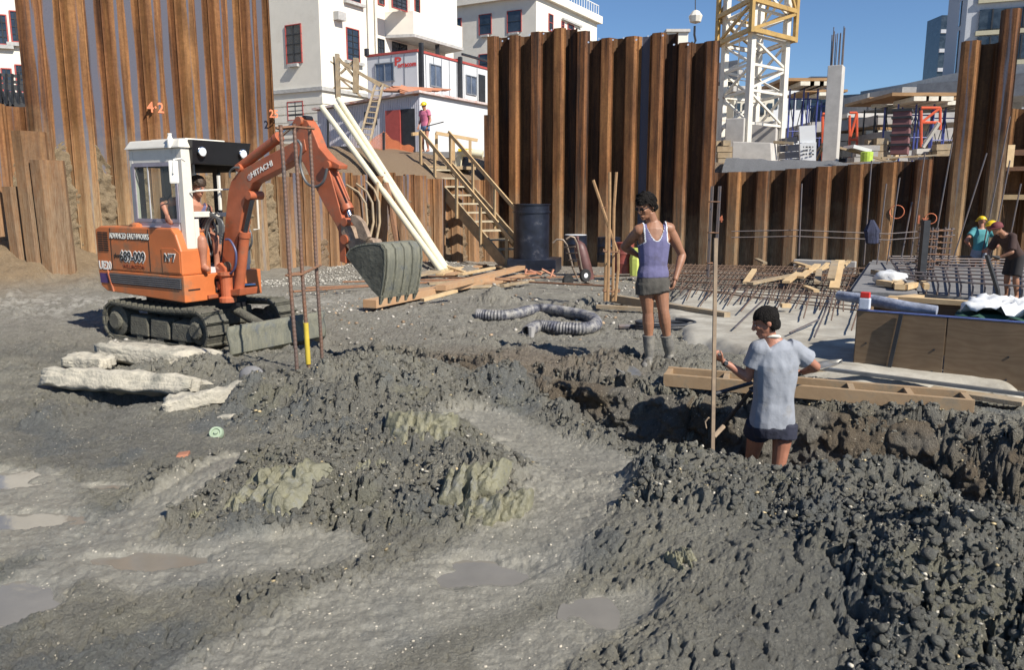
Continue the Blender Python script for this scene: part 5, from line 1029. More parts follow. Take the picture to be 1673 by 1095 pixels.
# clutter stacked along the upper level
for (x0,y0,x1,y1,Yd,hh,mt,lab) in ((1400,246,1428,246,30,.35,M_CONC2,'grey concrete pile cap stub right of the tall column'),(1425,240,1448,240,31,.5,M_TIM2,'stack of weathered timber behind the long sloping plank'),(1500,250,1530,249,29,.3,M_CONC,'pale concrete beam end right of the maroon form'),(1370,240,1384,240,31,.7,M_DSTEEL,'dark steel bin right behind the tall concrete column'),(1530,247,1556,246,28.5,.4,M_TIM2,'weathered timber stack before the leaning tall piles'),(1176,238,1196,238,29,.35,M_TIM2,'bundle of bars and timber left of the low concrete panel'),(1283,240,1302,238,29,.5,M_CONC2,'grey concrete block left of the notice board')):
    a=P(x0,y0,Yd);b_=P(x1,y1,Yd); t_=thing('material_stack',lab,'stack',(a.x,a.y,a.z-.6),'stacks of material on the upper level')
    for i in range(4):
        for j in range(2):
            mb=MB(); z=-.55+i*(hh+.5)/4; mb.bar(a+V((random.uniform(-.15,.1),j*.35,z)),b_+V((random.uniform(-.1,.15),j*.35,z)),.32,(hh+.5)/4*.9); mb.build('beam',mt,t_)
# ================================================= planks on the ground
def gnd(px,py,dz=0):
    g=G(px,py,0)
    for _ in range(3): g=G(px,py,HZ(g.x,g.y)+dz)
    return g
def plank(name,x0,y0,x1,y1,w_,h_,mt,lab,group=None,cat='timber',dz=(0,0)):
    a=gnd(x0,y0,h_/2);b=gnd(x1,y1,h_/2); mb=MB(); mb.bar(a+Zv*(dz[0]+.05),b+Zv*(dz[1]+.05),w_,h_); return solo(name,mb,mt,lab,cat,group,bevel=.004)
M_ORT=mat('fresh_orange_pine',(.44,.29,.17),rough=.7,var=.2,scale=4,col2=(.40,.23,.12),bump=.15,dirt=(.3,.25,.18),dirts=3,dirta=.25)
plank('timber_beam',604,504,800,462,.24,.13,M_ORT,'longest squared pine beam lying under the bucket teeth','pine beams lying before the stairs',dz=(.02,.02))
plank('timber_beam',720,484,852,448,.2,.10,M_ORT,'pine beam crossing on top of the longest beam','pine beams lying before the stairs',dz=(.1,.12))
plank('timber_beam',640,478,840,470,.16,.05,M_TIM2,'flat muddy plank just behind the longest beam','pine beams lying before the stairs')
for i,(x0,y0,x1,y1,wd,lab,mt) in enumerate([(718,452,752,440,.2,'pale pine offcut directly under the pipe ends',M_PALE),(735,454,790,438,.22,'broad reddish pine board right of the pipe ends',M_ORT),(752,456,806,446,.14,'narrow board before the broad reddish board',M_PALE),(770,452,730,446,.1,'crossing lath near the pipe ends',M_PALE),(800,470,858,452,.22,'wide brown board near the foot of the stairs',M_ORT),(820,476,870,466,.1,'thin rusty lath right of the beams',M_TIM2),(640,462,712,452,.3,'dark grey muddy plank left of the pipe ends',M_TIM2),(690,498,745,491,.1,'small pale lath alone on the mud before the beams',M_PALE),(812,440,830,444,.12,'little pale block at the foot of the stairs',M_PALE),(860,452,905,446,.08,'thin lath leading to the trolley',M_TIM2),(700,470,800,466,.12,'grey plank between the crossing beams',M_TIM2),(655,448,690,450,.1,'round dark log end left of the pipe ends',M_TIM2)]):
    plank('pine_board',x0,y0,x1,y1,wd,.05,mt,lab,'loose boards before the stairs',dz=(.03*(i%3),.04*(i%4)))
# rusty scrap curls
for k in range(3):
    g=gnd(868+k*11,456+random.uniform(-3,6)); mb=MB(); mb.tube([g+V((random.uniform(-.25,.25),random.uniform(-.2,.2),.05+.25*random.random())) for _ in range(4)],.03,5)
    solo('rusty_scrap',mb,M_ROOF,['lowest rust orange scrap strip left of the trolley','rust orange scrap strip curling up left of the trolley','short rust orange scrap piece in the tangle by the trolley'][k%3],'scrap','rust orange scrap strips left of the trolley')
mb=MB(); g=gnd(1040,505)
# long board in front of floor
plank('long_board',1000,492,1188,524,.12,.13,M_TIM2,'long grey edge board along the pale concrete floor behind the standing worker')
plank('long_board',975,506,1075,512,.1,.06,M_TIM2,'dark plank half in shade behind the standing worker')
mb=MB(); g=gnd(1035,540); mb.tube([g+V((-.2,0,.05)),g+V((.35,.1,.05))],.03,6); solo('short_rod',mb,M_BAR,'short dark rod on the mud left of the boots','rod')
plank('timber_block',1275,518,1290,518,.1,.06,M_PALE,'small pale block on the concrete floor above the trench worker',dz=(.12,.12))
for x0,y0,x1,y1,lab in ((1200,540,1255,488,'single black bar lying on the pale floor left of the trench worker'),(1330,555,1362,482,'single grey bar on the pale floor right of the trench worker'),(1290,548,1338,528,'short black bar on the pale floor right of the trench worker')):
    a=gnd(x0,y0,.14);b_=gnd(x1,y1,.14); mb=MB(); mb.tube([a+Zv*.03,b_+Zv*.05],.011,6); solo('floor_bar',mb,M_BAR,lab,'steel bar')
# ================================================= corrugated hose
def hose(name,pts,r,lab,mt,rib=.035,cat='hose'):
    # resample by spline
    P_=[V(p) for p in pts]; out=[]
    for i in range(len(P_)-1):
        p0=P_[max(i-1,0)];p1=P_[i];p2=P_[i+1];p3=P_[min(i+2,len(P_)-1)]; n_=max(2,int((p2-p1).length/(rib/2)))
        for k in range(n_):
            t=k/n_; out.append(.5*((2*p1)+(-p0+p2)*t+(2*p0-5*p1+4*p2-p3)*t*t+(-p0+3*p1-3*p2+p3)*t*t*t))
    out.append(P_[-1]); rr_=[r*(1.0 if i%2 else .87) for i in range(len(out))]
    mb=MB(); mb.tube(out,rr_,16,cap=False)
    mb2=MB(); mb2.tube([out[0],out[1]],r*.8,16); mb.add(mb2.v,mb2.f)
    return solo(name,mb,mt,lab,cat,smooth=True)
M_HOSE=mat('dusty_black_hose',(.085,.09,.12),rough=.55,var=.3,scale=12,dirt=(.27,.26,.24),dirts=6,dirta=.7)
def gr(px,py,r): p=gnd(px,py,r); return p
hose('corrugated_hose',[gr(778,514,.085),gr(830,515,.085),gr(880,505,.085),gr(925,510,.085),gr(962,518,.085),gr(974,528,.085),gr(960,536,.085),gr(920,536,.085),gr(880,533,.085),gr(862,540,.085)+Zv*-.02],.085,'fat corrugated dark blue grey hose doubled back on itself on the mud',M_HOSE)
mb=MB(); p=gnd(868,555); mb.tube([p+Zv*.0,p+V((.0,0,.16))],[.035,.045],8); solo('standing_stone',mb,M_CONC2,'small pale upright lump at the mouth of the corrugated hose','stone')
# coil of thin black hose behind boots
mb=MB(); c=gnd(1087,541); pts=[]
for k in range(150): a=k/150*2*PI*4.2; pts.append(c+V(((.38+.018*math.sin(k*.37))*math.cos(a),.55*math.sin(a)*(.38+.02*math.sin(a*.5)),.05+.018*(k/36)+.01*math.sin(a*1.5))))
mb.tube(pts,.02,7); solo('coiled_hose',mb,mat('thin_black_hose',(.035,.038,.045),rough=.4),'coil of thin black hose lying behind the boots of the standing worker','hose',smooth=True)
# ================================================= ladder-like timber form on the trench edge
M_FORM=mat('formwork_pine',(.38,.265,.155),rough=.65,var=.18,scale=3,col2=(.28,.19,.11),bump=.12,bscale=30,dirt=(.22,.19,.14),dirts=3,dirta=.3)
lf=thing('timber_form','long ladder like pine form lying along the far edge of the trench','formwork',gnd(1340,640))
def gl(x,y,h): g=G(x,y,h); return g
nA,nB=G(1084,632,.02),G(1590,678,.02); fA,fB=G(1112,607,.02),G(1588,657,.02)
nA,nB,fA,fB=[V((p.x,p.y,.0)) for p in (nA,nB,fA,fB)]
fA=nA+V((.10,.30,0)); fB=nB+V((.10,.30,0))
hh=.115
def zoff(p): return V((p.x,p.y,HZ(p.x,p.y)))
zA=.03
mb=MB(); mb.bar(nA+Zv*(zA+hh/2),nB+Zv*(zA+hh/2),.045,hh); mb.build('side_rail',M_FORM,lf,bevel=.003)
mb=MB(); mb.bar(fA+Zv*(zA+hh/2),fB+Zv*(zA+hh/2),.045,hh); mb.build('side_rail',M_FORM,lf,bevel=.003)
for k in (.01,.22,.45,.64,.82,.99):
    a=nA.lerp(nB,k);b_=fA.lerp(fB,k); d_=(b_-a).normalized()*.024; mb=MB(); mb.bar(a+d_+Zv*(zA+hh/2-.003),b_-d_+Zv*(zA+hh/2-.003),.05,hh*.9); mb.build('cross_piece',M_FORM,lf,bevel=.003)
# second thin bar line beyond
a=V((2.2,7.9,.18)); mb=MB(); mb.bar(P(1325,600,7.55),P(1700,648,6.6),.05,.03); solo('steel_channel',mb,mat('grey_steel',(.25,.26,.27),rough=.4,metal=.6),'long thin grey steel rail behind the timber form and before the box','rail')
plank('dark_board',1330,612,1420,618,.16,.03,M_TIM2,'dark damp board lying beside the foot of the plywood box')
plank('dark_board',1520,645,1672,668,.16,.04,M_TIM2,'damp dark board behind the right end of the timber form')
# ================================================= plywood box
M_PLYW=bpy.data.materials.new('plywood_grain'); M_PLYW.use_nodes=True; t=M_PLYW.node_tree; L=t.links; b_=t.nodes['Principled BSDF']
tc=N(t,'TexCoord'); mp=N(t,'Mapping'); mp.inputs['Scale'].default_value=(.8,.8,2.2); L.new(tc.outputs['Object'],mp.inputs[0])
wv_=N(t,'TexWave',Scale=2.2,Distortion=16.0,Detail=3.0); wv_.inputs['Detail Scale'].default_value=1.2; wv_.bands_direction='Z'; L.new(mp.outputs[0],wv_.inputs[0])
cr=N(t,'ValToRGB'); cr.color_ramp.elements[0].color=(.215,.14,.078,1); cr.color_ramp.elements[1].color=(.25,.17,.098,1); L.new(wv_.outputs['Fac'],cr.inputs[0]); 
nn_=N(t,'TexNoise',Scale=3,Detail=6); L.new(tc.outputs['Object'],nn_.inputs['Vector']); mx=N(t,'Mix',data_type='RGBA',blend_type='MULTIPLY'); mx.inputs[0].default_value=.5; L.new(cr.outputs[0],mx.inputs[6]); L.new(nn_.outputs[0],mx.inputs[7]); L.new(mx.outputs[2],b_.inputs['Base Color']); b_.inputs['Roughness'].default_value=.6
bx=thing('plywood_box','big open plywood formwork box with blue edges at the right','formwork box',G(1500,620,0))
fl_=G(1394,607,.03); fl_=V((fl_.x,fl_.y,0)); fr_dir=(lambda p:V((p.x,p.y,0)))(G(1673,640,.03))-fl_; fd=fr_dir.normalized(); LR=fr_dir.length; bdv=V((-fd.y,fd.x,0)); Lb=2.3; hb=P(1403,507,fl_.y).z; dpt=1.0
def bwall(a,b,h,th,nm,m_,par=bx): mb=MB(); mb.bar(a+Zv*(h/2),b+Zv*(h/2),th,h); return mb.build(nm,m_,par,bevel=.003)
for k0,k1 in ((0,.34),(.345,1.0)): bwall(fl_+fd*Lb*k0,fl_+fd*Lb*k1,hb,.02,'front_panel',M_PLYW)
bwall(fl_+bdv*dpt+fd*.0,fl_+bdv*dpt+fd*Lb,hb,.02,'back_panel',M_PLYW); bwall(fl_+bdv*.012,fl_+bdv*(dpt-.012),hb-.002,.02,'end_panel',M_PLYW)
mb=MB(); mb.bar(fl_+bdv*dpt+fd*.1+Zv*(hb+.03)-bdv*.03,fl_+bdv*dpt+fd*Lb+Zv*(hb+.03)-bdv*.03,.09,.05); mb.build('top_batten',M_PALE,bx)
mb=MB(); mb.bar(fl_+Zv*(hb+.006),fl_+fd*Lb+Zv*(hb+.006),.026,.012); mb.build('edge_strip',mat('blue_sheet',(.12,.17,.42),rough=.5,var=.15),bx)
mb=MB(); c=fl_+fd*.36-bdv*.035; mb.box(c+Zv*(hb*.52),(.035,.03,hb*.98),fd,None,(Zv*.97+fd*.12).normalized()); mb.build('iron_clamp',M_DSTEEL,bx)
for zz_ in (.12,.33): 
    for k in (.1,.7,1.3,1.9): mb=MB(); mb.box(fl_+fd*k-bdv*.012+Zv*zz_,(.014,.01,.014),fd); mb.build('nail',M_DSTEEL,bx)
p0=fl_+bdv*.12+Zv*(hb+.06)
mb=MB(); mb.tube([p0+fd*-.30+bdv*.35+Zv*.02,p0+fd*.1+bdv*.16+Zv*.01,p0+fd*.42+bdv*.02-Zv*.01,p0+fd*.68-Zv*.02],[.05,.06,.055,.045],12); solo('rolled_sheet',mb,mat('blue_grey_fabric',(.27,.30,.38),rough=.8,var=.25,scale=9,bump=.4,bscale=14),'blue grey rolled fabric lying on the corner of the plywood box','roll',smooth=True)
bt_=thing('plastic_bottle','small white plastic bottle with red cap on the box corner','bottle',p0+fd*.1)
mb=MB(); c=P(1413,496,fl_.y-.06); mb.box(c,(.10,.07,.11),fd); mb.build('body',mat('milky_plastic',(.6,.65,.75),rough=.4),bt_,bevel=.01); mb=MB(); mb.box(c+Zv*.085,(.085,.06,.055),fd); mb.build('cap',mat('red_plastic',(.65,.04,.03),rough=.4),bt_,bevel=.006)
mb=MB(); mb.bar(P(1432,492,8.35),P(1502,485,8.7),.12,.05); solo('timber_offcut',mb,M_PALE,'pale wedge of pine lying across the top of the plywood box','board')
# crumpled white sheet
def sheet(name,lab,cat,poly,mt,amp,seed,res=26,rough=0):
    a,b,c,d=poly; us=np.linspace(0,1,res); U,W_=np.meshgrid(us,us); 
    f=lambda i:(a[i]*(1-U)+b[i]*U)*(1-W_)+(d[i]*(1-U)+c[i]*U)*W_
    X_,Y_,Z_=f(0),f(1),f(2); nz=np.abs(fbm(X_*5,Y_*5,3,seed)-.5)*2; Z_=Z_+amp*(1-nz*2)+amp*.5*(fbm(X_*11,Y_*11,2,seed+4)-.5)
    X_=X_+amp*.6*(fbm(X_*6,Y_*6,2,seed+1)-.5); o=link(name,grid_mesh(name,X_,Y_,Z_),mt); o.data.shade_flat() if rough else None
    m=o.modifiers.new('s','SOLIDIFY'); m.thickness=.004; return tag(o,lab,cat)
M_TARP=mat('white_plastic_sheet',(.66,.68,.70),rough=.45,var=.05,bump=.1,bscale=8)
sheet('white_sheet','crumpled white plastic sheet thrown over the box at the right edge','plastic sheet',[fl_+fd*LR*.60+Zv*(hb+.0)+bdv*.12,fl_+fd*2.5+Zv*(hb+.02)+bdv*.0,fl_+fd*2.6+Zv*(hb+.05)+bdv*1.0,fl_+fd*LR*.66+Zv*(hb+.03)+bdv*.8],M_TARP,.13,3,34)
sheet('green_sheet','dark green fabric tucked under the white sheet on the box','fabric',[fl_+fd*LR*.57+Zv*(hb-.03)+bdv*.06,fl_+fd*2.5+Zv*(hb-.02)+bdv*.03,fl_+fd*2.6+Zv*(hb+.03)+bdv*1.0,fl_+fd*LR*.6+Zv*(hb+.0)+bdv*.75],mat('dark_green_cloth',(.02,.07,.05),rough=.8),.06,8)
plank('cut_block',1478,690,1506,692,.14,.10,mat('wet_brown_block',(.12,.09,.06),rough=.8),'wet brown block beside the trench edge before the orange cord',dz=(.0,.0))
# orange cord
mb=MB(); mb.tube([gnd(1512,683,.02)+Zv*.06,gnd(1560,696,.02)+Zv*.07,gnd(1620,708,.02)+Zv*.07,gnd(1700,722,.02)+Zv*.07],.012,7); solo('orange_rope',mb,mat('orange_cord',(.75,.16,.07),rough=.5),'orange rope running along the far lip of the trench to the right edge','rope')
# ================================================= shovels
def shovel(lab,tip,neck,end,wid,mblade,mh,dish=.03):
    t_=thing('shovel',lab,'shovel',neck); d=(neck-tip).normalized(); s=d.cross(Zv).normalized(); up=s.cross(d); L_=(neck-tip).length; mb=MB(); rows=9; cols=7; vs=[];fs=[]
    for i in range(rows):
        u=i/(rows-1); w_=wid*(.5*math.sin(min(1,u*2.2)*PI/2)**.7+.02) if u<.9 else wid*.5*(1-(u-.9)*4)
        for j in range(cols): k=-1+2*j/(cols-1); vs.append(tip+d*(L_*u)+s*(w_*k)+up*(dish*(k*k)-dish*.2))
    for i in range(rows-1):
        for j in range(cols-1): fs.append((i*cols+j,i*cols+j+1,(i+1)*cols+j+1,(i+1)*cols+j))
    mb.add(vs,fs); bl=mb.build('blade',mblade,t_,smooth=True); m=bl.modifiers.new('s','SOLIDIFY'); m.thickness=.004
    mb=MB(); mb.tube([neck-d*.02,neck+(end-neck)*.12],[.018,.02],8); mb.build('socket',mblade,t_)
    mb=MB(); mb.tube([neck+(end-neck)*.1,end],.017,8); mb.build('handle',mh,t_,smooth=True); return t_
M_BLADE=mat('worn_steel_blade',(.30,.30,.29),rough=.4,metal=.5,var=.15,scale=10,dirt=(.25,.22,.17),dirts=8,dirta=.5); M_HAN=mat('ash_handle',(.42,.22,.10),rough=.5,var=.15)
shovel('shovel lying on the mud between the two workers, blade up by the boots',P(1007,594,8.0),P(1044,622,7.5),P(1222,634,7.15),.2,M_BLADE,M_HAN)
# ================================================= cage of three rebars near the camera
rc=thing('rebar_cage','three tall ribbed bars tied by rings rising from the mud before the digger','rebar cage',G(500,640,-.05))
M_RIB=mat('ribbed_bar_steel',(.15,.12,.11),rough=.5,metal=.35,var=.3,scale=7,col2=(.27,.13,.07),stretch=(1,1,.3)); M_BARE=mat('yellow_sleeve',(.55,.42,.05),rough=.5)
def ribbar(a,b,r,name='bar'):
    n_=int((b-a).length/.013); d=(b-a)/n_; mb=MB(); rr_=[r*(1.13 if i%3==0 else .93) for i in range(n_+1)]; mb.tube([a+d*i+V((.004*math.sin(i*.05),0,0)) for i in range(n_+1)],rr_,9); return mb.build(name,M_RIB,rc,smooth=True,)
B=[((458,204),(487,642),6.95),((480,202),(506,640),7.15),((505,205),(527,612),7.6)]
ends=[]
for (a,b,Yd) in B: pa=P(*a,Yd-.05);pb=P(*b,Yd+.0); ribbar(pa,pb,.017); ends.append((pa,pb))
for k in (.012,.545,.985):
    q=[e[0].lerp(e[1],k) for e in ends]; q2=[q[0]+V((-.03,-.03,0)),q[1]+V((.0,-.05,.0)),q[2]+V((.04,0,0)),q[1]+V((.02,.12,.01)),q[0]+V((-.02,.05,0)),q[0]+V((-.03,-.03,0))]
    mb=MB(); mb.tube(q2,.012,6); mb.build('tie_ring',M_RBAR,rc)
mb=MB(); e=ends[1]; k0=(522-202)/(640-202); k1=(592-202)/(640-202); mb.tube([e[0].lerp(e[1],k0)+V((.004,-.008,0)),e[0].lerp(e[1],k1)+V((.004,-.008,0))],.0235,10); mb.build('yellow_tape',M_BARE,rc,smooth=True)
# ================================================= broken concrete slabs
M_RUBC=mat('crusted_old_concrete',(.50,.46,.37),rough=.9,var=.15,scale=6,col2=(.33,.31,.26),bump=.9,bscale=22,dirt=(.26,.25,.21),dirts=4,dirta=.45)
def rubble(outline_top,Yts,thick,lab,seed,tilt=.35,sub=30):
    # outline in plan from photographed top edge points; thickness downwards and towards the camera
    pass
def slab_lump(a,b,w_,th,lab,seed,roll=0,zc=0.0):
    """irregular broken slab from a to b (world), width w_, thickness th"""
    L_=(b-a).length; x=(b-a).normalized(); y=Zv.cross(x).normalized(); y=(y*math.cos(roll)+Zv*math.sin(roll)); z=x.cross(y)
    bm_=bmesh.new(); bmesh.ops.create_cube(bm_,size=1); bmesh.ops.subdivide_edges(bm_,edges=bm_.edges,cuts=15,use_grid_fill=True)
    co_=np.array([v.co[:] for v in bm_.verts])
    U,W_,T_=co_[:,0],co_[:,1],co_[:,2]
    el=(np.abs(U*2)**3+np.abs(W_*2)**3)**(1/3); 
    an=np.arctan2(W_,U); rad=.82+.32*fbm(an*1.6+seed,an*0+seed,3,seed)+.12*(fbm(an*5+seed,an*0,2,seed+1)-.5)
    U2=U*rad;W2=W_*rad
    mxx=np.maximum(np.abs(U),np.abs(W_))*2; k=np.where(mxx>.86,1-(mxx-.86)*2.0,1)
    T2=T_*k
    p=np.array([(a.lerp(b,.5)+y*w_*.5)[:]])+U2[:,None]*L_*np.array([x[:]])+W2[:,None]*w_*np.array([y[:]])+T2[:,None]*th*np.array([z[:]])
    n1=.6*fbm(p[:,0]*7+p[:,2]*9,p[:,1]*7+p[:,2]*11,4,seed+3)+.4*fbm(p[:,0]*23-p[:,2]*21,p[:,1]*19+p[:,2]*25,3,seed+33)-.5; n2=lumps(p[:,0]+p[:,2],p[:,1]+p[:,2],.09,seed+6)-.25
    p=p+(n1*.09+n2*.05)[:,None]*np.stack([T2*0+.2*U,.3*W_,np.sign(T_)*.9],-1)
    for v,q in zip(bm_.verts,p): v.co=q
    me=bpy.data.meshes.new('concrete_slab_piece'); 
    cc=a.lerp(b,.5); 
    for v in bm_.verts: v.co-=cc
    bm_.to_mesh(me); bm_.free(); me.shade_smooth(); o=link('broken_concrete',me,M_RUBC); o.location=cc; return tag(o,lab,'concrete rubble','broken concrete slabs before the digger')
slab_lump(P(150,575,8.15),P(304,592,7.8),.50,.20,'broken concrete slab nearest the digger tracks',11,roll=-.12)
slab_lump(P(76,614,7.05),P(304,628,6.8),.55,.20,'largest broken concrete slab bridging the dark hollow',21,roll=-.38)
slab_lump(P(272,672,6.2)+Zv*.03,P(424,646,6.45)+Zv*.05,.22,.14,'smallest and brightest broken concrete slab, nearest the mud mound',32,roll=-.1)
slab_lump(P(98,592,7.8),P(165,596,7.7),.25,.14,'crumbled pale lump behind the largest broken slab',41)
slab_lump(P(414,676,6.7),P(462,672,6.6),.16,.05,'flat whitish crumbled lump right of the smallest slab',51)
# ================================================= ribbed clay lumps thrown up by the bucket
M_CLAY=mat('olive_clay',(.20,.19,.12),rough=.6,var=.2,scale=8,col2=(.14,.137,.10),bump=.8,bscale=30,dirt=(.17,.172,.155),dirts=9,dirta=.45,spec=.5)
def clay(c,u,v,wu,wv_,h,nr,lab,seed):
    n=46; us=np.linspace(-1,1,n); U,W_=np.meshgrid(us,us); u=V(u).normalized(); v=V(v).normalized(); nrm=u.cross(v).normalized()
    if nrm.z<0: nrm=-nrm
    ph=(U+1)/2*nr+.25*np.sin(W_*2+seed)+.6*(fbm(W_*1.5+seed,U*2,2,seed)-.5); saw=ph-np.floor(ph); st_=_h(np.floor(ph).astype(np.int64),np.zeros_like(ph).astype(np.int64),seed)
    edge=np.clip(1-np.maximum(np.abs(U),np.abs(W_+.25*(st_-.5)))**6,0,1)
    edge=edge*np.clip(2.0*fbm(U*2.0,W_*2.0,3,seed+7)+.1,0,1); Hh=(h*(.1+.55*saw**1.3+.6*st_)+.03*(fbm(U*12,W_*3.5,4,seed+2)-.5)+h*.25*(fbm(U*4,W_*4,4,seed+9)-.5))*edge-.07*(1-edge)
    pos=np.array(c[:])+U[...,None]*wu*np.array(u[:])+(W_*(1+.25*(st_-.5)))[...,None]*wv_*np.array(v[:])+Hh[...,None]*np.array(nrm[:])
    o=link('clay_lump',grid_mesh('clay_lump',pos[...,0],pos[...,1],pos[...,2]),M_CLAY); return tag(o,lab,'clay lump','ribbed olive clay lumps cut by the bucket teeth')
def cl(px,py,dz,*a): g=gnd(px,py,0); clay(V((g.x,g.y,HD(g.x,g.y)+dz)),*a)
cl(690,722,.045,(1,.15,-.1),(.0,.62,.62),.25,.21,.10,7,'large upright ribbed clay lump at the top of the mound',3)
cl(445,800,.035,(.9,-.1,.2),(.35,.8,.35),.22,.22,.09,6,'broad ribbed clay lump at the left of the mound',14)
cl(770,790,.03,(.95,.1,.2),(.25,.8,.5),.20,.15,.08,5,'upper ochre tinged clay lump right of the mound centre',25)
cl(808,845,.02,(.95,.3,.1),(.1,.75,.6),.23,.13,.09,6,'lower ribbed clay lump with pale ends right of the mound centre',36)
cl(600,765,-.03,(.9,.3,.1),(-.2,.8,.4),.14,.12,.06,4,'small ribbed clay lump between the larger ones',47)
cl(1115,915,.0,(.9,.3,.1),(-.2,.8,.4),.07,.09,.05,3,'little olive clay piece on the right hand heap',58)
cl(325,850,.0,(.9,.3,.1),(-.2,.8,.5),.06,.05,.05,2,'tiny olive clay piece at the left foot of the mound',69)
# small finds in the mud
g=gnd(355,718); mb=MB(); mb.lathe(g+V((0,0,.035)),[(.03,-.02),(.05,0),(.055,.02),(.045,.045),(.03,.045),(.028,.035),(.015,.035),(.014,.05),(0.004,.05)],18,V((.1,-.75,.6))); solo('pale_green_cap',mb,mat('faded_green_plastic',(.30,.38,.27),rough=.6,var=.15),'pale green ringed plastic cap half sunk in the mud','cap',smooth=True)
g=gnd(300,752); mb=MB(); mb.box((g.x,g.y,HD(g.x,g.y)+.01),(.075,.09,.03),V((1,.2,.1))); solo('brick_fragment',mb,mat('worn_brick',(.40,.18,.11),rough=.8,var=.2),'orange brick fragment flat in the mud left of the mound','brick',bevel=.006)
g=gnd(370,686); mb=MB(); mb.box((g.x,g.y,HD(g.x,g.y)+.015),(.13,.08,.035),V((1,-.3,.15))); solo('pale_stone',mb,M_RUBC,'flat pale stone in the mud below the smallest slab','stone',bevel=.012)
g=gnd(412,625); mb=MB(); mb.ell((g.x,g.y,g.z+.06),(.12,.09,.1)); solo('grey_stone',mb,M_SLAB,'rounded grey stone at the right of the slabs by the brown earth','stone',smooth=True)
g=gnd(0,519+10);
mb=MB(); mb.tube([gnd(-30,480,.03)+Zv*.1,gnd(20,487,.03)+Zv*.1,gnd(60,492,.02)+Zv*.1],.02,6); solo('red_tape',mb,mat('pinkish_tape',(.7,.12,.12),rough=.5),'red plastic tape on the earth at the left edge','tape')
# ================================================= the orange mini excavator
EO=V((-3.75,9.07,0)); EU=V((.85,-.52,0)).normalized(); EV=V((.52,.85,0)).normalized()
def E(u,v,z): return EO+EU*u+EV*v+Zv*z
ex=thing('mini_excavator','orange and white tracked mini excavator with cab, its arm reaching right and bucket hanging','excavator',E(-.6,.6,0))
M_OR=mat('orange_machine_paint',(.55,.16,.05),rough=.45,var=.08,scale=2,dirt=(.30,.15,.08),dirts=2.2,dirta=.45,bump=.05); M_OR2=mat('worn_orange_arm',(.42,.115,.05),rough=.5,var=.15,scale=3,dirt=(.25,.12,.07),dirts=5,dirta=.35,bump=.08)
M_CABW=mat('cream_cab_paint',(.66,.63,.56),rough=.4,var=.04,scale=3,dirt=(.5,.46,.40),dirts=3,dirta=.2); M_CABG=mat('shaded_cab_paint',(.60,.56,.57),rough=.5,var=.04); M_BLACK=mat('black_trim',(.012,.012,.014),rough=.45)  # lilac grey is the white cab paint with its dimmer side's shade put in
M_TRK=mat('mud_caked_track',(.135,.13,.10),rough=.9,var=.2,scale=14,bump=1.0,bscale=45,col2=(.075,.072,.06)); M_CHR=mat('chrome_rod',(.6,.6,.62),rough=.15,metal=1,var=.05); M_HS=mat('grey_hydraulic_hose',(.10,.105,.11),rough=.5,var=.2)
M_PGL=bpy.data.materials.new('clear_cab_glass'); M_PGL.use_nodes=True; _t=M_PGL.node_tree; _b=_t.nodes['Principled BSDF']; _g=N(_t,'BsdfTransparent'); _g.inputs[0].default_value=(.86,.9,.88,1); _m=N(_t,'MixShader'); _m.inputs[0].default_value=.10; _b.inputs['Roughness'].default_value=.05; _b.inputs['Base Color'].default_value=(.5,.5,.5,1)
_t.links.new(_g.outputs[0],_m.inputs[1]); _t.links.new(_b.outputs[0],_m.inputs[2]); _t.links.new(_m.outputs[0],_t.nodes['Material Output'].inputs[0])
def eb(u0,u1,v0,v1,z0,z1,mb=None):
    mb=mb or MB(); return mb.hexa([E(u0,v0,z0),E(u1,v0,z0),E(u1,v1,z0),E(u0,v1,z0),E(u0,v0,z1),E(u1,v0,z1),E(u1,v1,z1),E(u0,v1,z1)])
def ep(poly,v0,v1): return MB().prism(poly,E(0,v0,0),EU,Zv,EV*(v1-v0))
# revolving frame with a black plate painted as the shade in the swing ram recess
bd=ep([(-1.66,.86),(-1.62,.66),(-1.5,.60),(-.0,.55),(0,.86)],0,1.12).build('body',M_OR,ex,bevel=.012)
eb(-1.1,-.1,.25,.95,.40,.56).build('slew_ring',M_BLACK,ex)
mb=MB(); eb(.001,.012,.42,.80,.63,.79,mb); mb.build('ram_recess_shade',M_BLACK,bd)
mb=MB(); mb.tube([E(.04,.47,.70),E(.07,.95,.68)],.022,8); mb.build('swing_ram',M_CHR,ex,smooth=True)
mb=MB(); mb.lathe(E(-.02,.47,.66),[(.05,0),(.05,.1)],12); mb.tube([E(.04,.44,.70),E(.05,.55,.70)],.035,8); mb.build('ram_lug',M_OR2,ex)
eb(.001,.03,.30,1.02,.57,.61).build('lower_lip',M_OR2,ex)
eb(.001,.006,.05,.21,.685,.70).build('slot_marking',M_BLACK,bd)
# dark grille band on the side, with slats
gr_=eb(-1.45,-.04,-.004,.0,.70,.83).build('grille',mat('grille_dark',(.05,.05,.055),rough=.6),bd)
for k in range(5): eb(-1.43,-.05,-.013,-.004,.715+k*.024,.727+k*.024).build('slat',mat('grille_grey',(.16,.15,.15),rough=.6),bd)
eb(-1.62,-1.46,-.006,-.001,.70,.82).build('badge',mat('purple_badge',(.08,.04,.16),rough=.5),bd)
mb=MB(); mb.bar(E(-1.45,-.008,.86),E(-1.36,-.008,.60),.02,.02); mb.build('edge_strip',M_OR2,bd)
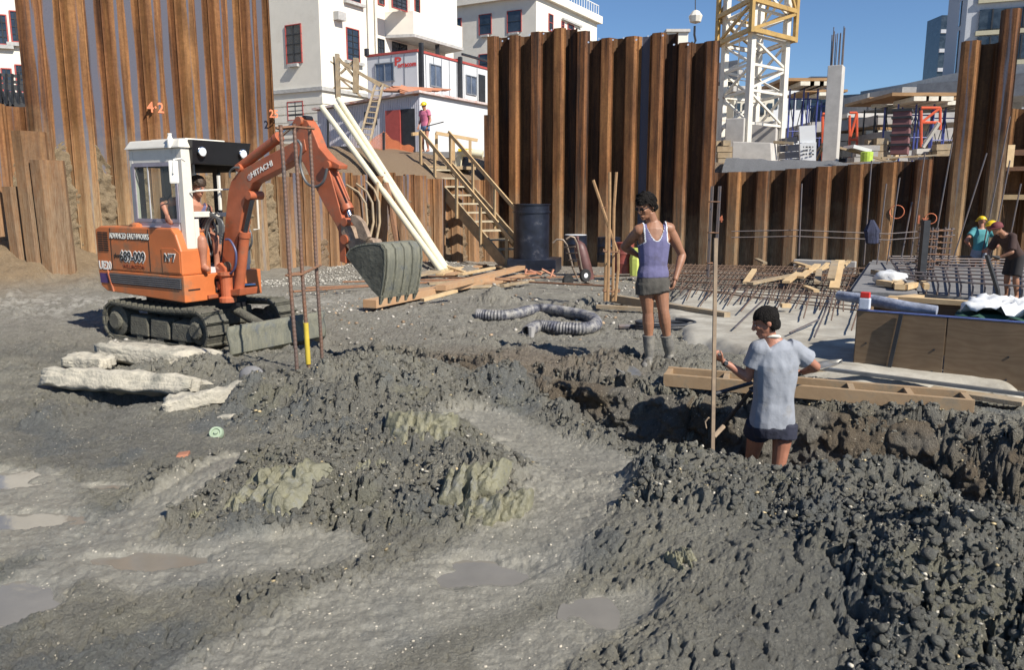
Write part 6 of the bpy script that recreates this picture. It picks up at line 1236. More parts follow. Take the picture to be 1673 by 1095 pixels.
# engine housing: side hood and the rear counterweight
hd=ep([(-1.66,.862),(-.02,.862),(-.02,1.14),(-.10,1.33),(-.17,1.40),(-1.55,1.40),(-1.66,1.36)],.0,.40).build('engine_hood',M_OR,ex,bevel=.02)
ep([(-1.66,.863),(-1.05,.863),(-1.05,1.38),(-1.55,1.38),(-1.66,1.34)],.402,1.12).build('counterweight',M_OR,ex,bevel=.03)
for u in (-.60,-1.35): eb(u,u+.008,-.004,.0,.88,1.38).build('hood_seam',M_BLACK,hd)
ep([(-.36,.89),(-.04,.89),(-.04,1.12),(-.13,1.17),(-.36,1.17)],-.008,-.001).build('hood_flap',M_OR,hd,bevel=.003)
for k in range(9):
    for j in range(2): eb(-1.60+j*.11,-1.51+j*.11,-.008,-.001,1.10+k*.027,1.113+k*.027).build('vent_slot',M_BLACK,hd)
mb=MB(); mb.lathe(E(-.95,.15,1.40),[(.12,0),(.12,.03),(.08,.05)],16); mb.build('filler_cap',M_OR,hd); mb=MB(); mb.lathe(E(-.42,.14,1.40),[(.035,0),(.035,.05),(.05,.055),(.05,.08)],12); mb.build('tank_cap',M_BLACK,hd)
# lettering as in the photograph
M_WPR=mat('white_print',(.8,.78,.72),rough=.5,var=0); M_BPR=mat('black_print',(.02,.02,.02),rough=.5,var=0)
def et(txt,u,z,size,m_,par,v=-.003,sx=1.0,bold=0,name='lettering'): return decal_text(name,txt,E(u,v,z),EU,Zv,size,m_,par,bold=bold,font_sx=sx)
et('ADVANCED EARTHWORKS',-.97,1.285,.095,M_BPR,hd,sx=.66,bold=.009,v=-.002); et('ADVANCED EARTHWORKS',-.97,1.285,.095,M_WPR,hd,sx=.66,bold=.001,v=-.006); et('Co.',-.68,1.27,.10,M_BPR,hd,v=-.004)
et('phone',-1.22,1.05,.08,M_BPR,hd,sx=.8); et('689-009',-.93,1.04,.165,M_WPR,hd,bold=.014,sx=.9,v=-.0025); et('689-009',-.93,1.04,.165,M_BPR,hd,bold=.002,sx=.9,v=-.006); et('WELLINGTON',-.92,.925,.065,mat('brown_print',(.22,.05,.02),var=0),hd)
et('Nº7',-.21,1.06,.12,M_WPR,hd,bold=.008,v=-.0105); et('Nº7',-.213,1.056,.12,M_BPR,hd,bold=.0,v=-.014); et('UE20',-1.50,.915,.14,M_WPR,hd,bold=.005,sx=.85)
# ---- cab
cb=eb(-1.0,-.03,.10,.98,.864,.93).build('cab_floor',M_CABG,ex)
T=2.30
cs=MB(); eb(-1.0,-.14,.10,.14,.93,1.46,cs); cs.build('side_panel',M_CABG,ex,bevel=.01)
cs=MB(); eb(-1.0,-.93,.10,.16,1.46,T,cs); eb(-.12,-.03,.10,.22,.93,T,cs); eb(-1.0,-.93,.90,.98,.93,T,cs); eb(-.10,-.03,.90,1.0,.93,T,cs); eb(-.93,-.12,.102,.14,2.14,T,cs); eb(-.10,-.028,.22,.44,1.52,1.585,cs); eb(-.09,-.03,.22,.28,.93,1.5,cs); cs.build('cab_frame',M_CABW,ex,bevel=.008)
cs=MB(); eb(-.12,-.035,.44,.90,1.52,1.57,cs); eb(-.93,-.12,.92,.97,.93,1.40,cs); cs.build('front_sill',M_CABW,ex,bevel=.006)
cs=MB(); eb(-.99,-.94,.17,.9,.93,1.45,cs); eb(-.99,-.94,.17,.24,1.45,T,cs); eb(-.99,-.94,.50,.60,1.45,T,cs); eb(-.99,-.94,.17,.9,2.1,T,cs); eb(-.9,-.12,.93,.96,2.05,T,cs); eb(-.56,-.46,.925,.965,1.4,2.1,cs); cs.build('rear_frame',M_BLACK,ex)
rf_=MB(); rf_.hexa([E(-1.04,.06,T),E(.0,.06,T),E(.0,1.04,T),E(-1.04,1.04,T),E(-.98,.11,T+.10),E(-.05,.11,T+.10),E(-.05,1.0,T+.10),E(-.98,1.0,T+.10)]); rf_.build('roof',M_CABW,ex,bevel=.02)
eb(-.85,-.2,.3,.85,T+.101,T+.125).build('roof_hatch',M_CABW,ex,bevel=.008)
vz=MB(); vz.hexa([E(-.03,.22,2.12),E(-.0,.22,2.13),E(-.0,1.0,2.13),E(-.03,1.0,2.12),E(-.03,.2,T+.095),E(.055,.2,T+.09),E(.055,1.02,T+.09),E(-.03,1.02,T+.095)]); vz.build('visor',M_BLACK,ex)
for v in (.32,.90):
    mb=MB(); mb.lathe(E(.03,v,2.26),[(.05,0),(.058,.03),(.05,.035)],16,EU); l_=mb.build('work_lamp',M_CHR,ex,smooth=True); mb=MB(); mb.lathe(E(.066,v,2.26),[(.048,0),(.02,.01)],16,EU); mb.build('lens',mat('lamp_lens',(.75,.78,.8),rough=.15,var=.1,scale=30),l_,smooth=True)
mb=MB(); mb.lathe(E(-.18,.08,T+.0),[(.03,0),(.035,.09),(.02,.13),(.025,.16)],10); mb.build('beacon',M_WPR,ex)
# side window: grey frame, sliding bar, glass
wf=MB(); 
for a in ((-.94,-.90,1.46,2.14),(-.16,-.12,1.46,2.14),(-.90,-.16,1.46,1.50),(-.90,-.16,2.10,2.14)): eb(a[0],a[1],.088,.10,a[2],a[3],wf)
wf_=wf.build('side_window',mat('purple_grey_frame',(.30,.28,.33),rough=.5),ex); eb(-.66,-.645,.092,.102,1.5,2.1).build('window_bar',mat('alu_bar',(.5,.5,.52),rough=.4),wf_); eb(-.90,-.16,.104,.110,1.5,2.1).build('pane',M_PGL,wf_)
# mirror, handrails, seat, levers
mi=MB(); a=P(284,281,8.9); mi.box(a,(.10,.035,.25),EU*.8+EV*.6); m_=mi.build('mirror',M_WPR,ex,bevel=.03); mb=MB(); mb.tube([P(302,263,9.02),P(296,259,8.95),P(284,260,8.88),P(283,283,8.87)],.009,6); mb.build('mirror_arm',M_WPR,m_)
mb=MB(); mb.tube([E(-.02,.18,1.80),E(.06,.2,1.82),E(.10,.60,1.84),E(.10,.74,1.84),E(.10,.75,1.70)],.011,6); mb.tube([E(.02,.55,1.6),E(.02,.55,2.0)],.022,6); mb.build('front_handrail',M_CABW,ex)
mb=MB(); mb.tube([E(.0,1.04,1.35),E(.05,1.08,1.36),E(.05,1.08,1.75),E(0,1.04,1.76)],.012,6); mb.build('grab_rail',M_CABW,ex)
eb(-.85,-.4,.38,.78,.95,1.30).build('seat',M_BLACK,ex,bevel=.03); eb(-.92,-.82,.40,.76,1.3,1.75).build('seat_back',M_BLACK,ex,bevel=.03)
for v in (.42,.62): mb=MB(); mb.tube([E(-.25,v,.95),E(-.22,v,1.5),E(-.24,v,1.58)],.012,6); mb.build('lever',M_BLACK,ex)
# ---- boom, stick and rams in one vertical plane
BV=.60; B0=E(.1,BV,0); B0=V((B0.x,B0.y)); EU2=V((EU.x,EU.y))
def bp(X,Y,dv=0):   # a point of the arm from its place in the enlarged side view
    o=B0+V((EV.x,EV.y))*dv; s,z=FH(340+X/3.32,170+Y/3.32,o,EU2); return V((o.x+EU.x*s,o.y+EU.y*s,z))
def arm(name,pts,wd,m_,dv=0,bev=.008,par=None):
    q=[bp(x,y,dv-wd/2) for x,y in pts]; vs=q+[p+EV*wd for p in q]; n=len(q); mb=MB(); mb.add(vs,[tuple(range(n-1,-1,-1)),tuple(range(n,2*n))]+[(i,(i+1)%n,n+(i+1)%n,n+i) for i in range(n)]); return mb.build(name,m_,par or ex,bevel=bev)
bo=arm('boom',[(70,905),(92,640),(108,480),(124,420),(165,365),(300,290),(400,238),(470,200),(520,190),(530,250),(475,300),(400,345),(300,395),(240,430),(212,480),(188,560),(165,700),(140,905)],.15,M_OR2)
sk=arm('stick',[(455,100),(478,68),(535,88),(560,130),(600,235),(655,298),(712,330),(708,352),(652,345),(700,520),(728,625),(745,700),(745,865),(715,855),(706,690),(690,650),(625,540),(560,410),(510,310),(470,240),(462,180)],.13,M_OR2,dv=.0)
def ram(name,a,b,c,r,dv=0,m_=M_OR2,rod=M_CHR):
    A_,B_,C_=bp(*a,dv),bp(*b,dv),bp(*c,dv); mb=MB(); mb.tube([A_,B_],r,14); k=(B_-A_).normalized(); mb.tube([B_-k*.05,B_+k*.01],r*1.15,14); t_=mb.build(name,m_,ex,smooth=True); mb=MB(); mb.tube([B_,C_],r*.45,10); mb.build('rod',rod,t_,smooth=True); return t_
ram('stick_ram',(165,350),(385,180),(462,112),.055,-.02)
ram('boom_ram',(168,1010),(200,700),(240,520),.058,-.05,rod=mat('dark_rod',(.06,.065,.075),rough=.3,metal=.5))
ram('bucket_ram',(660,350),(758,572),(772,612),.058,0)
mb=MB(); mb.tube([bp(700,360,-.04),bp(765,520,-.04)],.012,6); mb.build('pipe',M_OR2,ex)
for x,y,r in ((485,92,.05),(640,330,.045),(215,495,.05),(160,345,.045),(100,880,.055),(735,735,.05),(735,640,.045)):
    mb=MB(); c=bp(x,y,-.10); mb.tube([c,c+EV*.2],r,14); mb.build('pivot_pin',M_OR2 if r<.051 else M_TRK,ex,smooth=True)
mb=MB(); mb.lathe(bp(520,78,-.05),[(.035,0),(.035,.1)],14,EV); mb.build('grease_cap',M_BLACK,ex)
# boom foot casting and swing post
arm('swing_post',[(35,880),(60,860),(90,890),(100,1010),(175,1000),(170,1040),(20,1040)],.26,M_OR2)
mb=MB(); c=E(.14,BV-.12,.52); mb.lathe(c,[(.10,0),(.10,.05),(.07,.07),(.07,.3),(.1,.32),(.1,.36)],14); mb.build('king_post',M_OR2,ex)
# hoses
def hs(pts,r=.012,dv=-.1,nm='hydraulic_hose',m_=M_HS):
    mb=MB(); q=[bp(x,y,dv) for x,y in pts]; o=[]
    for i in range(len(q)-1):
        p0=q[max(i-1,0)];p1=q[i];p2=q[i+1];p3=q[min(i+2,len(q)-1)]
        for k in range(5): t=k/5; o.append(.5*((2*p1)+(-p0+p2)*t+(2*p0-5*p1+4*p2-p3)*t*t+(-p0+3*p1-3*p2+p3)*t**3))
    o.append(q[-1]); mb.tube(o,r,7); return mb.build(nm,m_,ex,smooth=True)
for i in range(5): hs([(-68+i*12,880),(-66+i*13,760),(-55+i*14,660),(-20+i*14,600+i*4),(30+i*8,600+i*6),(60+i*5,650),(66+i*3,760-i*15)],.014,-.16)
hs([(-20,600),(0,640),(30,600),(55,590)],.012,-.12); hs([(-10,700),(0,780),(20,820),(45,700),(30,640)],.012,-.13); hs([(0,560),(-10,640),(10,720),(30,790)],.014,-.12)
hs([(485,195),(505,230),(500,330),(530,420),(580,448),(625,420),(645,350)],.015,-.12); hs([(95,735),(120,740),(150,800),(148,880),(120,920),(90,915)],.013,-.14,m_=mat('blue_hose',(.06,.07,.16),rough=.5)); hs([(120,400),(118,370),(140,345),(170,345)],.013,-.1); hs([(205,660),(232,700),(235,760),(210,800)],.013,.1)
for i in range(3): mb=MB(); c=bp(-66+i*13,880,-.16); mb.tube([c,c-Zv*.12],.017,7); mb.build('hose_fitting',M_CABW,ex)
et_=decal_text('lettering','HITACHI',bp(290,362-8,-.079),(bp(345,325,0)-bp(235,390,0)),Zv,.085,M_WPR,bo,bold=.002,font_sx=1.15)
c=bp(225,397,-.077); mb=MB(); mb.lathe(c,[(.035,0),(.035,.002)],18,-EV); lg=mb.build('round_emblem',M_WPR,bo)
for k in range(4): mb=MB(); mb.box(c-EV*.0035+Zv*(.02-.0135*k),(.05,.002,.005),EU); mb.build('emblem_line',M_OR2,lg)
# linkage and bucket
M_LNK=mat('muddy_linkage',(.30,.22,.16),rough=.7,var=.25,scale=14,bump=.3)
arm('link_arm',[(765,600),(800,605),(835,640),(868,720),(850,745),(815,730),(800,670),(775,640)],.06,M_LNK,dv=-.08); arm('link_arm',[(765,600),(800,605),(835,640),(868,720),(850,745),(815,730),(800,670),(775,640)],.05,M_LNK,dv=.08)
arm('tipping_link',[(722,645),(748,650),(765,700),(775,745),(745,745),(720,700)],.16,M_LNK); arm('bucket_bracket',[(725,740),(830,725),(890,735),(905,765),(830,785),(770,800)],.14,M_LNK)
M_BKT=mat('mud_smeared_bucket',(.205,.20,.15),rough=.7,var=.22,scale=6,stretch=(3,3,.6),col2=(.115,.12,.10),bump=.7,bscale=26,dirt=(.10,.115,.13),dirts=5,dirta=.3)
BW=.60
prof=[(772,822),(795,785),(830,766),(880,755),(930,752),(965,760),(985,790),(990,850),(985,930),(975,1000),(962,1058)]
def bq(x,y,dv): 
    p=bp(x-28,y,-BW/2); return p+EV*(dv)
mb=MB(); vs=[];fs=[]; n=len(prof); th=.018
cen=bp(870,880,-BW/2)
for v in (0,BW):
    for x,y in prof: vs.append(bq(x,y,v))
for v in (0,BW):
    for x,y in prof: p=bq(x,y,v); d=(cen-bp(x-28,y,-BW/2)).normalized(); vs.append(p+d*th)
for i in range(n-1):
    fs+=[(i,i+1,n+i+1,n+i),(2*n+i+1,2*n+i,3*n+i,3*n+i+1),(i+1,i,2*n+i,2*n+i+1),(n+i,n+i+1,3*n+i+1,3*n+i)]
fs+=[(0,n,3*n,2*n),(n-1,2*n+n-1,3*n+n-1,2*n-1)]
mb.add(vs,fs); bk_=mb.build('bucket',M_BKT,ex,smooth=True,sm_angle=50)
for v in (.004,BW-.024):
    q=[bq(x,y,v) for x,y in prof]+[bq(915,1010,v),bq(895,985,v)]; m=len(q); mb=MB(); mb.add(q+[p+EV*.02 for p in q],[tuple(range(m-1,-1,-1)),tuple(range(m,2*m))]+[(i,(i+1)%m,m+(i+1)%m,m+i) for i in range(m)]); mb.build('side_plate',mat('dark_mud_plate',(.10,.10,.08),rough=.8,var=.25,scale=5,bump=.5,bscale=20),bk_)
for k in range(5):
    v=.03+k*(BW-.06)/4; a=bq(962,1040,v); b_=bq(950,1092,v); mb=MB(); mb.hexa([a-EV*.035+EU*.02,a+EV*.035+EU*.02,a+EV*.035-EU*.02,a-EV*.035-EU*.02,b_-EV*.012+EU*.008,b_+EV*.012+EU*.008,b_+EV*.012-EU*.008,b_-EV*.012-EU*.008]); mb.build('tooth',M_BKT,bk_,bevel=.006)
    mb=MB(); mb.tube([bq(x+3,y,v+.0) for x,y in prof[5:]],.010+.006*(k%2),6); mb.build('wear_strip',M_BKT,bk_)
# ---- tracks
def track(v0,v1,par,g0):
    t_=bpy.data.objects.new('track',None); 
    r=.215; ua,ub=-1.36,.17; zc=r+.03+g0; pts=[]; L1=ub-ua; tot=2*L1+2*PI*r; n=38
    def at(s):
        s%=tot
        if s<L1: return ua+s,zc+r,0
        s-=L1
        if s<PI*r: a=s/r; return ub+r*math.sin(a),zc+r*math.cos(a),a
        s-=PI*r
        if s<L1: return ub-s,zc-r,PI
        s-=L1; a=s/r; return ua-r*math.sin(a),zc-r*math.cos(a),PI+a
    mb=MB(); m=90; sec=[]
    for i in range(m): u,z,a=at(tot*i/m); sec.append((u,z,a))
    vs=[]
    for u,z,a in sec:
        nu,nz=math.sin(a),math.cos(a); sag=-.03*math.sin((u-ua)/L1*PI) if (a==0) else 0
        for v in (v0+.02,v1-.02): vs.append(E(u,v,z+sag))
        for v in (v0+.02,v1-.02): vs.append(E(u-nu*.025,v,z+sag-nz*.025))
    fs=[]
    for i in range(m):
        a=4*i;b_=4*((i+1)%m); fs+=[(a,b_,b_+1,a+1),(a+2,a+3,b_+3,b_+2),(a,a+2,b_+2,b_),(a+1,b_+1,b_+3,a+3)]
    mb.add(vs,fs); t_=mb.build('track_belt',M_TRK,par,smooth=True)
    pm=MB(); pm.box((0,0,.012),(.108,v1-v0,.028)); pm.box((.038,0,.036),(.02,v1-v0-.02,.028)); me=pm.mesh('track_pad'); me.materials.append(M_TRK)
    bb=bmesh.new(); bb.from_mesh(me); bmesh.ops.recalc_face_normals(bb,faces=bb.faces); bb.to_mesh(me); bb.free()
    for i in range(n):
        u,z,a=at(tot*i/n); sag=-.03*math.sin((u-ua)/L1*PI) if (a==0) else 0
        o=bpy.data.objects.new('track_pad',me); COL.objects.link(o); o.parent=t_
        nrm=(EU*math.sin(a)+Zv*math.cos(a)); tx=EU*math.cos(a)-Zv*math.sin(a)
        M=Matrix((tx,EV,nrm)).transposed().to_4x4(); M.translation=E(u,(v0+v1)/2,z+sag)-wloc(t_); o.matrix_local=M
    for u,rad,nm in ((ua,.19,'drive_sprocket'),(ub,.17,'idler_wheel')):
        mb=MB(); c=E(u,v0+.045,zc); mb.lathe(c,[(rad*.55,-.03),(rad*.6,0),(rad,.02),(rad,.2)],18,EV); mb.build(nm,M_TRK,par,smooth=True)
        mb=MB(); mb.lathe(E(u,v0+.0,zc),[(rad*.5,-.0),(rad*.62,.02),(rad*.62,.06)],14,EV); mb.build('hub_cover',M_TRK,par)
    for i in range(3):
        mb=MB(); u0=-1.08+i*.40; mb.hexa([E(u0,v0+.02,zc-.15),E(u0+.36,v0+.02,zc-.15),E(u0+.36,v0+.2,zc-.15),E(u0,v0+.2,zc-.15),E(u0+.02,v0+.03,zc+.10-.02*i),E(u0+.34,v0+.03,zc+.09-.02*i),E(u0+.34,v0+.2,zc+.10),E(u0+.02,v0+.2,zc+.10)]); mb.build('caked_side_frame',M_TRK,par,bevel=.02)
        mb=MB(); mb.lathe(E(u0+.18,v0+.03,zc-.16),[(.06,0),(.06,.18)],12,EV); mb.build('roller',M_TRK,par)
gE=HZ(-4.2,9.4)+.0
track(-.04,.26,ex,gE); track(1.02,1.32,ex,gE)
eb(-1.1,-.1,.24,1.04,gE+.2,gE+.42).build('undercarriage',M_TRK,ex,bevel=.03)
# dozer blade
mb=MB(); vs=[];fs=[]; nv=24; prof2=[(.74,.0),(.80,.06),(.80,.16),(.77,.26),(.80,.36)]
for j in range(nv+1):
    v=-.08+1.46*j/nv
    for u,z in prof2: vs.append(E(u,v,gE+z))
m=len(prof2)
for j in range(nv):
    for i in range(m-1): fs.append((j*m+i,j*m+i+1,(j+1)*m+i+1,(j+1)*m+i))
mb.add(vs,fs); bl=mb.build('dozer_blade',M_BKT,ex,smooth=True); sm_=bl.modifiers.new('s','SOLIDIFY'); sm_.thickness=.03; sm_.offset=1
for k in range(4): v=.02+k*.085; mb=MB(); mb.tube([E(u+.012,v,gE+z) for u,z in prof2],.020,6); mb.build('clinging_mud_rib',M_BKT,bl,smooth=True)
for v in (.3,.95): mb=MB(); mb.bar(E(-.2,v,gE+.22),E(.78,v,gE+.16),.07,.1); mb.build('blade_arm',M_TRK,ex)
mb=MB(); mb.tube([E(.05,.62,gE+.42),E(.55,.62,gE+.26)],.055,12); mb.tube([E(.5,.62,gE+.27),E(.78,.62,gE+.2)],.03,10); mb.build('blade_ram',M_CABG if 0 else M_TRK,ex,smooth=True)
# ================================================= people
def remesh(mbs,vox,smooth=3,off=None):
    me=mbs.mesh('t'); b=bmesh.new(); b.from_mesh(me); bmesh.ops.recalc_face_normals(b,faces=b.faces); b.to_mesh(me); b.free()
    o=bpy.data.objects.new('t',me); COL.objects.link(o); m=o.modifiers.new('r','REMESH'); m.mode='VOXEL'; m.voxel_size=vox; s=o.modifiers.new('s','SMOOTH'); s.factor=.5; s.iterations=smooth
    dg=bpy.context.evaluated_depsgraph_get(); r=bpy.data.meshes.new_from_object(o.evaluated_get(dg)); bpy.data.objects.remove(o); bpy.data.meshes.remove(me); r.shade_smooth(); return r
def put(name,me,mt,par):
    off=wloc(par); 
    co_=np.empty(len(me.vertices)*3,np.float32); me.vertices.foreach_get('co',co_); co_=co_.reshape(-1,3)-np.array(off[:],np.float32); me.vertices.foreach_set('co',co_.ravel()); me.update()
    if not me.materials: me.materials.append(mt)
    return link(name,me,None,par)
def cut(me,pred,band=None,m2=None,m1=None):
    b=bmesh.new(); b.from_mesh(me); kill=[];  me.materials.append(m1)
    if m2: me.materials.append(m2)
    for f in b.faces:
        c=f.calc_center_median(); k=pred(c)
        if k<0: kill.append(f)
        elif band and k<band: f.material_index=1
        else: f.material_index=0
    bmesh.ops.delete(b,geom=kill,context='FACES'); b.to_mesh(me); b.free(); return me
def skin(nm,c,rough=.5): 
    m=mat(nm,c,rough=rough,var=.1,scale=9,bump=.08,bscale=60); m.node_tree.nodes['Principled BSDF'].inputs['Subsurface Weight'].default_value=0; return m
def head(mb,c,f,up,s=1.0,jaw=1.0):
    f=V(f).normalized(); up=V(up); up=(up-f*up.dot(f)).normalized(); x=up.cross(f)   # x = to the figure's left
    E_=lambda a,b,d,ra,rb,rd,ff=f: mb.ell(c+x*a*s+f*b*s+up*d*s,(ra*s,rb*s,rd*s),x,up) # (side, depth, up)
    E_(0,-.012,.035,.076,.096,.088); E_(0,.02,-.02,.064,.076,.085); E_(0,.045,-.075,.045*jaw,.046,.042); E_(0,.078,-.098,.022,.018,.016)
    mb.tube([c+f*.088*s+up*.028*s,c+f*.115*s-up*.022*s],[.010*s,.015*s],8); E_(0,.108,-.026,.017,.014,.010)
    E_(0,.085,.036,.050,.014,.010); E_(.034,.074,-.012,.022,.018,.02); E_(-.034,.074,-.012,.022,.018,.02); E_(0,.092,-.062,.024,.012,.007); E_(0,.090,-.074,.021,.012,.007)
    for q in (1,-1): E_(.077*q,-.012,-.0,.010,.022,.032); 
    return x,f,up
def hand(mb,w_,d,nrm,side,s=1.0,curl=.35,spread=.12,n=8):
    """wrist point, pointing direction, palm normal, side (+1/-1 thumb side)"""
    d=V(d).normalized(); nrm=V(nrm); nrm=(nrm-d*nrm.dot(d)).normalized(); t=d.cross(nrm)*side
    mb.ell(w_+d*.048*s,(.052*s,.041*s,.017*s),d,nrm); mb.ell(w_+d*.03*s+t*.018*s,(.035*s,.022*s,.019*s),d,nrm)
    for i,(o,L_) in enumerate(((.028,.070),(.010,.078),(-.009,.072),(-.026,.056))):
        p=w_+d*.085*s+t*o*s-d*abs(o)*.25*s; a=0; pts=[p-d*.02*s,p]; dd=(d+t*o*spread*8).normalized()
        for j,k in enumerate((.45,.32,.25)):
            a+=curl*(1.0+.35*j); q=dd*math.cos(a)+nrm*math.sin(a); p=p+q*(L_*k*s*1.05); pts.append(p)
        mb.tube(pts,[.0095*s,.0095*s,.0088*s,.008*s,.0068*s],n); mb.ell(p,(.0068*s,)*3,nu=8,nv=5)
    p=w_+d*.028*s+t*.036*s; q1=(d*.6+t*.75+nrm*.25).normalized(); q2=(d*.9+t*.15+nrm*.55).normalized(); pts=[w_+d*.012*s+t*.012*s,p,p+q1*.034*s,p+q1*.034*s+q2*.03*s]; mb.tube(pts,[.014*s,.0125*s,.0105*s,.0085*s],n); mb.ell(pts[-1],(.0088*s,)*3,nu=8,nv=5)
def mid(a,b,k=.5): return a.lerp(b,k)
def limb(mb,a,b,r0,r1,bulge=.0,bk=.35,n=14,ext=0):
    pts=[];rr_=[]
    for i in range(8): k=i/7; pts.append(a.lerp(b,k)); rr_.append(r0+(r1-r0)*k+bulge*math.exp(-((k-bk)/.25)**2))
    mb.tube(pts,rr_,n)
def body(J,s=1.0,vox=.007,hands=True,arms=True,build=1.0,legs=True):
    mb=MB(); sh=J['shL']-J['shR']; wx=sh.normalized(); hipm=mid(J['hipL'],J['hipR']); shm=mid(J['shL'],J['shR']); up=(shm-hipm).normalized()
    b_=build; fw=up.cross(wx)*-1  # forward: x(left) ... sign fixed below
    pts=[hipm-up*.07*s,hipm+up*.02*s,hipm.lerp(shm,.32),hipm.lerp(shm,.58),hipm.lerp(shm,.82),shm+up*.005,shm.lerp(J['neck'],.6),J['neck']]
    mb.loft(pts,[.135*s*b_,.165*s*b_,.138*s*b_,.155*s*b_,.172*s*b_,.145*s*b_,.085*s,.056*s],[.10*s,.112*s*b_,.092*s*b_,.105*s*b_,.108*s*b_,.078*s,.062*s,.055*s],wx)
    mb.tube([J['neck']-up*.05*s,mid(J['neck'],J['head'],.6)],[.060*s,.054*s],14)
    for q in 'LR':
        if arms:
            S_,E_,W_=J['sh'+q],J['el'+q],J['wr'+q]; mb.ell(S_,(.062*s,.058*s,.062*s)); limb(mb,S_.lerp(shm,.35)+up*.02*s,S_,.06*s,.058*s)
            limb(mb,S_,E_,.052*s,.040*s,.008*s,.4); mb.ell(E_,(.041*s,)*3); limb(mb,E_,W_,.041*s,.026*s,.007*s,.22)
        if legs:
            H_,K_,A_,T_=J['hip'+q],J['kn'+q],J['an'+q],J['toe'+q]
            limb(mb,H_,K_,.088*s,.056*s,.006*s,.25); mb.ell(K_,(.056*s,)*3); bt=J.get('boots'); limb(mb,K_,K_.lerp(A_,.8) if bt else A_,.053*s,(.034 if bt else .037)*s,.014*s,.28)
            if not bt: mb.tube([A_-Zv*.01,A_.lerp(T_,.5),T_],[.043*s,.042*s,.03*s],10); mb.ell(A_-Zv*.03*s-(T_-A_).normalized()*.02,(.04*s,.035*s,.035*s))
    head(mb,J['head'],J['face'],J.get('hup',Zv),s)
    if hands:
        for q in 'LR':
            if 'hd'+q in J: d,nr_,sd,cu=J['hd'+q]; hand(mb,J['wr'+q],d,nr_,sd,s,cu)
            else: d=(J['wr'+q]-J['el'+q]).normalized(); hand(mb,J['wr'+q],d,wx if q=='R' else -wx,1 if q=='L' else -1,s,.35)
    return remesh(mb,vox,2),wx,up,hipm,shm
def top_shell(J,s,grow,build=1.0,sleeves=0,vox=.008,hem=-.02,loose=1.0):
    mb=MB(); wx=(J['shL']-J['shR']).normalized(); hipm=mid(J['hipL'],J['hipR']); shm=mid(J['shL'],J['shR']); up=(shm-hipm).normalized(); b_=build; g=grow
    pts=[hipm+up*hem,hipm+up*(hem+.05),hipm.lerp(shm,.32),hipm.lerp(shm,.58),hipm.lerp(shm,.82),shm+up*.012,shm.lerp(J['neck'],.55)]
    mb.loft(pts,[(.163*b_+g)*s*loose,(.163*b_+g)*s*loose,(.142*b_+g)*s*loose,(.157*b_+g)*s,(.173*b_+g)*s,(.148*b_+g)*s,.092*s],[(.115*b_+g)*s*loose,(.115*b_+g)*s*loose,(.097*b_+g)*s*loose,(.107*b_+g)*s,(.110*b_+g)*s,(.082*b_+g)*s,.070*s],wx)
    for q in 'LR':
        S_,E_=J['sh'+q],J['el'+q]; 
        if sleeves: mb.ell(S_,((.064+g)*s,)*3); limb(mb,S_.lerp(shm,.4)+up*.02*s,S_,(.066+g)*s,(.064+g)*s); mb.tube([S_,S_.lerp(E_,sleeves*.5),S_.lerp(E_,sleeves)],[(.062+g)*s,(.060+g)*s,(.066+g)*s],14)
        else: limb(mb,S_.lerp(shm,.35)+up*.012*s,S_.lerp(shm,.12)+up*.008,(.058+g)*s,(.055+g)*s)
    return remesh(mb,vox,2),wx,up,hipm,shm
def shorts_shell(J,s,g,hemk=.42,build=1.0,vox=.008,rise=.07):
    mb=MB(); wx=(J['shL']-J['shR']).normalized(); hipm=mid(J['hipL'],J['hipR']); shm=mid(J['shL'],J['shR']); up=(shm-hipm).normalized()
    mb.loft([hipm-up*.11*s,hipm-up*.03*s,hipm+up*.03*s,hipm+up*(rise+.02)*s],[(.15*build+g)*s,(.17*build+g)*s,(.162*build+g)*s,(.146*build+g)*s],[(.10+g)*s,(.118*build+g)*s,(.112*build+g)*s,(.1*build+g)*s],wx)
    for q in 'LR': H_,K_=J['hip'+q],J['kn'+q]; mb.tube([H_,H_.lerp(K_,hemk*.6),H_.lerp(K_,hemk)],[(.09+g)*s,(.093+g)*s,(.097+g)*s],16)
    return remesh(mb,vox,2)
def hair(J,s,lab,col,curly=.0,thick=.016,back=.0,vox=.007,par=None,cap=None):
    c=J['head']; f=V(J['face']).normalized(); up=V(J.get('hup',Zv)); up=(up-f*up.dot(f)).normalized(); x=up.cross(f); mb=MB(); t_=thick
    mb.ell(c-f*.016*s+up*.040*s,((.078+t_)*s,(.098+t_)*s,(.090+t_)*s),x,up,22,14); mb.ell(c-f*.050*s-up*.03*s,((.066+t_*.6)*s,(.058+t_*.6)*s,.07*s),x,up)
    me=remesh(mb,vox,1); b=bmesh.new(); b.from_mesh(me)
    kill=[]
    for fc in b.faces:
        q=fc.calc_center_median()-c; a,d_,h_=q.dot(x)/s,q.dot(f)/s,q.dot(up)/s
        lim=.052+ .0*abs(a) if d_>.045 else (.052-(.045-d_)*1.5 if d_>-.0 else -.02-.9*max(0,-d_)*.6)
        if h_<lim and not(d_<-.02 and h_>-.078): kill.append(fc)
    bmesh.ops.delete(b,geom=kill,context='FACES')
    for v in b.verts:
        p=v.co; n_=0
        if curly: 
            n_=float(lumps(np.array([p.x+p.z*.7]),np.array([p.y+p.z]),.030,5)[0])*curly*1.4
        else: n_=.006*float(fbm(np.array([p.x*60.]),np.array([p.y*60.+p.z*8]),2,5)[0])
        v.co=p+v.normal*n_
    b.to_mesh(me); b.free(); return put('hair',me,col,par)
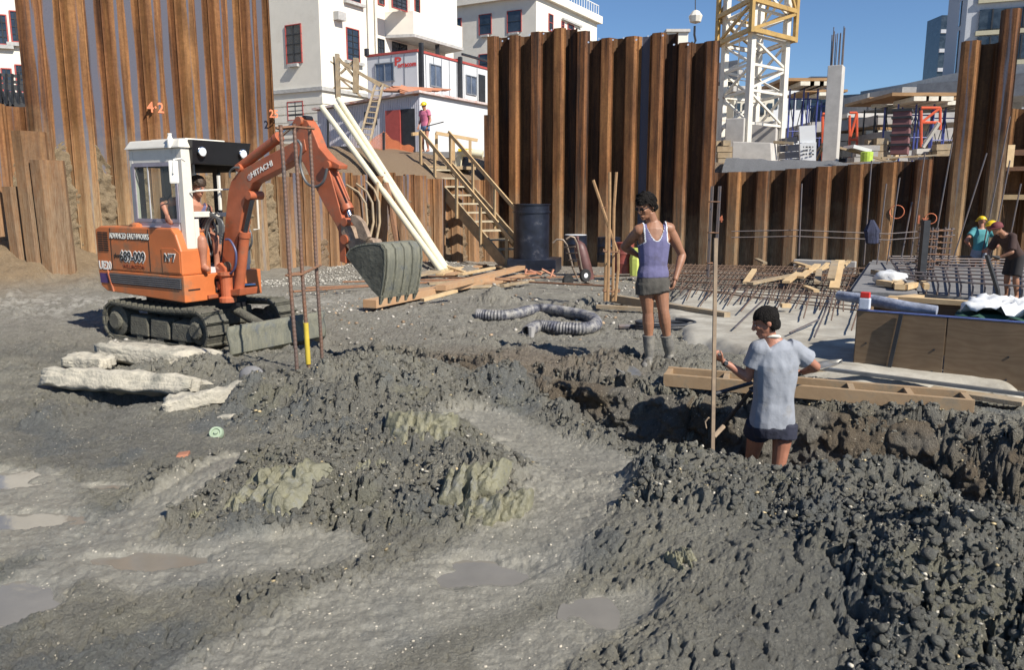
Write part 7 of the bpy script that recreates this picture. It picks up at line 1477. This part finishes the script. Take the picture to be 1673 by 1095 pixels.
def eyes(J,s,par,glasses=False):
    c=J['head']; f=V(J['face']).normalized(); up=V(J.get('hup',Zv)); up=(up-f*up.dot(f)).normalized(); x=up.cross(f)
    for q in (1,-1):
        p=c+x*.031*q*s+f*.086*s+up*.012*s; mb=MB()
        if glasses: mb.ell(p+f*.012*s,(.026*s,.006*s,.017*s),x,up); mb.bar(p+x*q*.02*s+f*.008*s,c+x*q*.08*s-f*.01*s+up*.012*s,.004,.006); mb.build('sunglass_lens',M_BLACK,par,smooth=True)
        else:
            mb.ell(p+f*.0035*s,(.013*s,.006*s,.006*s),x,up); e=mb.build('eye',mat('eye_white',(.55,.52,.5),rough=.2,var=0),par,smooth=True)
            mb=MB(); mb.ell(p+f*.0085*s,(.0055*s,.002*s,.0055*s),x,up); mb.build('iris',M_BLACK,e); mb=MB(); mb.bar(p+up*.018*s+f*.006*s-x*.016*s,p+up*.018*s+f*.006*s+x*.016*s,.005,.006,up); mb.build('eyebrow',M_BLACK,e)
M_HAIR=mat('black_hair',(.012,.010,.009),rough=.8,var=.3,scale=40,spec=.2,bump=1.0,bscale=90); M_HAIR2=mat('dark_brown_hair',(.05,.028,.016),rough=.6,var=.4,scale=50)
# ---------- worker standing on the trench edge
Y1=8.05; pj=lambda x,y,d=0: P(960+x/3.42,300+y/3.42,Y1+d)
J=dict(boots=1,head=pj(325,128,-.02),face=(-.72,-.62,-.42),hup=(0,0,1),neck=pj(372,212,.02),shL=pj(455,252,.0),shR=pj(288,262,-.02),elL=pj(528,400,.06),wrL=pj(488,540,-.06),elR=pj(205,352,.10),wrR=pj(282,402,.17),
 hipL=pj(405,548,.0),hipR=pj(322,552,-.02),knL=pj(424,715,-.05),knR=pj(338,722,.0),anL=pj(458,960,.03),anR=pj(345,975,.02),toeL=pj(492,1022,-.12),toeR=pj(322,1020,-.14),
 hdL=((-.25,-.1,-.95),(-.9,.2,.1),1,.75),hdR=((.9,-.15,-.1),(0,-.9,-.3),1,.5))
M_SK1=skin('tanned_skin',(.30,.145,.085))
p1=thing('person','shirtless armed man in mauve singlet, grey shorts and gumboots standing on the trench edge','person',V((J['anR'].x+.1,J['anR'].y,HZ(J['anR'].x,J['anR'].y))))
p1['label']='curly haired man in mauve singlet, grey shorts and grey gumboots standing hand on hip'
me,wx,up,hipm,shm=body(J,1.0,.0065,build=.93); put('body',me,M_SK1,p1); hair(J,1.0,'',M_HAIR,curly=.022,thick=.014,par=p1); eyes(J,1.0,p1,glasses=True)
M_SING=mat('mauve_cotton',(.135,.13,.25),rough=.9,var=.12,scale=8,bump=.3,bscale=14,dirt=(.10,.095,.16),dirts=6,dirta=.35); M_TRIM=mat('white_trim',(.62,.64,.68),rough=.9,var=.05)
me,wx,up,hipm,shm=top_shell(J,1.0,.010,build=.93,hem=.05)
def sing(c):
    w_=(c-shm).dot(wx); h_=(c-shm).dot(up); a=abs(w_-.0)
    neck=-(h_-(-.105+ (w_/.075)**2*.10)) if a<.085 else .1
    if h_>-.02 and a<.062: neck=-1
    arm_=(.118-.25*max(0,min(.13,-h_+.02))*0-a) if h_>-.12 else (.118+(-.12-h_)*1.6-a)
    return min(neck,arm_)
cut(me,sing,.011,M_TRIM,M_SING); put('singlet',me,M_SING,p1)
M_SHO=mat('grey_shorts_cloth',(.075,.07,.062),rough=.9,var=.15,scale=10,bump=.5,bscale=16); put('shorts',shorts_shell(J,1.0,.014,.36,.93),M_SHO,p1)
mb=MB(); mb.tube([J['neck']+V((-.035,-.05,.0)),J['neck']+V((-.02,-.085,-.10)),J['neck']+V((-.03,-.095,-.155)),J['neck']+V((-.04,-.085,-.10)),J['neck']+V((-.075,-.03,.0))],.0025,5); mb.build('neck_chain',mat('gold_chain',(.5,.35,.15),rough=.3,metal=1),p1)
M_BOOT=mat('muddy_gumboot',(.15,.145,.135),rough=.7,var=.25,scale=9,dirt=(.24,.225,.19),dirts=7,dirta=.6,bump=.2)
for q,kt in (('L',.54),('R',.50)):
    K_,A_,T_=J['kn'+q],J['an'+q],J['toe'+q]; mb=MB(); t_=K_.lerp(A_,kt); mb.tube([t_,t_.lerp(A_,.5),A_+Zv*.02,A_-Zv*.02],[.064,.058,.048,.05],16); mb.tube([A_-(T_-A_)*.25-Zv*.035,A_.lerp(T_,.5)-Zv*.02,T_],[.048,.052,.04],14); mb.ell(T_,(.045,.045,.038)); mb.ell(A_-Zv*.05,(.05,.05,.04))
    bo_=put('gumboot',remesh(mb,.007,2),M_BOOT,p1)
    mb=MB(); mb.tube([t_+(K_-A_).normalized()*.004,t_-(K_-A_).normalized()*.012],.0665,16); mb.build('boot_rim',M_BOOT,bo_,smooth=True)
# ---------- young worker in the trench, back view
Y2=6.3; pk=lambda x,y,d=0: P(1120+x/3.65,480+y/3.65,Y2+d)
J2=dict(boots=1,head=pk(478,172,.0),face=(-.93,.12,-.36),hup=(0.05,0,1),neck=pk(512,268,.02),shL=pk(438,335,.0),shR=pk(648,335,.02),elL=pk(372,500,.05),wrL=pk(222,402,.10),elR=pk(776,435,.06),wrR=pk(700,468,.24),
 hipL=pk(440,770,.05),hipR=pk(590,770,.02),knL=pk(392,990,.22),knR=pk(552,1050,.02),anL=pk(395,1330,.25),anR=pk(560,1390,.05),toeL=pk(375,1350,.38),toeR=pk(560,1410,.18),
 hdL=((-.78,.12,.55),(.45,.5,.6),-1,1.0),hdR=((-.7,.5,-.05),(0,-.3,-.9),1,.9))
p2=thing('person','dark haired youth in pale grey T-shirt and navy shorts standing in the trench','person',V((J2['anL'].lerp(J2['anR'],.5).x,Y2+.1,HZ(2.05,6.35))))
M_SK2=skin('reddish_skin',(.38,.17,.11)); me,wx2,up2,hip2,shm2=body(J2,.97,.0065,build=.97); put('body',me,M_SK2,p2); hair(J2,.97,'',M_HAIR,thick=.007,par=p2); eyes(J2,.97,p2)
f2=V(J2['face']).normalized(); mb=MB(); c=pk(530,120,.02); mb.prism([(-.035,0),(.03,-.02),(.03,.04),(.005,.062)],c,V((1,.15,0)),Zv,V((0,.035,0))); mb.build('hair_tuft',M_HAIR,p2,bevel=.006)
M_TEE=mat('pale_grey_cotton',(.27,.29,.33),rough=.9,var=.06,scale=7,bump=.3,bscale=14,dirt=(.22,.22,.22),dirts=5,dirta=.3)
me,_,_,_,_=top_shell(J2,.97,.022,build=1.0,sleeves=.60,hem=-.02,loose=1.02); cut(me,lambda c:1,None,None,M_TEE)
for v in me.vertices:   # folds
    p=v.co; k=np.array([p.x*11.+p.z*5+p.y*3]); v.co=p+v.normal*(.015*float(fbm(k,np.array([p.z*6.5-p.x*5]),2,4)[0]-.5))
put('t_shirt',me,M_TEE,p2)
mb=MB(); cn=J2['neck']+up2*.012; 
mb.tube([cn+V((.062*math.cos(a),.058*math.sin(a),.018*math.sin(a)*-1)) for a in [i*2*PI/18 for i in range(19)]],.013,8); mb.build('collar',mat('cream_collar',(.66,.64,.56),rough=.9,var=.04),p2,smooth=True)
M_NAVY=mat('navy_shorts_cloth',(.022,.025,.045),rough=.85,var=.2,scale=10,bump=.5,bscale=14); put('shorts',shorts_shell(J2,.97,.022,.30,1.0,rise=.06),M_NAVY,p2)
w0=J2['wrL'].lerp(J2['elL'],.1); d_=(J2['elL']-J2['wrL']).normalized(); mb=MB(); mb.tube([w0-d_*.012,w0+d_*.014],.0315,14); wt=mb.build('wristwatch',M_BLACK,p2,smooth=True); mb=MB(); mb.lathe(w0+V((-.0,-.03,.0)),[(.016,0),(.016,.006)],12,V((0,-1,.2))); mb.build('watch_face',M_DSTEEL,wt)
for q in 'LR':
    K_,A_,T_=J2['kn'+q],J2['an'+q],J2['toe'+q]; mb=MB(); t_=K_.lerp(A_,.35); mb.tube([t_,A_+Zv*.02,A_-Zv*.02],[.064,.05,.05],14); mb.tube([A_-(T_-A_)*.25-Zv*.035,A_.lerp(T_,.5)-Zv*.02,T_],[.048,.052,.04],12); put('gumboot',remesh(mb,.01,2),M_BOOT,p2)
# levelling staff in his hand
sf=thing('levelling_staff','tall thin wooden staff with dark brace held upright by the trench worker','staff',P(1164,752,Y2))
M_LATH=mat('grey_lath',(.36,.27,.18),rough=.8,var=.2,scale=12,col2=(.24,.18,.13)); Ys=Y2+.13
hx=pk(165,370,.13)
mb=MB(); mb.bar(P(1169.5,389,Ys),P(1164,754,Ys-.1),.028,.028,V((0,1,0))); mb.build('lath',M_LATH,sf)
mb=MB(); mb.bar(P(1167,575,Ys-.0)+V((.001,-.016,0)),P(1165.5,660,Ys-.02)+V((.001,-.016,0)),.03,.006,V((0,1,0))); mb.build('dark_sleeve',M_DSTEEL,sf)
for a,b_ in (((1167,644),(1228,626)),((1228,638),(1178,700))): mb=MB(); mb.tube([P(*a,Ys),P(*b_,Ys+.22)],.018,8); mb.build('brace',M_DSTEEL,sf)
mb=MB(); mb.tube([P(1166,714,Ys-.05),P(1182,697,Ys+.03)],.021,7); mb.build('brace_end',M_LATH,sf); mb=MB(); mb.tube([P(1164,683,Ys-.05),P(1157,683,Ys-.08),P(1152,690,Ys-.08),P(1154,700,Ys-.08)],.007,6); mb.build('hook',M_LATH,sf)
# shovel under his right arm
shovel('shovel held by the trench worker, pale blade sticking out behind his elbow',P(1376,592,6.75),P(1322,607,6.6),P(1225,636,6.5),.16,M_BLADE,M_DSTEEL)
# ---------- digger driver
pd=lambda x,y,d=0: P(130+x/3.648,200+y/3.648,9.62+d)
J3=dict(head=pd(705,385,.0),face=(.80,-.45,-.38),hup=(0,0,1),neck=pd(690,470,.06),shL=pd(765,520,.16),shR=pd(600,460,-.10),elR=pd(500,490,-.22),wrR=pd(520,550,-.30),elL=pd(790,620,.15),wrL=pd(740,645,-.10),
 hipL=pd(720,650,.2),hipR=pd(610,650,.05),knL=pd(820,700,-.1),knR=pd(730,700,-.3),anL=pd(820,860,-.1),anR=pd(740,860,-.3),toeL=pd(850,880,-.15),toeR=pd(770,880,-.35))
p3=thing('person','digger driver in mauve singlet sitting in the cab looking down to the bucket','person',E(-.6,.6,.95)); sc3=.92
me,wx,up,hipm,shm=body(J3,sc3,.009,build=.95); put('body',me,skin('sunburnt_skin',(.40,.18,.115)),p3); hair(J3,sc3,'',M_HAIR2,curly=.010,thick=.02,par=p3); eyes(J3,sc3,p3)
me,wx,up,hipm,shm=top_shell(J3,sc3,.010,build=.95,hem=.0); cut(me,sing,None,None,M_SING); put('singlet',me,M_SING,p3); put('shorts',shorts_shell(J3,sc3,.014,.5,.95),M_SHO,p3)
# ---------- distant people
def helmet(J,s,par,col):
    c=J['head']; f=V(J['face']).normalized(); up=V(J.get('hup',Zv)); up=(up-f*up.dot(f)).normalized(); mb=MB(); x=up.cross(f)
    mb.ell(c+up*.045*s,(.105*s,.125*s,.10*s),x,up); h=remesh(mb,.014,1); cut(h,lambda q:1 if (q-c).dot(up)>.035*s else -1,None,None,col); hh_=put('helmet',h,col,par)
    mb=MB(); mb.lathe(c+up*.036*s+f*.02*s,[(.10*s,0),(.132*s,-.004),(.132*s,.004),(.10*s,.01)],18,up); mb.build('brim',col,hh_)
def far_person(lab,feet,h,face,top,bot,sk,hat=None,pose='stand',hem=.4,sleeves=.5,lean=0,bootm=None):
    s=h/1.76; f=V(face); f.z=0; f.normalize(); x=Zv.cross(f); B=lambda a,b_,z: feet+x*a*s+f*b_*s+Zv*z*s
    ln=lambda z: lean*max(0,z-.95)
    J=dict(face=(f.x,f.y,-.25),head=B(0,.03+ln(1.62)*1.2,1.62-lean*.25),neck=B(0,ln(1.48)*1.1,1.47-lean*.18),shL=B(.17,ln(1.42),1.41-lean*.16),shR=B(-.17,ln(1.42),1.41-lean*.16),hipL=B(.085,-.02,.92),hipR=B(-.085,-.02,.92),knL=B(.11,.04,.50),knR=B(-.11,.02,.5),anL=B(.12,-.03,.09),anR=B(-.12,-.03,.09),toeL=B(.15,.12,.03),toeR=B(-.15,.12,.03))
    for q,k in (('L',1),('R',-1)):
        if pose=='hips': J['el'+q]=B(.38*k,-.10,1.16); J['wr'+q]=B(.19*k,.03,1.0)
        elif pose=='work': J['el'+q]=B(.27*k,.16+ln(1.3),1.14-lean*.2); J['wr'+q]=B(.12*k,.38+ln(1.2),1.08-lean*.3)
        else: J['el'+q]=B(.23*k,-.03,1.12); J['wr'+q]=B(.22*k,.10,.90)
    p=thing('person',lab,'person',feet); me,*_=body(J,s,.014); put('body',me,sk,p)
    me,*_=top_shell(J,s,.014,sleeves=sleeves,vox=.014); cut(me,lambda c:1,None,None,top); put('shirt',me,top,p); put('shorts',shorts_shell(J,s,.014,hem,vox=.014),bot,p)
    if not hat: hair(J,s,'',M_HAIR2,vox=.014,par=p)
    if hat: helmet(J,s,p,hat)
    return J,p
M_HAT=mat('yellow_helmet',(.72,.50,.02),rough=.35,var=.03); 
f_=P(695,249,28.3); f_.z=3.22
J4,p4=far_person('man in pink T-shirt, jean shorts and yellow helmet standing before the white shed',V((f_.x,28.3,P(695,249,28.3).z)),1.70,(-.55,-.8,0),mat('pink_cotton',(.56,.16,.26),rough=.9),mat('blue_denim',(.14,.22,.36),rough=.9),M_SK2,M_HAT,'stand')
mb=MB(); mb.tube([J4['wrL']+V((-.02,-.05,0)),J4['wrL']+V((.55,-.05,.14))],.018,6); solo('thin_rod',mb,M_DSTEEL,'thin dark rod held by the man in the pink T-shirt','rod')
mb=MB(); mb.box(P(700,254,28.2)+V((0,0,-.02)),(2.6,1.8,.2)); solo('deck_slab',mb,M_SLAB,'grey slab at the top of the stairs under the man in pink','slab')
tq=P(1606,350,18.9); fq=V((tq.x,18.9,tq.z-1.74))
far_person('man in teal singlet and yellow helmet seen from behind before the leaning piles',fq,1.70,(.1,.99,0),mat('teal_cotton',(.08,.30,.33),rough=.9),mat('pale_shorts',(.30,.33,.40),rough=.9),M_SK2,M_HAT,'hips')
tq=P(1655,366,18.3); fq=V((tq.x,18.3,tq.z-1.5))
far_person('partly hidden man in yellow helmet bending behind the other helmeted worker',fq,1.70,(-.8,.3,0),mat('brown_cotton',(.16,.08,.05),rough=.9),mat('khaki_cloth',(.25,.22,.15),rough=.9),M_SK2,M_HAT,'work',lean=.5)
fq=P(1650,492,13.0)
J6,p6=far_person('dark clothed worker with a maroon cap bending at the right edge of the slab',V((fq.x,13.0,fq.z)),1.42,(-.75,-.2,0),mat('dark_brown_shirt',(.045,.025,.022),rough=.9),mat('dark_trousers',(.022,.02,.022),rough=.9),M_SK1,mat('maroon_cap',(.14,.03,.035),rough=.8),'work',hem=.95,sleeves=.9,lean=.6)
mb=MB(); mb.tube([J6['wrL']+V((-.0,0,0)),J6['wrL']+V((-.25,-.1,.05)),J6['wrL']+V((-.05,-.15,-.5)),J6['wrL']+V((.0,-.15,-.75))],.035,8); solo('power_tool',mb,M_DSTEEL,'black long tool held by the bending worker at the right edge','tool')
# no girder is built overhead, so no band of shade falls over the box
